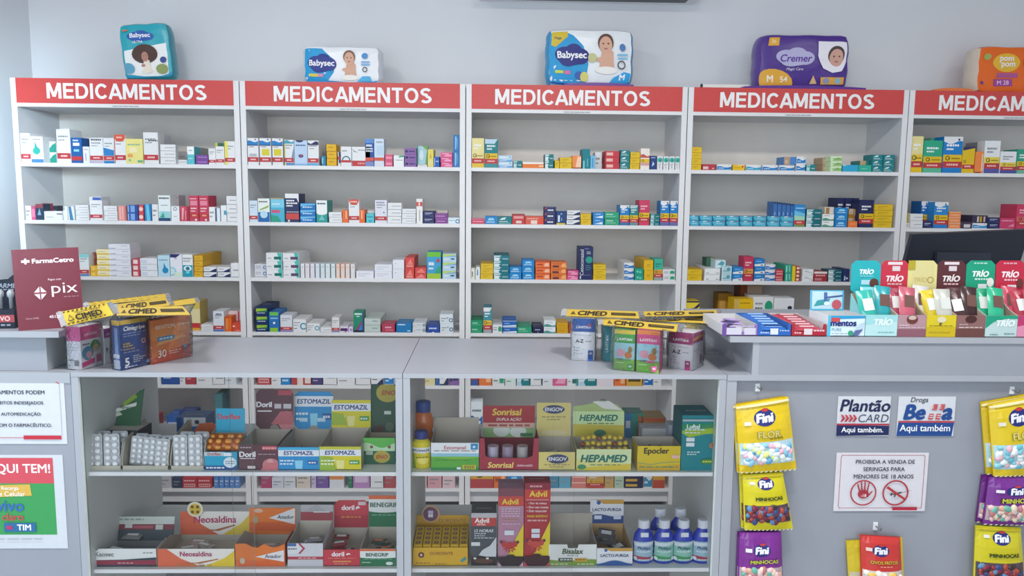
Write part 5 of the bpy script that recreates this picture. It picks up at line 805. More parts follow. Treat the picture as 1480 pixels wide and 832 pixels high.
# orange card and carton behind
m = MB(); m.prism([(-.04, 0), (.045, .0), (.05, .04), (.02, .075), (-.02, .07), (-.045, .03)], 'y', 0, .0015, 'cc5f24'); m.box(-.04, .04, .0015, .04, 0, .015, '7a3a18')
for i in range(2): m.ball((-.02+.03*i, -.002, .012), .01, .006, .009, 'e09a40')
o = m.build('blister_card', None, (AT(295, 620, YV+.2).x, YV+.2, z)); o.rotation_euler = (-.2, 0, 0); tag(o, 'orange leaning tablet card behind the rightmost grey bin', 'blister card')
def carton(label, u0, u1, vt, vb, Y, d, z, des, rz=0, name='medicine_carton', cat='medicine carton', h=None, w=None):
    X0, X1 = AT(u0, vb, Y).x, AT(u1, vb, Y).x; w = w or X1-X0; h = h or AT((u0+u1)/2, vt, Y).z-z
    b, ops, side = des; m = MB(); m.box(-w/2, w/2, 0, d, 0, h, side); Sheet.flat(m, (-w/2, 0, 0), (w, 0, 0), (0, 0, h), .0003).draw([('r', 0, 0, 1, 1, b)]+ops)
    Sheet.flat(m, (-w/2, 0, h), (w, 0, 0), (0, d, 0), .0002).draw([('r', .02, .03, .98, .04, '808080'), ('l', .2, .4, .8, .08, 'a8a8ac')])
    o = m.build(name, None, ((X0+X1)/2, Y, z), rz); return tag(o, label, cat)
carton('blue and white carton with green foot behind the grey bins', 256, 298, 603, 627, YV+.27, .08, z, mix('2a6aa8', [('r', .25, .6, 1, 1, 'd4d8dc'), ('c', .7, .8, .1, '3a4a60'), ('r', 0, 0, 1, .3, '5a8a3c'), ('r', 0, 0, .18, 1, '1f4a88')]))
GR = dict(inner=INNER)
mar = lambda f: [('t', 'Doril', .22, .62 if f else .62, .4, .26, 'eeeaec', .04), ('r', .04, .44, .42, .47, 'eeeaec'), ('e', .82, .2, .22, .26, 'c87a80'), ('e', .8, .3, .08, .14, 'd8a0a0'), ('p', [(.55, 0), (1, 0), (1, .3), (.7, .3)], 'c87078'), ('r', .6, .8, .98, .96, 'c0505c'), ('l', .62, .85, .96, .05, 'e8c0c0'), ('r', .22, .06, .42, .17, 'd8d0d0'), ('l', .05, .88, .35, .04, 'c8b0b8'), ('l', .5, .62, .95, .03, 'b89aa4')]
_, cx, w, h = dbox('dark maroon display box with white lettering, upper shelf of the left case', 345.5, 402, z, 38.5, .165, '5d3640', mar(1), (370, 425, 563, 619), mar(0)[:4]+[('r', .5, .52, .68, .64, 'c8c0c4'), ('r', .74, .52, .95, .64, 'c8c0c4'), ('p', [(.4, .12), (.98, .12), (.98, .45), (.66, .45)], 'b8606a'), ('r', .6, .86, .98, .99, 'b04858'), ('e', .5, 0, .13, .12, '8a8078')], round_=True, **GR)
sachets(cx, YV+.01, z+.002, w, .14, 3, '6a3a44', 'maroon sachet lying in the dark maroon display box', 3)
_, cx, w, h = dbox('sky blue display box with a white lettered band, upper shelf', 402.5, 461.5, z, 35, .185, '2490cc', ESTB('1f58a0', '8fd0e8')+[('r', 0, .88, 1, 1, '3fb0dc')], (426, 483, 566, 619), ESTB('1f58a0', '8fd0e8')+[('r', .14, .2, .34, .3, 'b8d4e4'), ('r', .6, .2, .8, .3, 'b8d4e4'), ('e', .5, 0, .13, .1, '9a968c')], round_=True, side='b8bcbc', **GR)
sachets(cx, YV+.01, z+.002, w, .15, 3, '3f8fc0', 'blue sachet lying in the sky blue display box', 4)
_, cx, w, h = dbox('yellow green display box with a white lettered band, upper shelf', 462, 522, z, 36, .165, 'd8cc28', ESTB('4a9a3c', 'e8e090')+[('r', 0, .88, 1, 1, 'c8c840'), ('p', [(0, 0), (.4, 0), (.3, .55), (0, .6)], '9ab83a'), ('l', .04, .38, .36, .06, 'eef0d0'), ('l', .04, .24, .34, .06, 'eef0d0')], (480, 537, 578, 617), ESTB('4a9a3c', 'e8e090')+[('p', [(0, .1), (.4, .1), (.3, .5), (0, .55)], 'a0b838')], side='b0b090', **GR)
sachets(cx, YV+.01, z+.002, w, .14, 3, 'a8a850', 'olive sachet lying in the yellow green display box', 5)
_, cx, w, h = dbox('green display box with a gold oval at the right end, upper shelf of left case', 525.5, 571, z, 40, .12, '1f5a40', [('r', 0, .55, 1, 1, '5ab04a'), ('w', .3, .72, .1, 1, 'b8d8b0'), ('r', 0, 0, 1, .5, '1f5a40'), ('e', .58, .28, .26, .24, 'b0a048'), ('t', 'ENO', .58, .28, .36, .24, 'b03a30', .03, .25), ('e', .26, .66, .05, .06, '8a5048'), ('e', .82, .66, .05, .06, '8a5048'), ('r', .08, .36, .3, .5, 'a8b4a8')], (537, 572, 556, 624), [('e', .62, .83, .42, .2, 'b0a040'), ('t', 'ENO', .66, .83, .5, .14, 'a83a30', .03, .2), ('r', .5, .38, .75, .45, 'c8d0c8'), ('e', .3, .08, .2, .08, '4a3030'), ('e', .7, .12, .16, .1, '5a6a5a')], hcol='1a4a34', Y=YV+.05)
sachets(cx, YV+.06, z+.002, w, .1, 2, '2f6a48', 'green sachet lying in the green display box with gold oval', 6, (.045, .04))
# --- left case, lower shelf
z = Z2+.0004; YL = YV
_, cx, w, h = dbox('low white and maroon display box with its lid turned up, lower left corner', 133, 226, z, 28, .13, 'e2e4e2', [('r', 0, .02, 1, .1, '34404a'), ('r', 0, .1, 1, .36, '8f3348'), ('p', [(0, .36), (.5, .4), (1, .52), (1, .36)], '34404a'), ('t', 'Kaosec', .2, .7, .32, .24, '4a5058', .005), ('l', .8, .75, .97, .05, '7a8088'), ('l', .4, .18, .65, .06, 'c8a0a8'), ('p', [(0, 1), (0, .75), (.12, 1)], '6a7078')], (158, 248, 748, 786), [('r', 0, .68, 1, 1, 'c4cac4'), ('r', 0, .45, 1, .68, '7a2f40'), ('r', .2, .52, .32, .68, 'c0c4c0'), ('r', .7, .45, .82, .66, 'c0c4c0'), ('r', .34, .5, .66, .62, 'a85060'), ('r', 0, 0, 1, .45, '3c4a52'), ('l', .05, .85, .5, .06, '8a9a8c')], inner=mat('8a8e90', .8, .1), hcol='3c4a52', lean=.08)
sachets(cx, YV+.01, z+.002, w, .2, 4, '8a8e90', 'grey sachet lying in the low white and maroon display box', 7)
NEO = [('p', [(0, 0), (.55, 0), (.3, .45), (.12, 1), (0, 1)], 'd86848'), ('p', [(.6, 0), (1, 0), (1, .9), (.88, .5)], 'dcc038'), ('p', [(.2, .22), (.55, .16), (.8, .4), (.78, .44), (.5, .22)], 'b06a40')]
_, cx, w, h = dbox('white, orange and yellow display box with magenta lettering, lower left shelf', 228, 339, z, 27.5, .17, 'e6e0d8', NEO+[('t', 'Neosaldina', .5, .72, .62, .27, 'a83a68', .025), ('l', .25, .06, .7, .05, 'a88a40')], (260, 358, 739, 774), NEO+[('t', 'Neosaldina', .5, .66, .84, .28, 'b03a60', .025)], side='d88a70', **GR)
sachets(cx, YV+.01, z+.002, w, .14, 4, 'b8aca4', 'silver blister lying in the magenta lettered display box', 8)
m = MB(); m.prism([(.024*math.cos(a*.3142), .024*math.sin(a*.3142)) for a in range(20)], 'y', 0, .0016, 'e4dcc0'); Sheet.flat(m, (-.024, 0, -.024), (.048, 0, 0), (0, 0, .048)).draw([('c', .5, .5, .36, 'd8b848')]+[('c', x, y, .1, '7a5a24') for x in (.33, .67) for y in (.33, .67)])
o = m.build('card_disc', None, (AT(283, 735, YV+.172).x, YV+.166, AT(283, 735, YV+.17).z)); par = bpy.data.objects[[x.name for x in ALL if x['label'].startswith('white, orange and yellow display')][0]]; o.parent = par; o.location = o.location-par.location
ANA = [('p', [(0, 0), (1, 0), (1, .5), (.5, .25), (0, .3)], 'd8642c'), ('p', [(.4, .42), (.98, .72), (.98, .2)], 'e2e0e2'), ('t', 'Anador', .76, .45, .34, .22, '3a3a48', .02, .15), ('e', .14, .25, .05, .14, 'c8b8a0')]
_, cx, w, h = dbox('orange display box with a wavy front edge, lower left shelf', 340.5, 412, z, 35.5, .16, 'e0762c', ANA, (356, 424, 734, 771), [('p', [(0, .15), (1, .1), (1, .5), (0, .45)], 'd4602c'), ('p', [(.42, .62), (.98, 1), (.98, .38)], 'dcdcde'), ('t', 'Anador', .78, .66, .36, .2, '3a3a44', .02, .15), ('e', .14, .55, .05, .14, 'a8a080'), ('e', .2, .9, .1, .08, 'e0b098')], notch=2, side='b04a30', **GR)
sachets(cx, YV+.01, z+.002, w, .12, 2, 'a8a8a8', 'grey blister lying in the wavy orange display box', 9)
_, cx, w, h = dbox('grey white display box with a red stripe, between the orange and red boxes', 416, 467, z+.0, 36, .14, 'd0d0d6', [('r', 0, .3, 1, .42, 'b83a48'), ('p', [(0, .55), (.28, .55), (.42, .78), (.28, 1), (0, 1)], 'dcdce0'), ('p', [(.3, .55), (.36, .55), (.5, .78), (.36, 1), (.3, 1), (.43, .78)], 'b04050'), ('r', 0, .88, .25, 1, '4a6aa0'), ('l', .02, .74, .26, .05, '4a5a70'), ('r', 0, 0, 1, .3, 'c4c4ca'), ('l', .3, .35, .85, .04, 'e8b0b0')], (437, 482, 729, 751), [('r', 0, 0, 1, .55, '9a4048'), ('r', .4, .5, .9, .62, 'c8c8cc'), ('p', [(.1, .6), (.5, 1), (.8, .6)], 'a8a4a8')], hcol='b4b0b4', **GR)
sachets(cx, YV+.01, z+.002, w, .12, 5, 'a4aab4', 'silver sachet lying in the red striped grey box', 10, (.045, .035))
DRL = [('t', 'doril', .4, .73, .36, .27, 'f0e8ea', .035), ('p', [(.62, .66), (.76, .72), (.7, .8), (.64, .76)], 'f0e0e0'), ('l', .12, .46, .9, .05, 'd87a68'), ('r', .26, .24, .76, .33, 'd89050'), ('l', .3, .12, .7, .04, 'e0a0a0')]
_, cx, w, h = dbox('bright red display box with white lettering, lower left shelf', 467.5, 520, z, 26, .16, 'c23a46', DRL, (483, 533, 723, 761), DRL[:2]+[('r', .7, .82, .92, .95, 'd8c0c4'), ('r', 0, 0, 1, .45, 'a83040'), ('l', .2, .36, .8, .06, 'd08048')], round_=True, **GR)
sachets(cx, YV+.01, z+.002, w, .13, 6, '8a3038', 'dark red sachet lying in the bright red display box', 11, (.045, .03))
BEN = [('r', 0, 0, 1, .55, '24704a'), ('e', .5, .55, .6, .1, 'e2e4e2'), ('r', 0, .5, 1, .88, 'e2e4e2'), ('r', 0, .88, 1, 1, 'd8683c'), ('t', 'BENEGRIP', .48, .67, .76, .2, '2a5a48', .03), ('e', .82, .16, .1, .1, 'd8e0dc'), ('l', .06, .2, .3, .05, 'c0d8c8'), ('l', .1, .4, .9, .04, '6aa484')]
_, cx, w, h = dbox('green, white and orange display box at the right end, lower left shelf', 520.5, 572, z, 27, .15, 'dfe2e0', BEN, (534, 573, 716, 760), BEN[:4]+[('t', 'BENEGRIP', .5, .7, .9, .2, '2a5a48', .03), ('l', .1, .36, .9, .04, '6aa484')], **GR)
sachets(cx, YV+.01, z+.002, w, .13, 5, '35493e', 'dark green sachet lying in the green and white display box', 12, (.045, .03), strip='d07a50')
# --- right case, upper shelf
z = Z1+.0004
def bottle(label, u, Y, z, w, h, prof, body, cap, lops, capn=.16, sy=.62, group=None, lab=(.08, .62), rough=.25, name='medicine_bottle', collar=None):
    x = XU(u, Y, z+.05); t = thing(name, label, 'bottle', (x, Y, z), group=group); r = w/2; hb = h*(1-capn)
    m = MB(); m.lathe([(r*a, hb*b) for a, b in prof], mat(body, rough, .5), n=24, sy=sy); m.build('bottle_body', t, smooth=True)
    nr = r*prof[-1][0]; m = MB(); m.lathe([(nr*1.12, hb*.985), (nr*1.15, hb), (nr*1.15, h*.985), (nr*1.05, h)], mat(cap, .4, .4), n=20, sy=max(sy, .85)); m.build('screw_cap', t)
    if lops:
        m = MB(); a0, a1 = lab; R = r*1.004
        def S(u_, v_, l): a = math.radians(-90+(u_-.5)*150); return Vector(((R+l)*math.cos(a), (R*sy+l)*math.sin(a), hb*(a0+(a1-a0)*v_)))
        Sheet(m, S, R*2.0, hb*(a1-a0), 6, .0003).draw(lops); m.build('label', t)
    return t
PRF = [(.9, 0), (1, .02), (1, .68), (.9, .78), (.62, .9), (.42, .94), (.42, 1)]
bottle('amber orange bottle with a blue cap standing behind the yellow bottle', 612, YV+.13, z, .062, .165, [(.9, 0), (1, .03), (1, .45), (.86, .55), (.86, .6), (.98, .66), (.98, .8), (.7, .97), (.6, 1)], 'c86a30', '2f4a90', None, capn=.18, sy=.8)
bottle('yellow bottle with a navy cap and white band, upper shelf of the right case', 609, YV+.03, z, .052, .106, [(.92, 0), (1, .02), (1, .8), (.9, .9), (.6, 1)], 'd8c830', '2a3a80', [('r', 0, 0, 1, 1, 'd8c830'), ('p', [(0, 0), (.3, 0), (.2, .6), (0, .8)], '8aa83a'), ('r', 0, .58, 1, .8, 'e0e4e4'), ('t', 'ESTOMAZIL', .5, .69, .8, .14, '2a3060', .03), ('e', .6, .3, .25, .14, 'e8dc70'), ('l', .3, .4, .8, .04, '8a8a30')], capn=.2, sy=.8, lab=(.03, .9))
m = dbox('white, blue and green open box with red lettering, upper right shelf', 623, 692, z, 42, .15, 'e4e8e8', [('r', 0, 0, 1, .14, '2f8a44'), ('r', 0, .14, 1, .5, '7ab838'), ('w', .1, .42, .04, 1, '5aa83c'), ('r', 0, .5, 1, .62, '8fc4d8'), ('r', 0, .62, 1, 1, 'e6e8ea'), ('t', 'Estomanel', .5, .83, .5, .13, 'b04a50', .02), ('l', .06, .7, .94, .03, '8a7a80'), ('r', .83, .76, .98, .98, '2a8ac0'), ('c', .9, .86, .05, 'c8e0f0'), ('r', .66, .04, .94, .2, 'd8cc40'), ('b', .68, .06, .92, .18, '3a4a30'), ('r', .54, .04, .63, .12, 'e4e8e4'), ('l', .1, .36, .8, .03, '4a9040')], inner=INNER)
_, cx, w, h = m
m = MB(); m.box(-w/2+.002, w/2-.002, 0, .002, 0, .11, INNER); o = m.build('back_flap', None, (0, .147, 0)); o.parent = _
sachets(cx, YV+.02, z+.002, w, .1, 3, 'a8a040', 'yellow sachet inside the red lettered white and green box', 13)
SON = [('t', 'Sonrisal', .36, .5, .44, .62, 'ecd070', .03, .15), ('t', 'DUPLA AÇÃO', .77, .45, .36, .28, 'f0e4e4', .02, .2)]
def subops(ops, x0, y0, x1, y1):
    o = []
    for k, *a in ops:
        X = lambda x: x0+(x1-x0)*x; Y_ = lambda y: y0+(y1-y0)*y
        if k == 't': o.append((k, a[0], X(a[1]), Y_(a[2]), a[3]*(x1-x0), a[4]*(y1-y0), *a[5:]))
        elif k in 'rlb': o.append((k, X(a[0]), Y_(a[1]), X(a[2]), (Y_(a[3]) if k != 'l' else a[3]*(y1-y0)), a[4]))
    return o
_, cx, w, h = dbox('dark red display box with a windowed front and yellow lettering', 693, 778, z, 49, .16, 'a02c40', subops(SON, 0, .02, 1, .3), (702, 772, 586, 631), [('r', 0, .0, 1, .36, '8fb878'), ('e', .36, .22, .16, .2, 'dce4dc'), ('e', .68, .18, .16, .18, 'dce4dc'), ('r', 0, .3, 1, .46, 'd8b0a0'), ('l', .1, .35, .9, .06, 'a04040'), ('r', 0, .46, 1, 1, 'a8202c'), ('t', 'Sonrisal', .46, .8, .56, .26, 'e8c850', .035, .15), ('t', 'DUPLA AÇÃO', .5, .57, .66, .13, 'ecdcd8', .02, .15), ('r', .72, .04, .96, .14, '2f7a4a')], notch=3, inner=mat('8a2a3a', .7, .2), hcol='8fb878', round_=True)
for i in range(3):
    m = MB(); m.lathe([(.016, 0), (.016, .05)], mat(['b4acc0', '9a8aa0', 'a8a4a4'][i], .25, .6), n=16); o = m.build('tablet_tube', None, (cx-.045+.042*i, YV+.03, z+.012)); o.rotation_euler = (0, 0, 0); tag(o, ['leftmost', 'middle', 'rightmost'][i]+' silver tablet roll inside the dark red windowed box', 'tablet roll', 'tablet rolls in the windowed box')
ENG = [('e', .52, .62, .3, .26, '2f3a60'), ('t', 'ENGOV', .52, .62, .5, .2, 'dcdce4', .035), ('l', .15, .28, .85, .05, '9a8a50'), ('l', .3, .16, .7, .05, '9a8a50')]
_, cx, w, h = dbox('pale yellow display box with a navy oval, upper right shelf', 778.5, 831, z, 28, .13, 'd8c878', ENG, (776.5, 825, 582, 629), [('e', .5, .8, .32, .13, '2f3a60'), ('t', 'ENGOV', .5, .8, .54, .11, 'dcdce4', .035), ('l', .15, .56, .85, .03, '9a8a50'), ('l', .3, .48, .7, .03, '9a8a50'), ('e', .5, .1, .4, .08, 'd8cc98')], **GR)
sachets(cx, YV+.01, z+.002, w, .1, 3, '6a6640', 'dark olive sachet lying in the navy oval display box', 14, (.045, .035))
HEP = [('p', [(0, .55), (1, .3), (1, 1), (0, 1)], 'd0dca8'), ('p', [(0, 0), (1, 0), (1, .3), (0, .1)], 'd8c040'), ('t', 'HEPAMED', .5, .56, .84, .36, '1f6f60', .045, .2), ('l', .25, .24, .8, .04, '6a7a40')]
_, cx, w, h = dbox('pale green and yellow display box with slanted teal lettering', 833, 912, z, 32.5, .13, 'd8d488', HEP+[('e', .1, .16, .08, .12, '3a8a5a')], (829, 902, 594, 630), [('p', [(0, .1), (1, .1), (1, .4), (0, .35)], 'c8b83c'), ('p', [(0, .5), (1, .45), (1, 1), (0, 1)], 'c4dca0'), ('t', 'HEPAMED', .5, .74, .74, .3, '1f6f60', .045, .2), ('e', .53, .14, .12, .14, '3f7a5a'), ('l', .28, .5, .8, .04, '6a7a40')], hcol='c4b440', **GR)
par = _; X0 = AT(829, 580, YV+.13).x-cx; X1 = AT(902, 580, YV+.13).x-cx; zt = AT(860, 594, YV+.13).z-z
m = MB(); m.prism([(X0, zt), (X1, zt), (X1-.02, zt+.02), (X0+.075, zt+.033), (X0+.05, zt+.022), (X0, zt+.014)], 'y', 0, .0015, 'a8bc78'); o = m.build('card_flap', None, (0, .131, 0)); o.parent = par
m = MB(); m.prism([(X0+.055, zt+.03), (X1-.045, zt+.032), (X1-.005, zt+.003), (X0+.09, zt+.008)], 'y', -.002, 0, 'dcdcd8'); m.lathe([(.009, 0), (.009, .004)], 'c8c8c4', ((X0+X1)/2+.012, -.001, zt+.03)); o = m.build('torn_flap', None, (0, .131, 0)); o.parent = par
r = random.Random(5)
m0 = MB(); m0.ball((0, 0, 0), .008, .008, .007, mat('d0b43c', .2, .6), 10, 6); me = m0.data('chewable_ball', True); m0 = MB(); m0.ball((0, 0, 0), .008, .008, .007, mat('8a4a2a', .2, .6), 10, 6); me2 = m0.data('chewable_ball', True)
for i in range(26):
    o = bpy.data.objects.new('capsule_ball', me2 if i in (4, 9, 15, 21) else me); COL.objects.link(o); row = i//9; o.location = (cx-.062+.0155*(i % 9)+.004*row, YV+.012+.02*row, z+.055+.011*row+(i % 3)*.002)
    tag(o, ('brown' if i in (4, 9, 15, 21) else 'golden yellow')+' capsule in the slanted teal lettered display box', 'capsule', 'capsules in the slanted teal lettered box')
carton('blue, white and teal carton with a red corner behind the capsule box', 903, 929, 597, 617, YV+.3, .07, z, mix('2f9a88', [('r', 0, 0, .35, 1, '3f88c8'), ('r', .05, .4, .3, .7, 'e0e8f0'), ('p', [(.7, 0), (1, 0), (1, .7), (.75, 1)], 'c85a38')]))
carton('amber and dark kraft carton lying behind the yellow liver tonic box', 930, 962, 604, 622, YV+.27, .09, z, mix('c0963c', [('r', .15, .1, .5, .6, '302c28'), ('r', .7, .2, .95, .5, '9a7020'), ('r', 0, .85, 1, 1, 'c05a3c')]))
carton('white carton lying open behind the yellow box', 928, 968, 619, 634, YV+.2, .06, z, mix('d4d4d8', [('r', .05, .1, .3, .3, 'b0b0b8')]))
carton('white and blue carton standing between the yellow and teal boxes', 966, 979, 614, 634, YV+.16, .05, z, mix('c8d0dc', [('r', .4, 0, 1, 1, '3a70b8')]))
t, cx, w, h = dbox('yellow box with thick black lettering, open top, upper right shelf', 921, 983, z, 37.5, .09, 'd8bc28', [('t', 'Epocler', .44, .77, .76, .3, '34302c', .035), ('w', 0, .2, .05, 2, 'd0a830'), ('p', [(0, .3), (.3, .22), (.6, .3), (1, .34), (1, .36), (.6, .33), (.3, .25), (0, .33)], '7a9a70'), ('l', .05, .12, .95, .04, '5a8a70'), ('c', .75, .14, .04, '3f8a80'), ('r', .8, .5, .98, .63, 'e4b8b0')], inner=INNER)
for k in range(2):
    m = MB(); m.lathe([(.009, 0), (.009, .045), (.005, .05), (.005, .06)], mat('8a5a20', .15, .6), n=14); o = m.build('glass_vial', None, (cx-.02+.03*k, YV+.04, z+.002)); tag(o, ['left', 'right'][k]+' amber vial inside the yellow black lettered box', 'vial', 'vials in the yellow box')
LUF = mix('17808a', [('p', [(0, .72), (.9, .84), (1, .84), (1, .68), (.6, .66), (.2, .6), (0, .68)], '9ab838'), ('p', [(0, .84), (1, .87), (1, .78), (.4, .75), (0, .73)], '1f8a5a'), ('t', 'Luftal', .3, .8, .34, .08, 'e4ecec', .03), ('t', 'LIQUID', .72, .795, .4, .06, '5a8a60', .015), ('l', .08, .73, .6, .025, 'd0e0dc'), ('l', .08, .68, .5, .02, 'd0e0dc'), ('r', .12, .53, .34, .6, 'dce4e8'), ('r', .12, .44, .34, .51, 'dce4e8'), ('c', .82, .46, .055, 'a87a58'), ('t', '1', .82, .46, .06, .05, '8a3020', .03), ('l', .15, .33, .5, .02, 'c8dce0'), ('l', .15, .29, .4, .02, 'c8dce0'), ('e', .7, .17, .18, .05, '4a8a40'), ('l', .58, .155, .82, .03, 'c8d060'), ('r', 0, .9, 1, .935, 'a8b8bc')], '147078')
o = carton('tall teal carton with a lime swoosh against the right side panel', 983.5, 1037, 600, 680, YV, .11, z, LUF); o.name = 'teal_carton'
# --- right case, lower shelf
z = Z2+.0004
t, cx, w, h = dbox('yellow stepped display stand holding small tablet boxes, lower right shelf', 597, 676, z, 29, .14, 'd0a428', [('t', 'DORDENTE', .52, .68, .42, .24, '8a5a28', .02), ('c', .15, .6, .16, '6a3a40'), ('c', .15, .6, .06, 'd8c0a0'), ('p', [(.86, .3), (.95, .5), (.98, .35), (.9, .2)], '3f8a9a'), ('l', .05, .14, .3, .05, '8a6a20'), ('l', .4, .1, .6, .04, '8a6a20')], (600, 678, 744, 764), [('t', 'DORDENTE', .68, .62, .5, .34, '8a6430', .015), ('l', .12, .1, .45, .1, 'a86a20')], hcol='c89a24', inner=mat('c09a30', .6, .2))
tooth = [('c', .5, .5, .42, '6f4c68'), ('r', .36, .52, .64, .7, 'c8c4dc'), ('p', [(.38, .3), (.45, .3), (.5, .36), (.55, .3), (.62, .3), (.64, .5), (.36, .5)], 'e4e0ec')]
m = MB(); m.prism([(.027*math.cos(a*.3142), .027*math.sin(a*.3142)) for a in range(20)], 'y', 0, .0016, 'c8a078'); Sheet.flat(m, (-.027, 0, -.027), (.054, 0, 0), (0, 0, .054)).draw(tooth)
p = AT(622.5, 742, YV+.137); o = m.build('tooth_disc', None, (p.x-cx, .134, p.z-z)); o.parent = t
for k in range(6):
    m = MB(); bw = w/6*.92; m.box(-bw/2, bw/2, 0, .1, 0, .036, 'd8b030'); 
    for a in range(4): Sheet.flat(m, (-bw/2, a*.0245, .036+.0005), (bw, 0, 0), (0, .023, 0)).draw([('c', .5, .5, .3, '7a4a38'), ('c', .5, .5, .12, 'd8b890')])
    Sheet.flat(m, (-bw/2, 0, 0), (bw, 0, 0), (0, 0, .036)).draw([('c', .5, .6, .2, '6a3438'), ('c', .5, .6, .09, 'd8c4a8'), ('r', .0, 0, .04, 1, '9a7a20')])
    o = m.build('tablet_box', None, (cx-w/2+w*(k+.5)/6, YV+.012, z+.024)); o.rotation_euler = (.1, 0, 0)
    tag(o, f'small yellow tablet box, {ORD[k]} of the six in the yellow stand', 'tablet box', 'tablet boxes in the yellow stand')
def tallbox(label, u0, u1, vt, col, ops, tray=None, d=.075):
    Y = YV+.005; o = carton(label, u0, u1, vt, 820, Y, d, z, mix(col, ops), name='tall_medicine_dispenser', cat='medicine dispenser'); return o
LB2 = [('r', 0, .0, 1, .02, '2a2a2a')]
tallbox('short dark grey dispenser with a red band and pale fist picture', 681, 717, 741, '4a4e54', [('r', 0, .91, 1, 1, 'b8b4b8'), ('r', .02, .75, .98, .91, 'b8403c'), ('t', 'Advil', .42, .86, .66, .09, 'f0e8e4', .03), ('t', 'EXTRA', .4, .785, .6, .035, 'f0d8d0', .03), ('t', '12 HORAS', .5, .665, .8, .055, 'd4d6d8', .03, .2), ('l', .12, .6, .6, .02, 'b8bcc0'), ('l', .12, .56, .55, .02, 'b8bcc0'), ('l', .12, .52, .9, .02, 'b8bcc0'), ('p', [(1, .55), (.75, .38), (.45, .3), (.3, .2), (.6, .17), (1, .17)], 'c8ccd0'), ('r', .0, .38, .35, .45, 'd4d6da'), ('r', 0, 0, 1, .16, '2a2526'), ('e', .5, .09, .38, .05, '5a3c30'), ('e', .15, .14, .06, .02, 'd8d4d0'), ('e', .65, .14, .06, .02, 'd8d4d0')])
MUS = lambda c: [('e', .45, .26, .2, .045, c), ('e', .22, .285, .09, .04, c), ('e', .68, .285, .09, .04, c), ('e', .12, .31, .05, .02, '4a3a48'), ('e', .78, .31, .05, .02, '4a3a48')]+[('p', [(.45+.3*math.cos(a), .25+.09*math.sin(a)), (.45+.16*math.cos(a+.3), .25+.05*math.sin(a+.3)), (.45+.16*math.cos(a-.3), .25+.05*math.sin(a-.3))], c) for a in (3.6, 4.1, 4.7, 5.3, 5.8)]
tallbox('tall mauve pink dispenser with a red top and yellow triangle', 719.5, 756, 705.5, 'b08098', [('r', 0, .77, 1, .9, 'c04440'), ('r', 0, .9, 1, 1, '7a4450'), ('t', 'Advil', .46, .83, .68, .07, 'e8c840', .03), ('r', .05, .76, .95, .765, 'd8c0c8')]+[('l', .12, y, .85, .015, 'd0b4c4') for y in (.73, .7, .67, .64)]+[('t', 'MAIS RÁPIDO', .5, .6, .7, .03, 'b89a70', .02), ('l', .15, .54, .9, .014, 'cdb0c0'), ('p', [(.35, .12), (1, .12), (1, .55)], 'dcc42c'), ('r', .25, .4, .62, .46, 'd0d8e0')]+MUS('b83a34')+[('r', 0, 0, 1, .12, '2c2024'), ('p', [(.3, .12), (.4, .15), (.6, .15), (.7, .12)], '2c2024'), ('p', [(0, 0), (.16, 0), (0, .06)], 'c8a0b0'), ('p', [(.84, 0), (1, 0), (1, .06)], 'c8a0b0')])
tallbox('tallest red dispenser with yellow lettering and yellow triangle', 757, 794, 697.5, 'a83038', [('r', 0, .8, 1, .92, 'c43c38'), ('r', 0, .92, 1, 1, '8a2434'), ('l', .2, .95, .7, .02, 'd8a0a0'), ('t', 'Advil', .52, .87, .68, .07, 'e8c840', .03), ('r', .06, .795, .94, .8, 'e8d0d0'), ('t', '• Dor de cabeça', .5, .755, .84, .028, 'ecdcdc', .02), ('t', '• Dor nas costas', .5, .71, .84, .028, 'ecdcdc', .02), ('t', '• Dor muscular', .48, .665, .78, .028, 'ecdcdc', .02), ('t', 'MAIS RÁPIDO', .5, .605, .8, .04, 'dcb838', .03, .2), ('l', .12, .54, .86, .02, 'd8a8a8'), ('p', [(.35, .12), (1, .12), (1, .55)], 'dcc42c'), ('r', .28, .4, .6, .45, 'd8d8e0'), ('r', .28, .34, .6, .39, 'd8d8e0')]+MUS('c04a40')+[('r', 0, 0, 1, .12, '3a1820'), ('p', [(.3, .12), (.4, .15), (.6, .15), (.7, .12)], '3a1820'), ('p', [(0, 0), (.16, 0), (0, .06)], 'b84a50'), ('p', [(.84, 0), (1, 0), (1, .06)], 'b84a50')])
t, cx, w, h = dbox('white open box with a green wave and dark lettering, lower right shelf', 793, 862, z, 33.5, .15, 'dfe2e0', [('w', 0, .26, .04, 2.5, '7a9a3c'), ('l', .05, .05, .4, .04, 'd8e0c8'), ('l', .6, .05, .95, .04, 'd8e0c8'), ('t', 'Bisalax', .5, .68, .56, .24, '4a5a38', .035, .15), ('t', 'bisacodil 5 mg', .5, .48, .44, .08, '5a6a50', .01), ('r', .2, .2, .5, .36, '3a4440'), ('l', .24, .26, .48, .06, 'c8d0cc'), ('r', .54, .2, .8, .36, 'c8a030'), ('l', .56, .26, .78, .06, '8a6020')], notch=1, inner=INNER)
m = MB(); m.box(-w/2+.002, w/2-.002, 0, .0016, 0, .095, INNER); o = m.build('back_flap', None, (.008, .149, 0)); o.parent = t
LAC = [('r', 0, .82, 1, 1, 'c89a40'), ('p', [(0, .82), (.4, .82), (.15, 1), (0, 1)], 'dcdfe4'), ('c', .25, .88, .09, '3a5a9a'), ('t', 'LACTO-PURGA', .5, .58, .86, .16, '32406a', .03)]
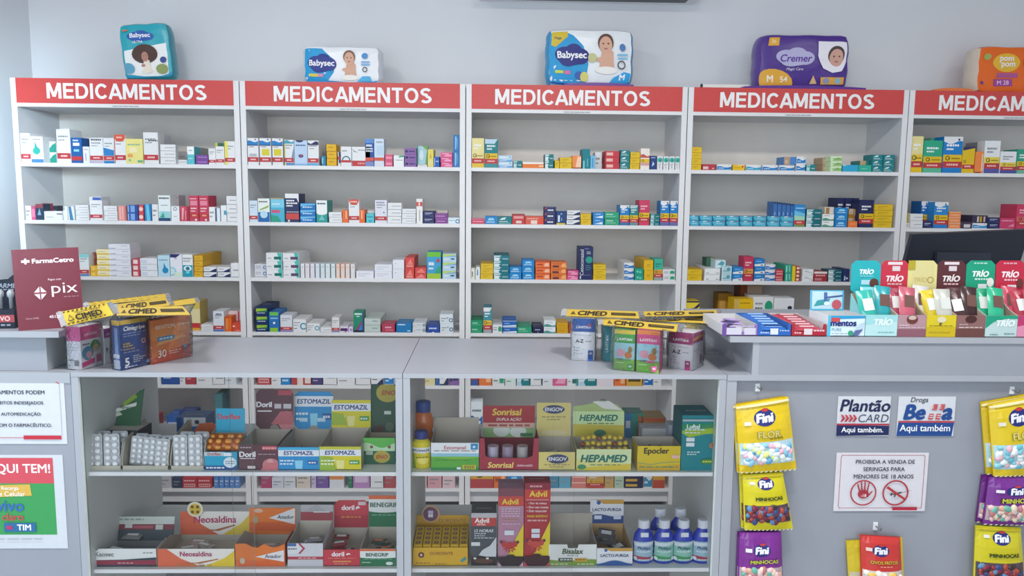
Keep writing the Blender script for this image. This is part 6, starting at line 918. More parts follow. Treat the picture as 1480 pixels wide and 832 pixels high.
t, cx, w, h = dbox('white and navy display box with an amber edge beside the blue bottles', 862.5, 914, z, 27.5, .16, 'dfe2e8', LAC+[('w', 0, .2, .1, -1.6, '2f5a98')], (853, 901, 722, 755), LAC+[('r', 0, 0, 1, .3, '2f4a88'), ('w', .2, .34, .05, 0, '2f4a88'), ('r', .12, .18, .34, .34, 'd0d8e8'), ('r', .7, .18, .92, .34, 'd0d8e8')], inner=mat('c0a070', .8, .1))
sachets(cx, YV+.015, z+.02, w, .13, 4, '4a4648', 'dark strip lying in the white and navy display box', 15, (.05, .06))
PHI = lambda c: [('p', [(.15, 0), (.85, 0), (1, .2), (.95, .95), (.05, .95), (0, .2)], '9ab8c8' if c == 'R' else '8ac0b0'), ('p', [(.08, .72), (.92, .78), (1, .95), (.5, .9), (0, .92)], 'd0d8e0'), ('t', 'Phillips', .5, .62, .72, .16, '3a4a78', .03, .15), ('l', .2, .45, .8, .04, 'e0e8f0'), ('w', .1, .22, .03, 0, 'a83a50' if c == 'R' else '3a9a5a'), ('e', .14, .12, .1, .09, 'd4dce4'), ('e', .86, .12, .1, .09, 'd4dce4'), ('l', .3, .06, .7, .05, 'd0d8e0')]
PB = [(.86, 0), (.98, .02), (1, .06), (1, .70), (.9, .82), (.6, .93), (.5, .96), (.5, 1)]
def milk(u, Y, c, lab): 
    t = bottle(lab, u, Y, z, .0575, .128 if Y < YV+.06 else .135, PB, '2a3fae', 'd4d8e2', PHI(c), capn=.17, sy=.62, group='cobalt blue liquid bottles', lab=(.08, .66), rough=.2)
    m = MB(); m.box(-.011, .011, -.0185, -.0178, .0, .013, 'd8dce4'); o = m.build('price_sticker', t, (0, 0, .082))
for u, c, l in ((929.5, 'R', 'leftmost front cobalt blue bottle with a white cap and red label strip'), (959, 'G', 'second from left front cobalt blue bottle with a green label strip'), (987, 'G', 'third from left front cobalt blue bottle with a green label strip'), (1015, 'R', 'rightmost front cobalt blue bottle with a white cap and red label strip')): milk(u, YV+.025, c, l)
for u, l in ((953, 'left cobalt blue bottle in the back row behind the others'), (982, 'right cobalt blue bottle in the back row behind the others')): milk(u, YV+.09, 'G', l)
# ------------------------------------------------------------------ goods standing on the counters
def quad_sheet(m, q, th, col, ops, step=.0003, back=None):
    """thin slab through four points TL, TR, BR, BL, printed on its front"""
    TL, TR, BR, BL = [Vector(p) for p in q]; N = (TR-BL).cross(TL-BR); N.normalize()
    if N.y > 0 or (abs(N.y) < .2 and N.z < 0): N = -N
    f = [BL, BR, TR, TL]; b = [p-N*th for p in f]
    m.mesh(f+b, [(0, 1, 2, 3), (7, 6, 5, 4), (1, 0, 4, 5), (2, 1, 5, 6), (3, 2, 6, 7), (0, 3, 7, 4)], back or col)
    S = lambda u, v, l: BL*(1-u)*(1-v)+BR*u*(1-v)+TR*u*v+TL*(1-u)*v+N*l
    return Sheet(m, S, ((TR-TL).length+(BR-BL).length)/2, ((TL-BL).length+(TR-BR).length)/2, 2, step).draw([('r', 0, 0, 1, 1, col)]+list(ops))
def rcarton(label, A, B, vt, d, z, des, name='supplement_carton', cat='supplement carton', left=(), right=(), group=None):
    """upright carton from the pixels of its two front bottom corners on the height z"""
    a, b = ATZ(*A, z), ATZ(*B, z); w = (b-a).length; ang = math.atan2(b.y-a.y, b.x-a.x); h = AT(A[0], vt, a.y).z-z
    bs, ops, side = des; m = MB(); m.box(-w/2, w/2, 0, d, 0, h, side)
    Sheet.flat(m, (-w/2, 0, 0), (w, 0, 0), (0, 0, h)).draw([('r', 0, 0, 1, 1, bs)]+ops)
    Sheet.flat(m, (-w/2, d, 0), (0, -d, 0), (0, 0, h)).draw(left); Sheet.flat(m, (w/2, 0, 0), (0, d, 0), (0, 0, h)).draw(right)
    Sheet.flat(m, (-w/2, 0, h), (w, 0, 0), (0, d, 0), .0002).draw([('r', .02, .05, .98, .07, '8a8a8a')])
    o = m.build(name, None, ((a.x+b.x)/2, (a.y+b.y)/2, z+.0006), ang); tag(o, label, cat, group); o['wdh'] = (w, d, h); return o
FILM = film('f4f6fa', .988, .08, 'clear_film', .9, 1.34)
STRIPE = [('r', 0, .93, 1, 1, '3a3420'), ('r', 0, 0, 1, .07, '3a3420')]
DASH = lambda: [('p', [(x, .86), (x+.05, .9), (x+.05, .98), (x, .94)], '2c2818') for x in [i*.1+.01 for i in range(10)]]+[('p', [(x, .03), (x+.05, .07), (x+.05, .15), (x, .11)], '2c2818') for x in [i*.1+.03 for i in range(9)]]
TRI = [('p', [(.08, .25), (.22, .25), (.15, .68)], '3a3420'), ('p', [(.105, .3), (.195, .3), (.15, .58)], 'd0b030'), ('r', .145, .4, .155, .5, '3a3420')]
HA = DASH()+TRI+[('t', 'YELLOW FRIDAY', .56, .72, .58, .2, '4a4024', .03), ('t', 'CIMED', .55, .38, .6, .4, '2c2418', .05)]
HB = [('p', [(.05, .25), (.13, .25), (.09, .75)], '5a4c20'), ('t', 'CIMED', .36, .48, .4, .6, '2c2412', .05, .2, 1), ('r', .62, .3, .96, .68, '3a3018'), ('t', 'YELLOW FRIDAY', .79, .49, .28, .2, 'c8ac40', .02)]
HC = DASH()
def pouch(label, box, hd, hops, zt, ys=None, dims=None, off=(0, 0)):
    """clear bag with its printed yellow header folded back over the carton"""
    w, d, h = dims or box['wdh']; t = thing('clear_bag', label, 'plastic bag', box.location, 0, 'clear bags with yellow headers')
    T = Matrix.Rotation(box.rotation_euler.z, 4, 'Z'); L = Vector(box.location)
    q = [ATZ(*hd[0], zt+.006)-L, ATZ(*hd[1], zt+.006)-L, ATZ(*hd[2], zt)-L, ATZ(*hd[3], zt)-L]
    if ys: q = [AT(*p, ys[k > 1])-L for k, p in enumerate(hd)]
    r = random.Random(int(hd[0][0])); e = .003; vs = []
    outl = [(-w/2-e, -e), (0, -e-.002), (w/2+e, -e), (w/2+e, d/2), (w/2+e, d+e), (0, d+e+.002), (-w/2-e, d+e), (-w/2-e, d/2)]
    for z_, g in ((.0005, 0), (h*.3, .003), (h*.6, .004), (h*.97, .002), (h+.004, -.001)):
        for x, y in outl: vs.append(T @ Vector((off[0]+x*(1+g*8)+r.uniform(-.0015, .0015), off[1]+y+(g if y > d/2 else -g)+r.uniform(-.001, .001), z_)))
    bl, br = q[3], q[2]; k = len(outl)
    m = MB(); fs = [(a*k+i, a*k+(i+1) % k, (a+1)*k+(i+1) % k, (a+1)*k+i) for a in range(4) for i in range(k)]
    top = 4*k; n = len(vs); vs += [bl, (bl+br)/2, br]
    fs += [(top, top+1, n+1, n), (top+1, top+2, n+2, n+1), (top+2, top+3, n+2), (top+3, top+4, n+2), (top+4, top+5, n+1, n+2), (top+5, top+6, n, n+1), (top+6, top+7, n), (top+7, top, n)]
    m.mesh(vs, fs, FILM); m.build('film_pouch', t, smooth=True)
    m = MB(); quad_sheet(m, q, .0012, 'd0b03c', hops); m.build('header_card', t)
    ex = (q[1]-q[0]).normalized()*.012             # crimped film ends of the header
    for a, b, s in ((q[0], q[3], -1), (q[1], q[2], 1)):
        m = MB(); vs = [a.lerp(b, i/3)+ex*s*j*.7+Vector((0, 0, .003*math.sin(i*2.1+j*1.7))) for i in range(4) for j in range(3)]
        m.mesh(vs, [(i*3+j, i*3+j+1, i*3+j+4, i*3+j+3) for i in range(3) for j in range(2)], film('f4f6fa', .6, .15, 'crimped_film', .9)); m.build('crimped_end', t, smooth=True)
    return t
z = ZC
AZ = lambda c: [('r', 0, .68, 1, 1, c), ('t', 'LAVITAN', .5, .79, .62, .08, 'eef0f4', .03), ('e', .74, .84, .08, .04, 'b06070'), ('t', 'A-Z', .34, .46, .34, .1, '2c303c', .03), ('l', .6, .45, .88, .02, '8a8e98'), ('l', .12, .6, .85, .012, '9a9ea8'), ('c', .12, .31, .012, '3a3d45'), ('c', .12, .24, .012, '3a3d45'), ('c', .12, .17, .012, '3a3d45'), ('l', .18, .3, .4, .014, 'a0a4ac'), ('l', .18, .23, .35, .014, 'a0a4ac'), ('l', .18, .16, .5, .014, 'a0a4ac'), ('r', .72, 0, .94, .25, c), ('t', '60', .83, .18, .12, .05, 'eef0f4', .02), ('l', .1, .04, .6, .01, 'a0a4ac')]
KID = lambda c, top: [('r', 0, .9, 1, 1, top), ('r', 0, .68, 1, .9, c), ('t', 'LAVITAN', .5, .77, .72, .075, 'f0f2f4', .03), ('r', 0, .28, 1, .68, '9accdc'), ('w', 0, .26, .03, 1, '7ab84a'), ('e', .34, .43, .2, .1, 'd89ab0'), ('e', .7, .38, .18, .09, 'c8783c'), ('e', .78, .52, .1, .08, '9a7a3a'), ('t', 'KIDS', .3, .27, .4, .05, '4a5a80', .02), ('r', .68, .04, .92, .17, c), ('t', '60', .8, .11, .14, .05, 'f0f2f4', .02), ('l', .08, .18, .5, .015, 'e0f0d0'), ('l', .06, .03, .55, .012, '4a8a30')]
k1 = rcarton('pink and white kids carton in a bag, leftmost on the left display case', (118.5, 534.5), (147.5, 526.5), 473, .046, z, mix('dfe0e6', [('r', 0, .68, 1, 1, 'd0508c'), ('t', 'LAVITAN', .5, .8, .6, .07, 'f2dce6', .02), ('e', .7, .5, .26, .14, '4a8a48'), ('e', .72, .44, .15, .09, 'c8a878'), ('e', .3, .36, .28, .16, '4a88a8'), ('e', .36, .32, .14, .09, 'c898a0'), ('l', .06, .56, .4, .03, '50545c'), ('p', [(0, .05), (.6, .1), (.62, .22), (0, .16)], 'cc4a88'), ('r', .7, .1, .95, .28, 'c84a84')]), left=[('r', 0, 0, 1, 1, 'dfdfe8'), ('r', 0, .66, 1, 1, 'd86aa0'), ('l', .15, .5, .8, .02, 'b8b8c4'), ('l', .15, .44, .8, .02, 'b8b8c4'), ('b', .5, .08, .85, .22, '4a4a50'), ('l', .2, .2, .45, .03, '4a4a50')])
k2 = rcarton('white and purple carton in a bag behind the navy one', (152, 526.5), (171, 521), 476, .05, z, mix('dcdee6', [('r', 0, .74, 1, 1, '9a4a9c'), ('t', 'LAVITAN', .5, .84, .7, .06, 'ecdcec', .02), ('l', .1, .4, .7, .02, '8a8e98'), ('l', .1, .32, .6, .02, '8a8e98'), ('r', .1, .36, .2, .46, '50545c')]))
k3 = rcarton('navy carton with a gold top edge and white lettering in a bag', (175.5, 535.5), (218, 526), 464, .03, z, mix('2b4a8c', [('r', 0, .91, 1, 1, 'd8b44c'), ('t', 'Cimegripe', .48, .81, .86, .11, 'e8ecf4', .04, .15), ('l', .1, .71, .9, .02, '8a9cc8'), ('l', .1, .66, .7, .02, '8a9cc8'), ('l', .08, .5, .34, .035, 'b8a060'), ('l', .08, .45, .4, .035, 'b8a060'), ('l', .08, .39, .46, .03, 'b09a64'), ('l', .08, .34, .6, .015, '9aa4c0'), ('o', .76, .53, .05, .018, 'd8a0a8'), ('t', '5', .18, .15, .2, .16, 'eef0f4', .04), ('l', .38, .24, .6, .02, 'c8d0e4'), ('l', .38, .2, .8, .02, 'c8d0e4'), ('l', .38, .16, .7, .02, 'c8d0e4'), ('l', .38, .12, .6, .02, 'c8d0e4'), ('l', .08, .04, .5, .02, 'c8d0e4'), ('e', .86, .1, .06, .04, '6a80b0')]), left=[('r', 0, 0, 1, 1, '3a5596'), ('r', 0, .9, 1, 1, 'd8b44c'), ('r', .3, .2, .75, .85, '8aa0cc'), ('r', .1, .02, .9, .2, 'c8d0e4'), ('r', .1, .24, .9, .32, 'd8dce8')])
k4 = rcarton('orange carton with white lettering and blue pill strip in a bag', (219.5, 527), (276, 514.5), 464, .035, z, mix('d07840', [('p', [(0, .0), (1, 0), (1, .3), (.5, .25), (0, .12)], 'c8553c'), ('p', [(0, .55), (.6, .45), (1, .6), (1, .85), (0, .85)], 'd88a48'), ('p', [(.1, .4), (.9, .5), (.8, .56), (.2, .48)], 'dca468'), ('t', 'REVITON', .36, .82, .56, .09, 'eedccc', .01, .15), ('l', .7, .8, .98, .03, 'eedccc'), ('r', .15, .5, .58, .6, '4a90b8'), ('l', .2, .53, .54, .04, 'c8e0ec'), ('t', '30', .25, .21, .26, .17, 'f2e4dc', .02), ('l', .42, .22, .72, .02, 'eed4c4'), ('l', .42, .17, .66, .02, 'eed4c4'), ('c', .84, .28, .06, '5a8ab8'), ('c', .84, .28, .03, 'a0b8d0')], 'c46a3c'), left=[('r', 0, 0, 1, 1, 'c07048')])
zt = z+.149
pouch('clear bag around the pink kids carton, its slanted yellow header in front', k1, [(89.5, 450), (154, 438), (164, 455), (97.5, 471)], HA, z+k1['wdh'][2]+.006, (YC-.006, YC-.02))
pouch('clear bag around the white and purple carton, header farthest back', k2, [(128, 437), (239, 424), (240, 431), (130, 441.5)], HC, z+k3['wdh'][2]+.012)
pouch('clear bag around the navy carton, header with faded lettering', k3, [(170, 439.5), (240, 430.5), (245.5, 441.5), (170, 450)], HB, z+k3['wdh'][2]+.006)
pouch('clear bag around the orange carton, header reaching right', k4, [(244, 436), (281, 430.5), (283, 438), (247, 443)], HB[3:], z+k4['wdh'][2]+.014)
m = MB(); q = [ATZ(172, 445, zt+.004), ATZ(264, 442, zt+.004), ATZ(275, 454.5, zt+.001), ATZ(168, 455.5, zt+.001)]; c0 = q[3].copy(); quad_sheet(m, [p-c0 for p in q], .001, 'cfb24c', HB); o = m.build('header_card', None, c0); o.parent = bpy.data.objects['clear_bag.002']; o.location = c0-bpy.data.objects['clear_bag.002'].location
r1 = rcarton('white carton with blue top in a bag, left of the right hand group', (826, 520), (859, 521.5), 459.5, .06, z, mix('e2e5ec', AZ('2a5aa8')))
r2 = rcarton('narrow teal carton with a gold left side in a bag', (870, 521.5), (888.5, 523), 468.5, .03, z, mix('2a7f8c', [('p', [(.6, 0), (1, 0), (1, 1), (.75, 1)], '5aa0a8')]), left=[('r', 0, 0, 1, 1, 'd0a43c'), ('c', .5, .5, .05, '9a7a2c')])
m = MB(); w, d, h = r2['wdh']; vs, fs, tw, th = glyphs('LAVITAN', .03); sc = h*.45/tw; m.mesh([(-w*.12-y*sc+.004, -.002, h*.25+x*sc) for x, y in vs], fs, 'dce8ea'); o = m.build('carton_lettering', r2)
r3 = rcarton('green and sky blue kids carton with a gold top in a bag', (887, 533.5), (916.5, 536), 476, .045, z, mix('4fae54', KID('3f9f4c', 'd8c048')))
r4 = rcarton('pink and sky blue kids carton with an orange top in a bag', (919.5, 537), (952, 540), 476.5, .045, z, mix('d8508c', KID('d0508c', 'e08a48')))
r5 = rcarton('white carton with magenta top in a bag, right of the kids cartons', (965.5, 530.5), (1000, 535.5), 478, .075, z, mix('dcdce4', AZ('a03a74')), right=[('r', 0, 0, 1, 1, 'd8d8e0'), ('r', 0, .72, 1, 1, 'a84a80'), ('p', [(0, .78), (1, .84), (1, .92), (0, .86)], 'd89a58'), ('r', .7, .1, .9, .35, 'b080a0'), ('l', .1, .5, .6, .02, 'a0a4ac')])
pouch('clear bag around the blue topped white carton', r1, [(820, 446.5), (922, 450), (924, 460), (818.5, 456.5)], HB, z+r1['wdh'][2]+.004)
pouch('clear bag around the two kids cartons, header in front', r3, [(871, 459.5), (980, 469), (977.5, 479), (872.5, 469.5)], HB, z+r3['wdh'][2]+.006, None, (r3['wdh'][0]+r4['wdh'][0]+.006, .05, r3['wdh'][2]+.003), ((r4['wdh'][0]+.006)/2, -.006))
pouch('clear bag around the magenta topped carton, wide header reaching right', r5, [(928, 455), (1032, 457), (1026, 467.5), (928.5, 463)], HB, z+r5['wdh'][2]+.008)
pouch('clear bag around the teal carton, header farthest back', r2, [(927, 450), (1036, 448), (1036, 456), (929, 457)], HB, z+r2['wdh'][2]+.016)
# payment sign and dark display on the left raised top
zl = 1.129
A, B = ATZ(27, 478, zl), ATZ(122, 471.5, zl)
q = [AT(16, 361, A.y+.02), AT(113, 357, B.y+.02), B, A]
DIA = [('p', [(.37, .36+.0), (.475, .45), (.37, .54), (.265, .45)], 'd8d4d8'), ('p', [(.36, .36), (.38, .36), (.38, .54), (.36, .54)], '8a3a4c'), ('p', [(.265, .44), (.475, .44), (.475, .46), (.265, .46)], '8a3a4c')]
c0 = (A+B)/2
t = thing('payment_sign', 'dark red payment sign standing on the left raised counter', 'sign', c0)
m = MB(); quad_sheet(m, [p-c0 for p in q], .003, '702a3a', [('p', [(.17, .83), (.21, .83), (.21, .87), (.17, .87)], 'e8dce0'), ('r', .13, .835, .25, .865, 'e8dce0'), ('r', .175, .815, .205, .885, 'e8dce0'), ('t', 'FarmaCetro', .6, .85, .62, .055, 'ece2e6', .035, 0, 1), ('t', 'Pague com', .6, .61, .3, .03, 'd8c4cc', .02), ('t', 'pix', .74, .48, .4, .17, 'e0d4da', 0, 0, 1), ('l', .72, .385, .95, .008, 'b08a98')]+DIA+[('t', 'Chave CNPJ:', .22, .14, .3, .025, 'c8a8b4', .01), ('t', '45130', .56, .15, .22, .035, 'e4d4da', .03)]); m.build('sign_panel', t)
m = MB(); m.prism([(.004, 0), (.09, 0), (.02, .16)], 'x', -.002, .002, '7a3040'); m.build('easel_foot', t)
p = AT(8, 476, YC+.06); zz = zl
t = thing('counter_display_box', 'dark navy display box of silver capped sticks at the left frame edge', 'display box', (p.x, YC+.04, zl), math.radians(6))
m = MB(); m.box(-.07, .036, 0, .1, 0, .05, '1c2434', top='2a2f3c'); Sheet.flat(m, (-.07, 0, 0), (.106, 0, 0), (0, 0, .05)).draw([('r', 0, .35, 1, .75, 'a84a50'), ('t', 'BATATIVO', .5, .55, .8, .25, 'e4c8c8', .03), ('l', .1, .15, .9, .1, '8a94a8')]); m.build('tray', t)
m = MB(); m.prism([(-.07, 0), (.036, 0), (.036, .085), (.01, .1), (-.02, .075), (-.07, .07)], 'y', 0, .002, '1a2230'); Sheet.flat(m, (-.07, 0, 0), (.106, 0, 0), (0, 0, .09)).draw([('t', 'CARMED', .45, .62, .7, .14, '9aa4b4', .02, .2), ('l', .1, .48, .8, .04, '8a94a8')]); m.build('header_card', t, (0, .098, .05))
for i in range(3):
    m = MB(); m.lathe([(.005, 0), (.005, .03), (.009, .034), (.0095, .044), (.006, .05), (.002, .052)], mat('a8adb4', .3, .6), n=14); o = m.build('capped_stick', None, (p.x-.045+.028*i+.003, YC+.07, zl+.0505), 0, True); tag(o, ['left', 'middle', 'right'][i]+' silver capped stick in the dark navy display box', 'lip balm', 'silver capped sticks')
# --- candy and snack displays on the right raised top
z = ZR+.0003; YR = YC+.012; G2 = 'candy and snack displays on the right counter'
PRICE = lambda x: [('r', x, .12, x+.26, .6, 'd4d4da')]
t, cx, w, h = dbox('open purple candy tray with a white inside at the left end', 1044, 1095, z, 17, .2, '8a6ab0', [('r', 0, 0, .12, 1, '6a4a90'), ('r', .12, .1, .55, .7, 'c8c4d4'), ('r', .62, .1, .95, .7, 'c8c4d4'), ('l', .2, .8, .9, .1, 'c0a8d8')], inner=mat('c4c4c8', .7, .2), Y=YR, side='d4d4d8', notch=3, group=G2)
sachets(cx, YR+.01, z+.004, w, .12, 4, 'b09ad0', 'lilac candy pack lying in the open purple tray', 21, (.05, .03), 'candy pack', 'candy_pack', strip='5a3a90')
t, cx, w, h = dbox('blue gum tray between the purple and red trays', 1095.5, 1143, z, 18, .2, '2a62b4', [('r', .38, .12, .62, .62, 'd4d8e0'), ('l', .08, .2, .34, .14, 'a8c0e4'), ('l', .66, .4, .95, .1, 'a8c0e4'), ('r', .18, .82, .82, .95, '1a4080')], inner=mat('3a6ab0', .6, .3), Y=YR, notch=3, group=G2)
for i in range(6):
    m = MB(); cushion(m, w*.86, .03, .014, '2f66b8'); m.poly([(-.02, -.006, .0075), (.025, -.006, .0075), (.025, .004, .0075), (-.02, .004, .0075)], '8ab0e0'); o = m.build('gum_pack', None, (cx, YR+.02+.03*i, z+.018+.0022*i), 0, True); o.rotation_euler = (.25, 0, 0); tag(o, f'blue gum pack, row {["one", "two", "three", "four", "five", "six"][i]} from the front in the blue tray', 'gum pack', 'gum packs in the blue tray')
t, cx, w, h = dbox('red gum tray left of the pale blue mint box', 1144.5, 1194, z, 18, .2, 'a82838', [('r', .36, .12, .6, .62, 'd8ccd0'), ('l', .08, .2, .3, .14, 'e0a8b0'), ('l', .64, .4, .95, .14, 'e8b8c0')], inner=mat('c8c4c6', .6, .3), Y=YR, notch=3, group=G2)
for i in range(6):
    m = MB(); cushion(m, w*.84, .03, .014, 'a83a4c'); m.poly([(-.02, -.006, .0075), (.02, -.006, .0075), (.02, .004, .0075), (-.02, .004, .0075)], 'd8a8b0'); o = m.build('gum_pack', None, (cx, YR+.02+.03*i, z+.018+.002*i), 0, True); o.rotation_euler = (.25, 0, 0); tag(o, f'red gum pack, row {["one", "two", "three", "four", "five", "six"][i]} from the front in the red tray', 'gum pack', 'gum packs in the red tray')
MEN = [('r', .0, 0, .08, 1, '4fb8d8'), ('p', [(.08, .82), (1, .88), (1, 1), (.08, 1)], '2f98c8'), ('r', .08, .7, .32, .9, 'c84a50'), ('t', 'mentos', .42, .62, .68, .27, '2a3478', .05), ('t', 'PURE', .24, .33, .26, .2, '4a8aa8', 0), ('p', [(.62, .1), (.95, .4), (.98, .7), (.85, .6)], 'b8d0e0'), ('p', [(.66, .05), (.8, 0), (.95, .35), (.75, .3)], '5a6a98'), ('c', .62, .16, .13, '3a9a78'), ('l', .1, .12, .55, .04, '9ab0c0')]
t, cx, w, h = dbox('pale blue mint gum display box with navy lettering', 1196, 1249.5, z, 31, .13, 'd4e6ee', MEN, (1172, 1218, 419, 448), [('r', 0, 0, 1, 1, '4fb0d8'), ('r', .05, .08, .95, .95, 'bcd8e6'), ('p', [(.1, .2), (.5, .3), (.6, .6), (.2, .5)], '3f98a0'), ('r', .4, .45, .5, .9, '4a6aa8'), ('p', [(.45, .6), (.95, .7), (.95, .78), (.45, .68)], '4a5a90'), ('c', .78, .3, .24, 'c05a68'), ('e', .48, .35, .08, .1, 'd8ece8')], inner=mat('c8ccd0', .6, .2), Y=YR, side='dcecf2', group=G2)
m = MB(); hw = .1; vs, fs, tw, th = glyphs('mentos', .03); sc = .07/tw
m.mesh([(-w/2-.0012, .1-x*sc-.01, .018+y*sc*1.3) for x, y in vs], [f[::-1] for f in fs], '2a3478'); m.build('side_lettering', t)
TRI_ = [(1250.5, 1296.5, 1229, 1270, '2aa8b0', 'b4dadc', 'e8f0f0', 'teal'), (1297, 1338, 1270, 1311, 'c03448', 'b08c94', 'f0e0e4', 'crimson'), (1338.5, 1381, 1308, 1351, 'd8d08c', 'd4c028', 'c8bc78', 'cream yellow'), (1381.5, 1423, 1351, 1393, '5a2f34', '8a6462', 'e8dcdc', 'dark brown'), (1424, 1469.5, 1394, 1433, '1f9a78', 'b8d0d0', 'ecf2f0', 'emerald green'), (1470, 1513, 1435, 1477, 'bc2c44', 'd88aa8', 'f4e4e8', 'raspberry red')]
for i, (a, b, c, d, hc, fc, tc, nm) in enumerate(TRI_):
    FO = {0: [('p', [(0, .55), (1, .7), (1, 1), (0, 1)], '9ad0d4'), ('t', 'TRÍO', .55, .7, .74, .34, 'e4f0f0', .045, .2), ('l', .4, .18, .9, .04, '7aa8b0')], 1: [('r', 0, .0, 1, .35, '8a5a68'), ('e', .5, .8, .2, .22, '6a3a34'), ('e', .5, .88, .14, .1, 'c8b0a8'), ('l', .05, .4, .95, .04, 'd0b4bc'), ('l', .05, .5, .4, .06, 'd0b4bc')], 2: [('r', 0, 0, 1, .45, 'c8ae20'), ('p', [(.42, .5), (.48, .9), (.55, .7), (.5, .55)], '6a5a30'), ('e', .5, .8, .16, .14, 'd8d0b0'), ('l', .1, .5, .9, .03, '8a7a20'), ('l', .1, .2, .8, .03, 'a09020')], 3: [('r', 0, 0, 1, .38, '6a4440'), ('e', .5, .82, .2, .18, '4a2a2a'), ('l', .1, .42, .9, .05, 'd0b8b4'), ('l', .1, .55, .4, .06, 'b8a0a0')], 4: [('p', [(0, .4), (.25, .7), (0, 1)], '1f9a78'), ('p', [(0, .6), (.6, .85), (1, .85), (1, 1), (0, 1)], '1f9a78'), ('t', 'TRÍO', .62, .68, .66, .34, 'eaf4f2', .045, .2), ('l', .15, .1, .4, .05, '6a8a88'), ('l', .6, .14, .92, .05, '6a8a88')], 5: [('p', [(0, .5), (1, .8), (1, 1), (0, 1)], 'b83a6a'), ('t', 'TRÍO', .6, .7, .7, .34, 'f4e8ee', .045, .2)]}[i]
    HO = [('p', [(0, 0), (0, .12), (.16, 0)], fc), ('t', 'TRÍO', .5, .62, .64, .2, tc, .05, .2)]
    if i == 0: HO = [('t', 'TRÍO', .52, .68, .66, .17, tc, .05, .2), ('r', .35, .28, .68, .42, 'a8d0dc'), ('c', .78, .33, .14, '5a3c34'), ('l', .3, .52, .75, .03, '8ad0d4')]
    if i in (1, 3): HO = [('r', .24, .88, .76, .96, 'dcd0d4'), ('r', .4, .7, .68, .84, 'd4c8cc'), ('t', 'TRÍO', .5, .5, .62, .2, tc, .05, .2), ('l', .24, .3, .8, .05, 'd8a8ac')]
    if i == 2: HO = [('r', .14, .0, .9, .98, 'd4ca90'), ('o', .78, .42, .1, .03, 'a89440'), ('t', 'TRÍO', .44, .44, .5, .16, 'c4b670', .02, .2), ('r', 0, .72, .24, 1, 'b0a030')]
    if i in (4, 5): HO += [('l', .25, .9, .75, .04, 'a8d8c8' if i == 4 else 'e0a0b0'), ('l', .3, .42, .75, .05, 'c8e4dc' if i == 4 else 'ecb8c4'), ('r', .42, .14, .72, .3, 'd8dcdc'), ('e', .84, .35, .12, .14, 'e0e0d8' if i == 4 else '6a3430')]
    t, cx, w, h = dbox(f'{nm} cereal bar display box with a tall header card', a, b, z, 32.5, .1, fc, FO, (c, d, 376, 424+2*(i % 2)), HO, hcol=hc, inner=mat('a89a88', .7, .2), Y=YR, round_=True, side='8ed0d4' if i == 0 else fc, group=G2, lean=.01)
    if i == 0:
        m = MB(); vs, fs, tw, th = glyphs('TRÍO', .04, .2); sc = .05/tw; m.mesh([(-w/2-.0012, .065-x*sc, .02+y*sc*1.3) for x, y in vs], [f[::-1] for f in fs], 'd8ecee'); m.lathe([(.001, 0), (.001, .0)], '5a3c34') if 0 else None; m.build('side_lettering', t)
    for j in range(3):
        cols = [('2fa89c', '7ac4cc', '2a9aa4'), ('a04458', 'b85a6c', '8a3448'), ('c8c8c4', 'd0bc30', 'b8b8b0'), ('4a2c30', '5a3a3c', '3c2428'), ('1f9a74', '2aa880', '188a68'), ('c04860', 'a83448', 'b83c54')][i]
        m = MB(); cushion(m, .047, .122, .022, cols[j]); m.poly([(-.014, .0, .0116), (.014, .0, .0116), (.014, .034, .0116), (-.014, .034, .0116)], ['dfe6e4', 'c8ccc8', '6a4a44'][(i+j) % 3]); o = m.build('cereal_bar', None, (cx+(j-1)*w*.28, YR+.03+.018*((j*2+i) % 3), z+.066+.005*((i+j) % 3)), 0, True); o.rotation_euler = (1.18, .12*((j+i) % 3-1), 0)
        tag(o, ['left', 'middle', 'right'][j]+f' wrapped bar inside the {nm} cereal bar display box', 'cereal bar', 'wrapped bars in the display boxes')
# monitor seen from behind
t = thing('computer_monitor', 'dark back of a computer monitor behind the cereal bars', 'monitor', (3.83, -1.03, ZR))
q = [AT(1319, 338.5, -1.03), AT(1489, 331.5, -1.06), AT(1458, 432, -1.03), AT(1291, 440, -1.0)]; c0 = Vector(t.location)
m = MB(); quad_sheet(m, [p-c0 for p in q], .022, mat('1c212c', .35, .5, 'board'), [('r', .0, 0, 1, .03, '14171e')]); m.build('back_shell', t)
cq = sum(q, Vector())/4-c0
m = MB(); m.box(cq.x-.09, cq.x+.09, cq.y-.014, cq.y, cq.z-.04, cq.z+.05, mat('242a36', .5, .4, 'board')); m.build('rear_housing', t)
m = MB(); m.box(cq.x-.03, cq.x+.03, cq.y+.01, cq.y+.03, 0.008, cq.z, mat('1c212c', .4, .5, 'board')); m.build('stand_neck', t)
m = MB(); m.box(cq.x-.1, cq.x+.1, cq.y-.05, cq.y+.06, 0, .008, mat('1c212c', .4, .5, 'board')); m.build('stand_base', t)
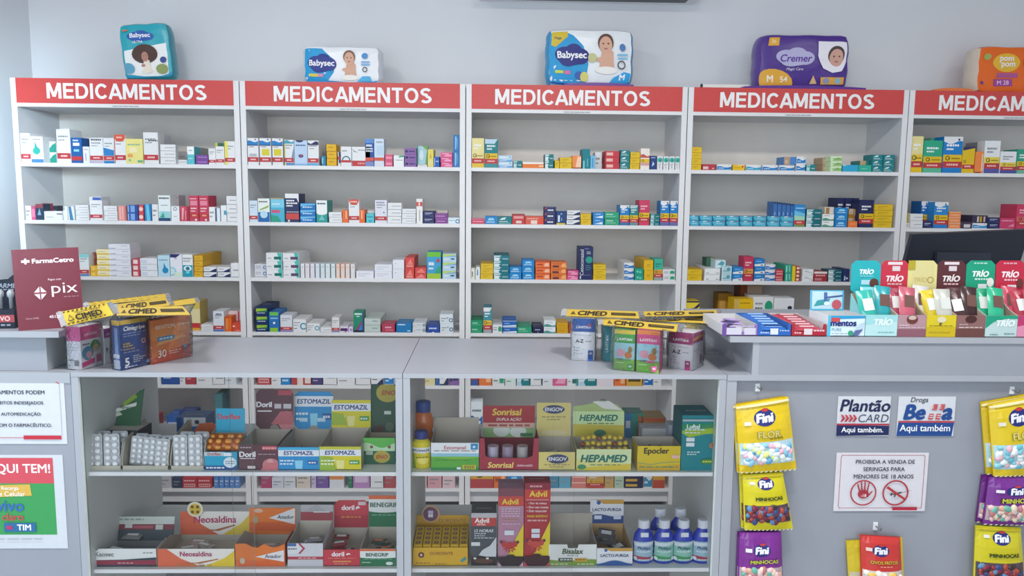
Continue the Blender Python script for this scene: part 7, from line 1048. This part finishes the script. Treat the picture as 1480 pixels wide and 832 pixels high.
# ------------------------------------------------------------------ candy bags hanging on the front of the right counter
YP = YC+.0155
def hook(label, u, v):
    p = AT(u, v, YP-.01); t = thing('wall_hook', label, 'hook', (p.x, YP, p.z), group='hooks on the counter front')
    m = MB(); m.box(-.006, .006, -.004, .0, -.008, .014, 'e6e8ec'); m.build('hook_plate', t)
    m = MB(); m.tube([(0, -.004, .004), (0, -.03, .002), (0, -.034, .004), (0, -.036, .012)], .0016, mat('5a5c60', .3, .6)); m.build('hook_wire', t)
def candy_bag(label, q, Y, col, ops, win=None, candies=(), thick=.016, seed=0, group='candy bags hanging on the counter front', plain=False):
    TL, TR, BR, BL = [AT(u, v, Y) for u, v in q]; c0 = (TL+TR)/2
    t = thing('candy_bag', label, 'candy bag', c0, group=group); r = random.Random(seed); ph = [r.uniform(0, 6) for _ in range(4)]
    def S(u, v, l):
        p = BL*(1-u)*(1-v)+BR*u*(1-v)+TR*u*v+TL*(1-u)*v-c0
        b = max(0, 1-(2*u-1)**4)*(.15+.85*math.sin(math.pi*min(1, max(0, .06+.88*(1-v))))) if v < .97 else .1*max(0, 1-(2*u-1)**4)
        wv = .0016*math.sin(9*u+ph[0]+3*v)+.0012*math.sin(14*v+ph[1])
        return p+Vector((0, -thick*b-wv*min(1, 6*min(u, 1-u, v, 1-v))-l, 0))
    m = MB(); W_ = (TR-TL).length; H_ = (TL-BL).length; sh = Sheet(m, S, W_, H_, 10, .0004); sh.op('r', 0, 0, 1, 1, mat(col, .25, .5, 'film'))
    n = 10; vs = [S(i/n, j/n, -thick*.0) for j in (0, n) for i in range(n+1)]
    vs = [BL-c0+Vector((0, .003, 0)), BR-c0+Vector((0, .003, 0)), TR-c0+Vector((0, .003, 0)), TL-c0+Vector((0, .003, 0))]; m.mesh(vs, [(3, 2, 1, 0)], mat(col, .25, .5, 'film'))
    sh.draw(ops)
    for k in range(12): sh.op('p', [(k/12, 0), (k/12+.04, 0), (k/12+.06, .025), (k/12+.02, .025)], 'd8d2a8')       # crimped seal
    m.build('printed_film', t, smooth=False)
    if win:
        m = MB(); y0, y1 = win
        for i in range(46):
            u, v = .07+.86*((i % 8)+r.uniform(.1, .9))/8, y0+.03+(y1-y0-.06)*((i//8)+r.uniform(.1, .9))/6; p = S(u, v, .001); c = candies[i % len(candies)]; a = r.uniform(.006, .0095)
            m.ball(p, a*1.5, a*.6, a, mat(c, .25, .5), 9, 5, r.uniform(0, 3))
        o = m.build('gummies', t, smooth=True); o['kind'] = 'stuff'
    return t
FINI = lambda x, y, w, h: [('e', x, y, w, h, '2a3078'), ('t', 'Fini', x, y, w*1.5, h*1.25, 'eef0f6', .06, .1), ('e', x+w*.1, y+h*.92, w*.35, h*.2, 'b83a3a')]
FLOR = [('r', .02, .12, .98, .44, 'b8d4dc')]+FINI(.5, .78, .2, .115)+[('t', 'FLOR', .55, .545, .42, .12, '8a8a30', .06), ('t', 'FLOR', .55, .548, .4, .11, 'd8c878', .03), ('l', .55, .47, .8, .02, '8a7a20'), ('r', .12, .7, .24, .75, 'e4e0d0'), ('r', 0, .95, 1, .98, 'e8dcae')]
MINY = [('r', .02, .14, .98, .46, '5a4a50')]+FINI(.52, .84, .2, .1)+[('t', 'MINHOCAS', .56, .58, .62, .13, '6a7a24', .06), ('t', 'MINHOCAS', .56, .583, .6, .12, '3a3a28', .01), ('r', .14, .84, .26, .89, 'e4e0d0'), ('r', 0, .96, 1, .985, 'c8b830')]
MINP = [('r', .02, .1, .98, .42, 'b8a8a8')]+FINI(.5, .72, .2, .1)+[('t', 'MINHOCAS', .55, .53, .66, .1, '4a3a20', .07), ('t', 'MINHOCAS', .55, .533, .64, .09, 'c8d048', .03), ('r', .12, .7, .26, .76, 'e4e0e8')]
OVO = [('r', .02, .1, .98, .5, 'd8d0c8')]+FINI(.46, .8, .21, .085)+[('t', 'OVOS FRITOS', .52, .63, .7, .08, '5a3010', .06), ('t', 'OVOS FRITOS', .52, .632, .68, .07, 'd8bc48', .02), ('r', .1, .79, .24, .84, 'ead0c8'), ('l', .4, .57, .7, .012, 'e0a090')]
CF = ('e8ecf0', '8ac4dc', 'e8b0c4', 'f0f0f0', '6aa8cc', 'e4e88a', 'd8f0e8'); CM_ = ('8a3038', '3a4a80', 'a84838', '3a2a30', '5a8ab0', '7a2a40'); CP = ('e8c0c0', 'd8a890', '6ab0a0', 'e8d8c0', 'c07a80'); CO = ('f0ece4', 'e8c060', 'f0ece4', 'e8e0d8')
hook('metal hook holding the left column of candy bags', 1096, 562); hook('metal hook holding the red candy bag', 1267, 763); hook('metal hook holding the right column of candy bags', 1465, 566)
DX = lambda q, dx, dy: [(u+dx, v+dy) for u, v in q]
q = [(1063, 585), (1139, 573), (1151, 677), (1069, 683)]
candy_bag('yellow marshmallow bag with a flower name in front, top of the left column', q, YP-.032, 'e0c020', FLOR, (.12, .44), CF, seed=1)
candy_bag('yellow marshmallow bag half hidden behind the one at the top left', DX(q, -4, -1), YP-.012, 'd8b818', FLOR, (.12, .44), CF, seed=2, thick=.011)
q = [(1073, 686), (1131, 682), (1146, 763), (1076, 765)]
candy_bag('yellow gummy worm bag in front, middle of the left column', q, YP-.03, 'd4c820', MINY, (.14, .46), CM_, seed=3)
candy_bag('yellow gummy worm bag half hidden behind in the left column', DX(q, -5, -3), YP-.012, 'ccbe1c', MINY, (.14, .46), CM_, seed=4, thick=.011)
q = [(1069, 769), (1129, 768), (1132, 852), (1066, 853)]
candy_bag('purple gummy worm bag in front, bottom of the left column', q, YP-.03, '7a2f8c', MINP, (.1, .42), CP, seed=5)
candy_bag('purple gummy worm bag half hidden behind, bottom of the left column', DX(q, -3, -1), YP-.012, '6a2a7c', MINP, (.1, .42), CP, seed=6, thick=.011)
q = [(1243, 772.5), (1301, 776), (1305, 868), (1246, 868)]
candy_bag('red fried egg gummy bag on the middle hook', q, YP-.032, 'c83a36', OVO, (.1, .5), CO, seed=7)
candy_bag('yellow candy bag behind the red one on the middle hook', [(1223, 781), (1304, 776), (1308, 868), (1228, 868)], YP-.012, 'd0b82c', [('r', .02, .1, .98, .5, 'c8c0a0')]+FINI(.6, .8, .2, .08), None, (), seed=8, thick=.011)
q = [(1428, 584), (1505, 570), (1512, 684), (1436, 688)]
candy_bag('yellow marshmallow bag in front, top of the right column', q, YP-.032, 'dcc028', [('r', .02, .1, .98, .44, 'b0d4dc')]+FLOR[1:], (.1, .44), ('8ac8d4', 'e8b8c4', 'f0f0ee', '6ab8cc', 'e0e8e8'), seed=9)
candy_bag('yellow marshmallow bag half hidden behind, top of the right column', DX(q, -11, -3), YP-.012, 'd0b420', [('r', .02, .1, .98, .44, 'b0d4dc')]+FLOR[1:], (.1, .44), ('8ac8d4', 'e8b8c4', 'f0f0ee'), seed=10, thick=.011)
q = [(1429, 689), (1503, 687), (1506, 757), (1420, 757)]
candy_bag('purple gummy worm bag in front, middle of the right column', q, YP-.03, '74308a', MINP, (.08, .42), CP, seed=11)
candy_bag('purple gummy worm bag half hidden behind, middle of the right column', DX(q, -10, -3), YP-.012, '682a7c', MINP, (.08, .42), CP, seed=12, thick=.011)
q = [(1410, 759), (1475, 762), (1482, 852), (1406, 852)]
candy_bag('yellow gummy worm bag at the bottom of the right column', q, YP-.03, 'd0c424', MINY, (.1, .44), CM_, seed=13)
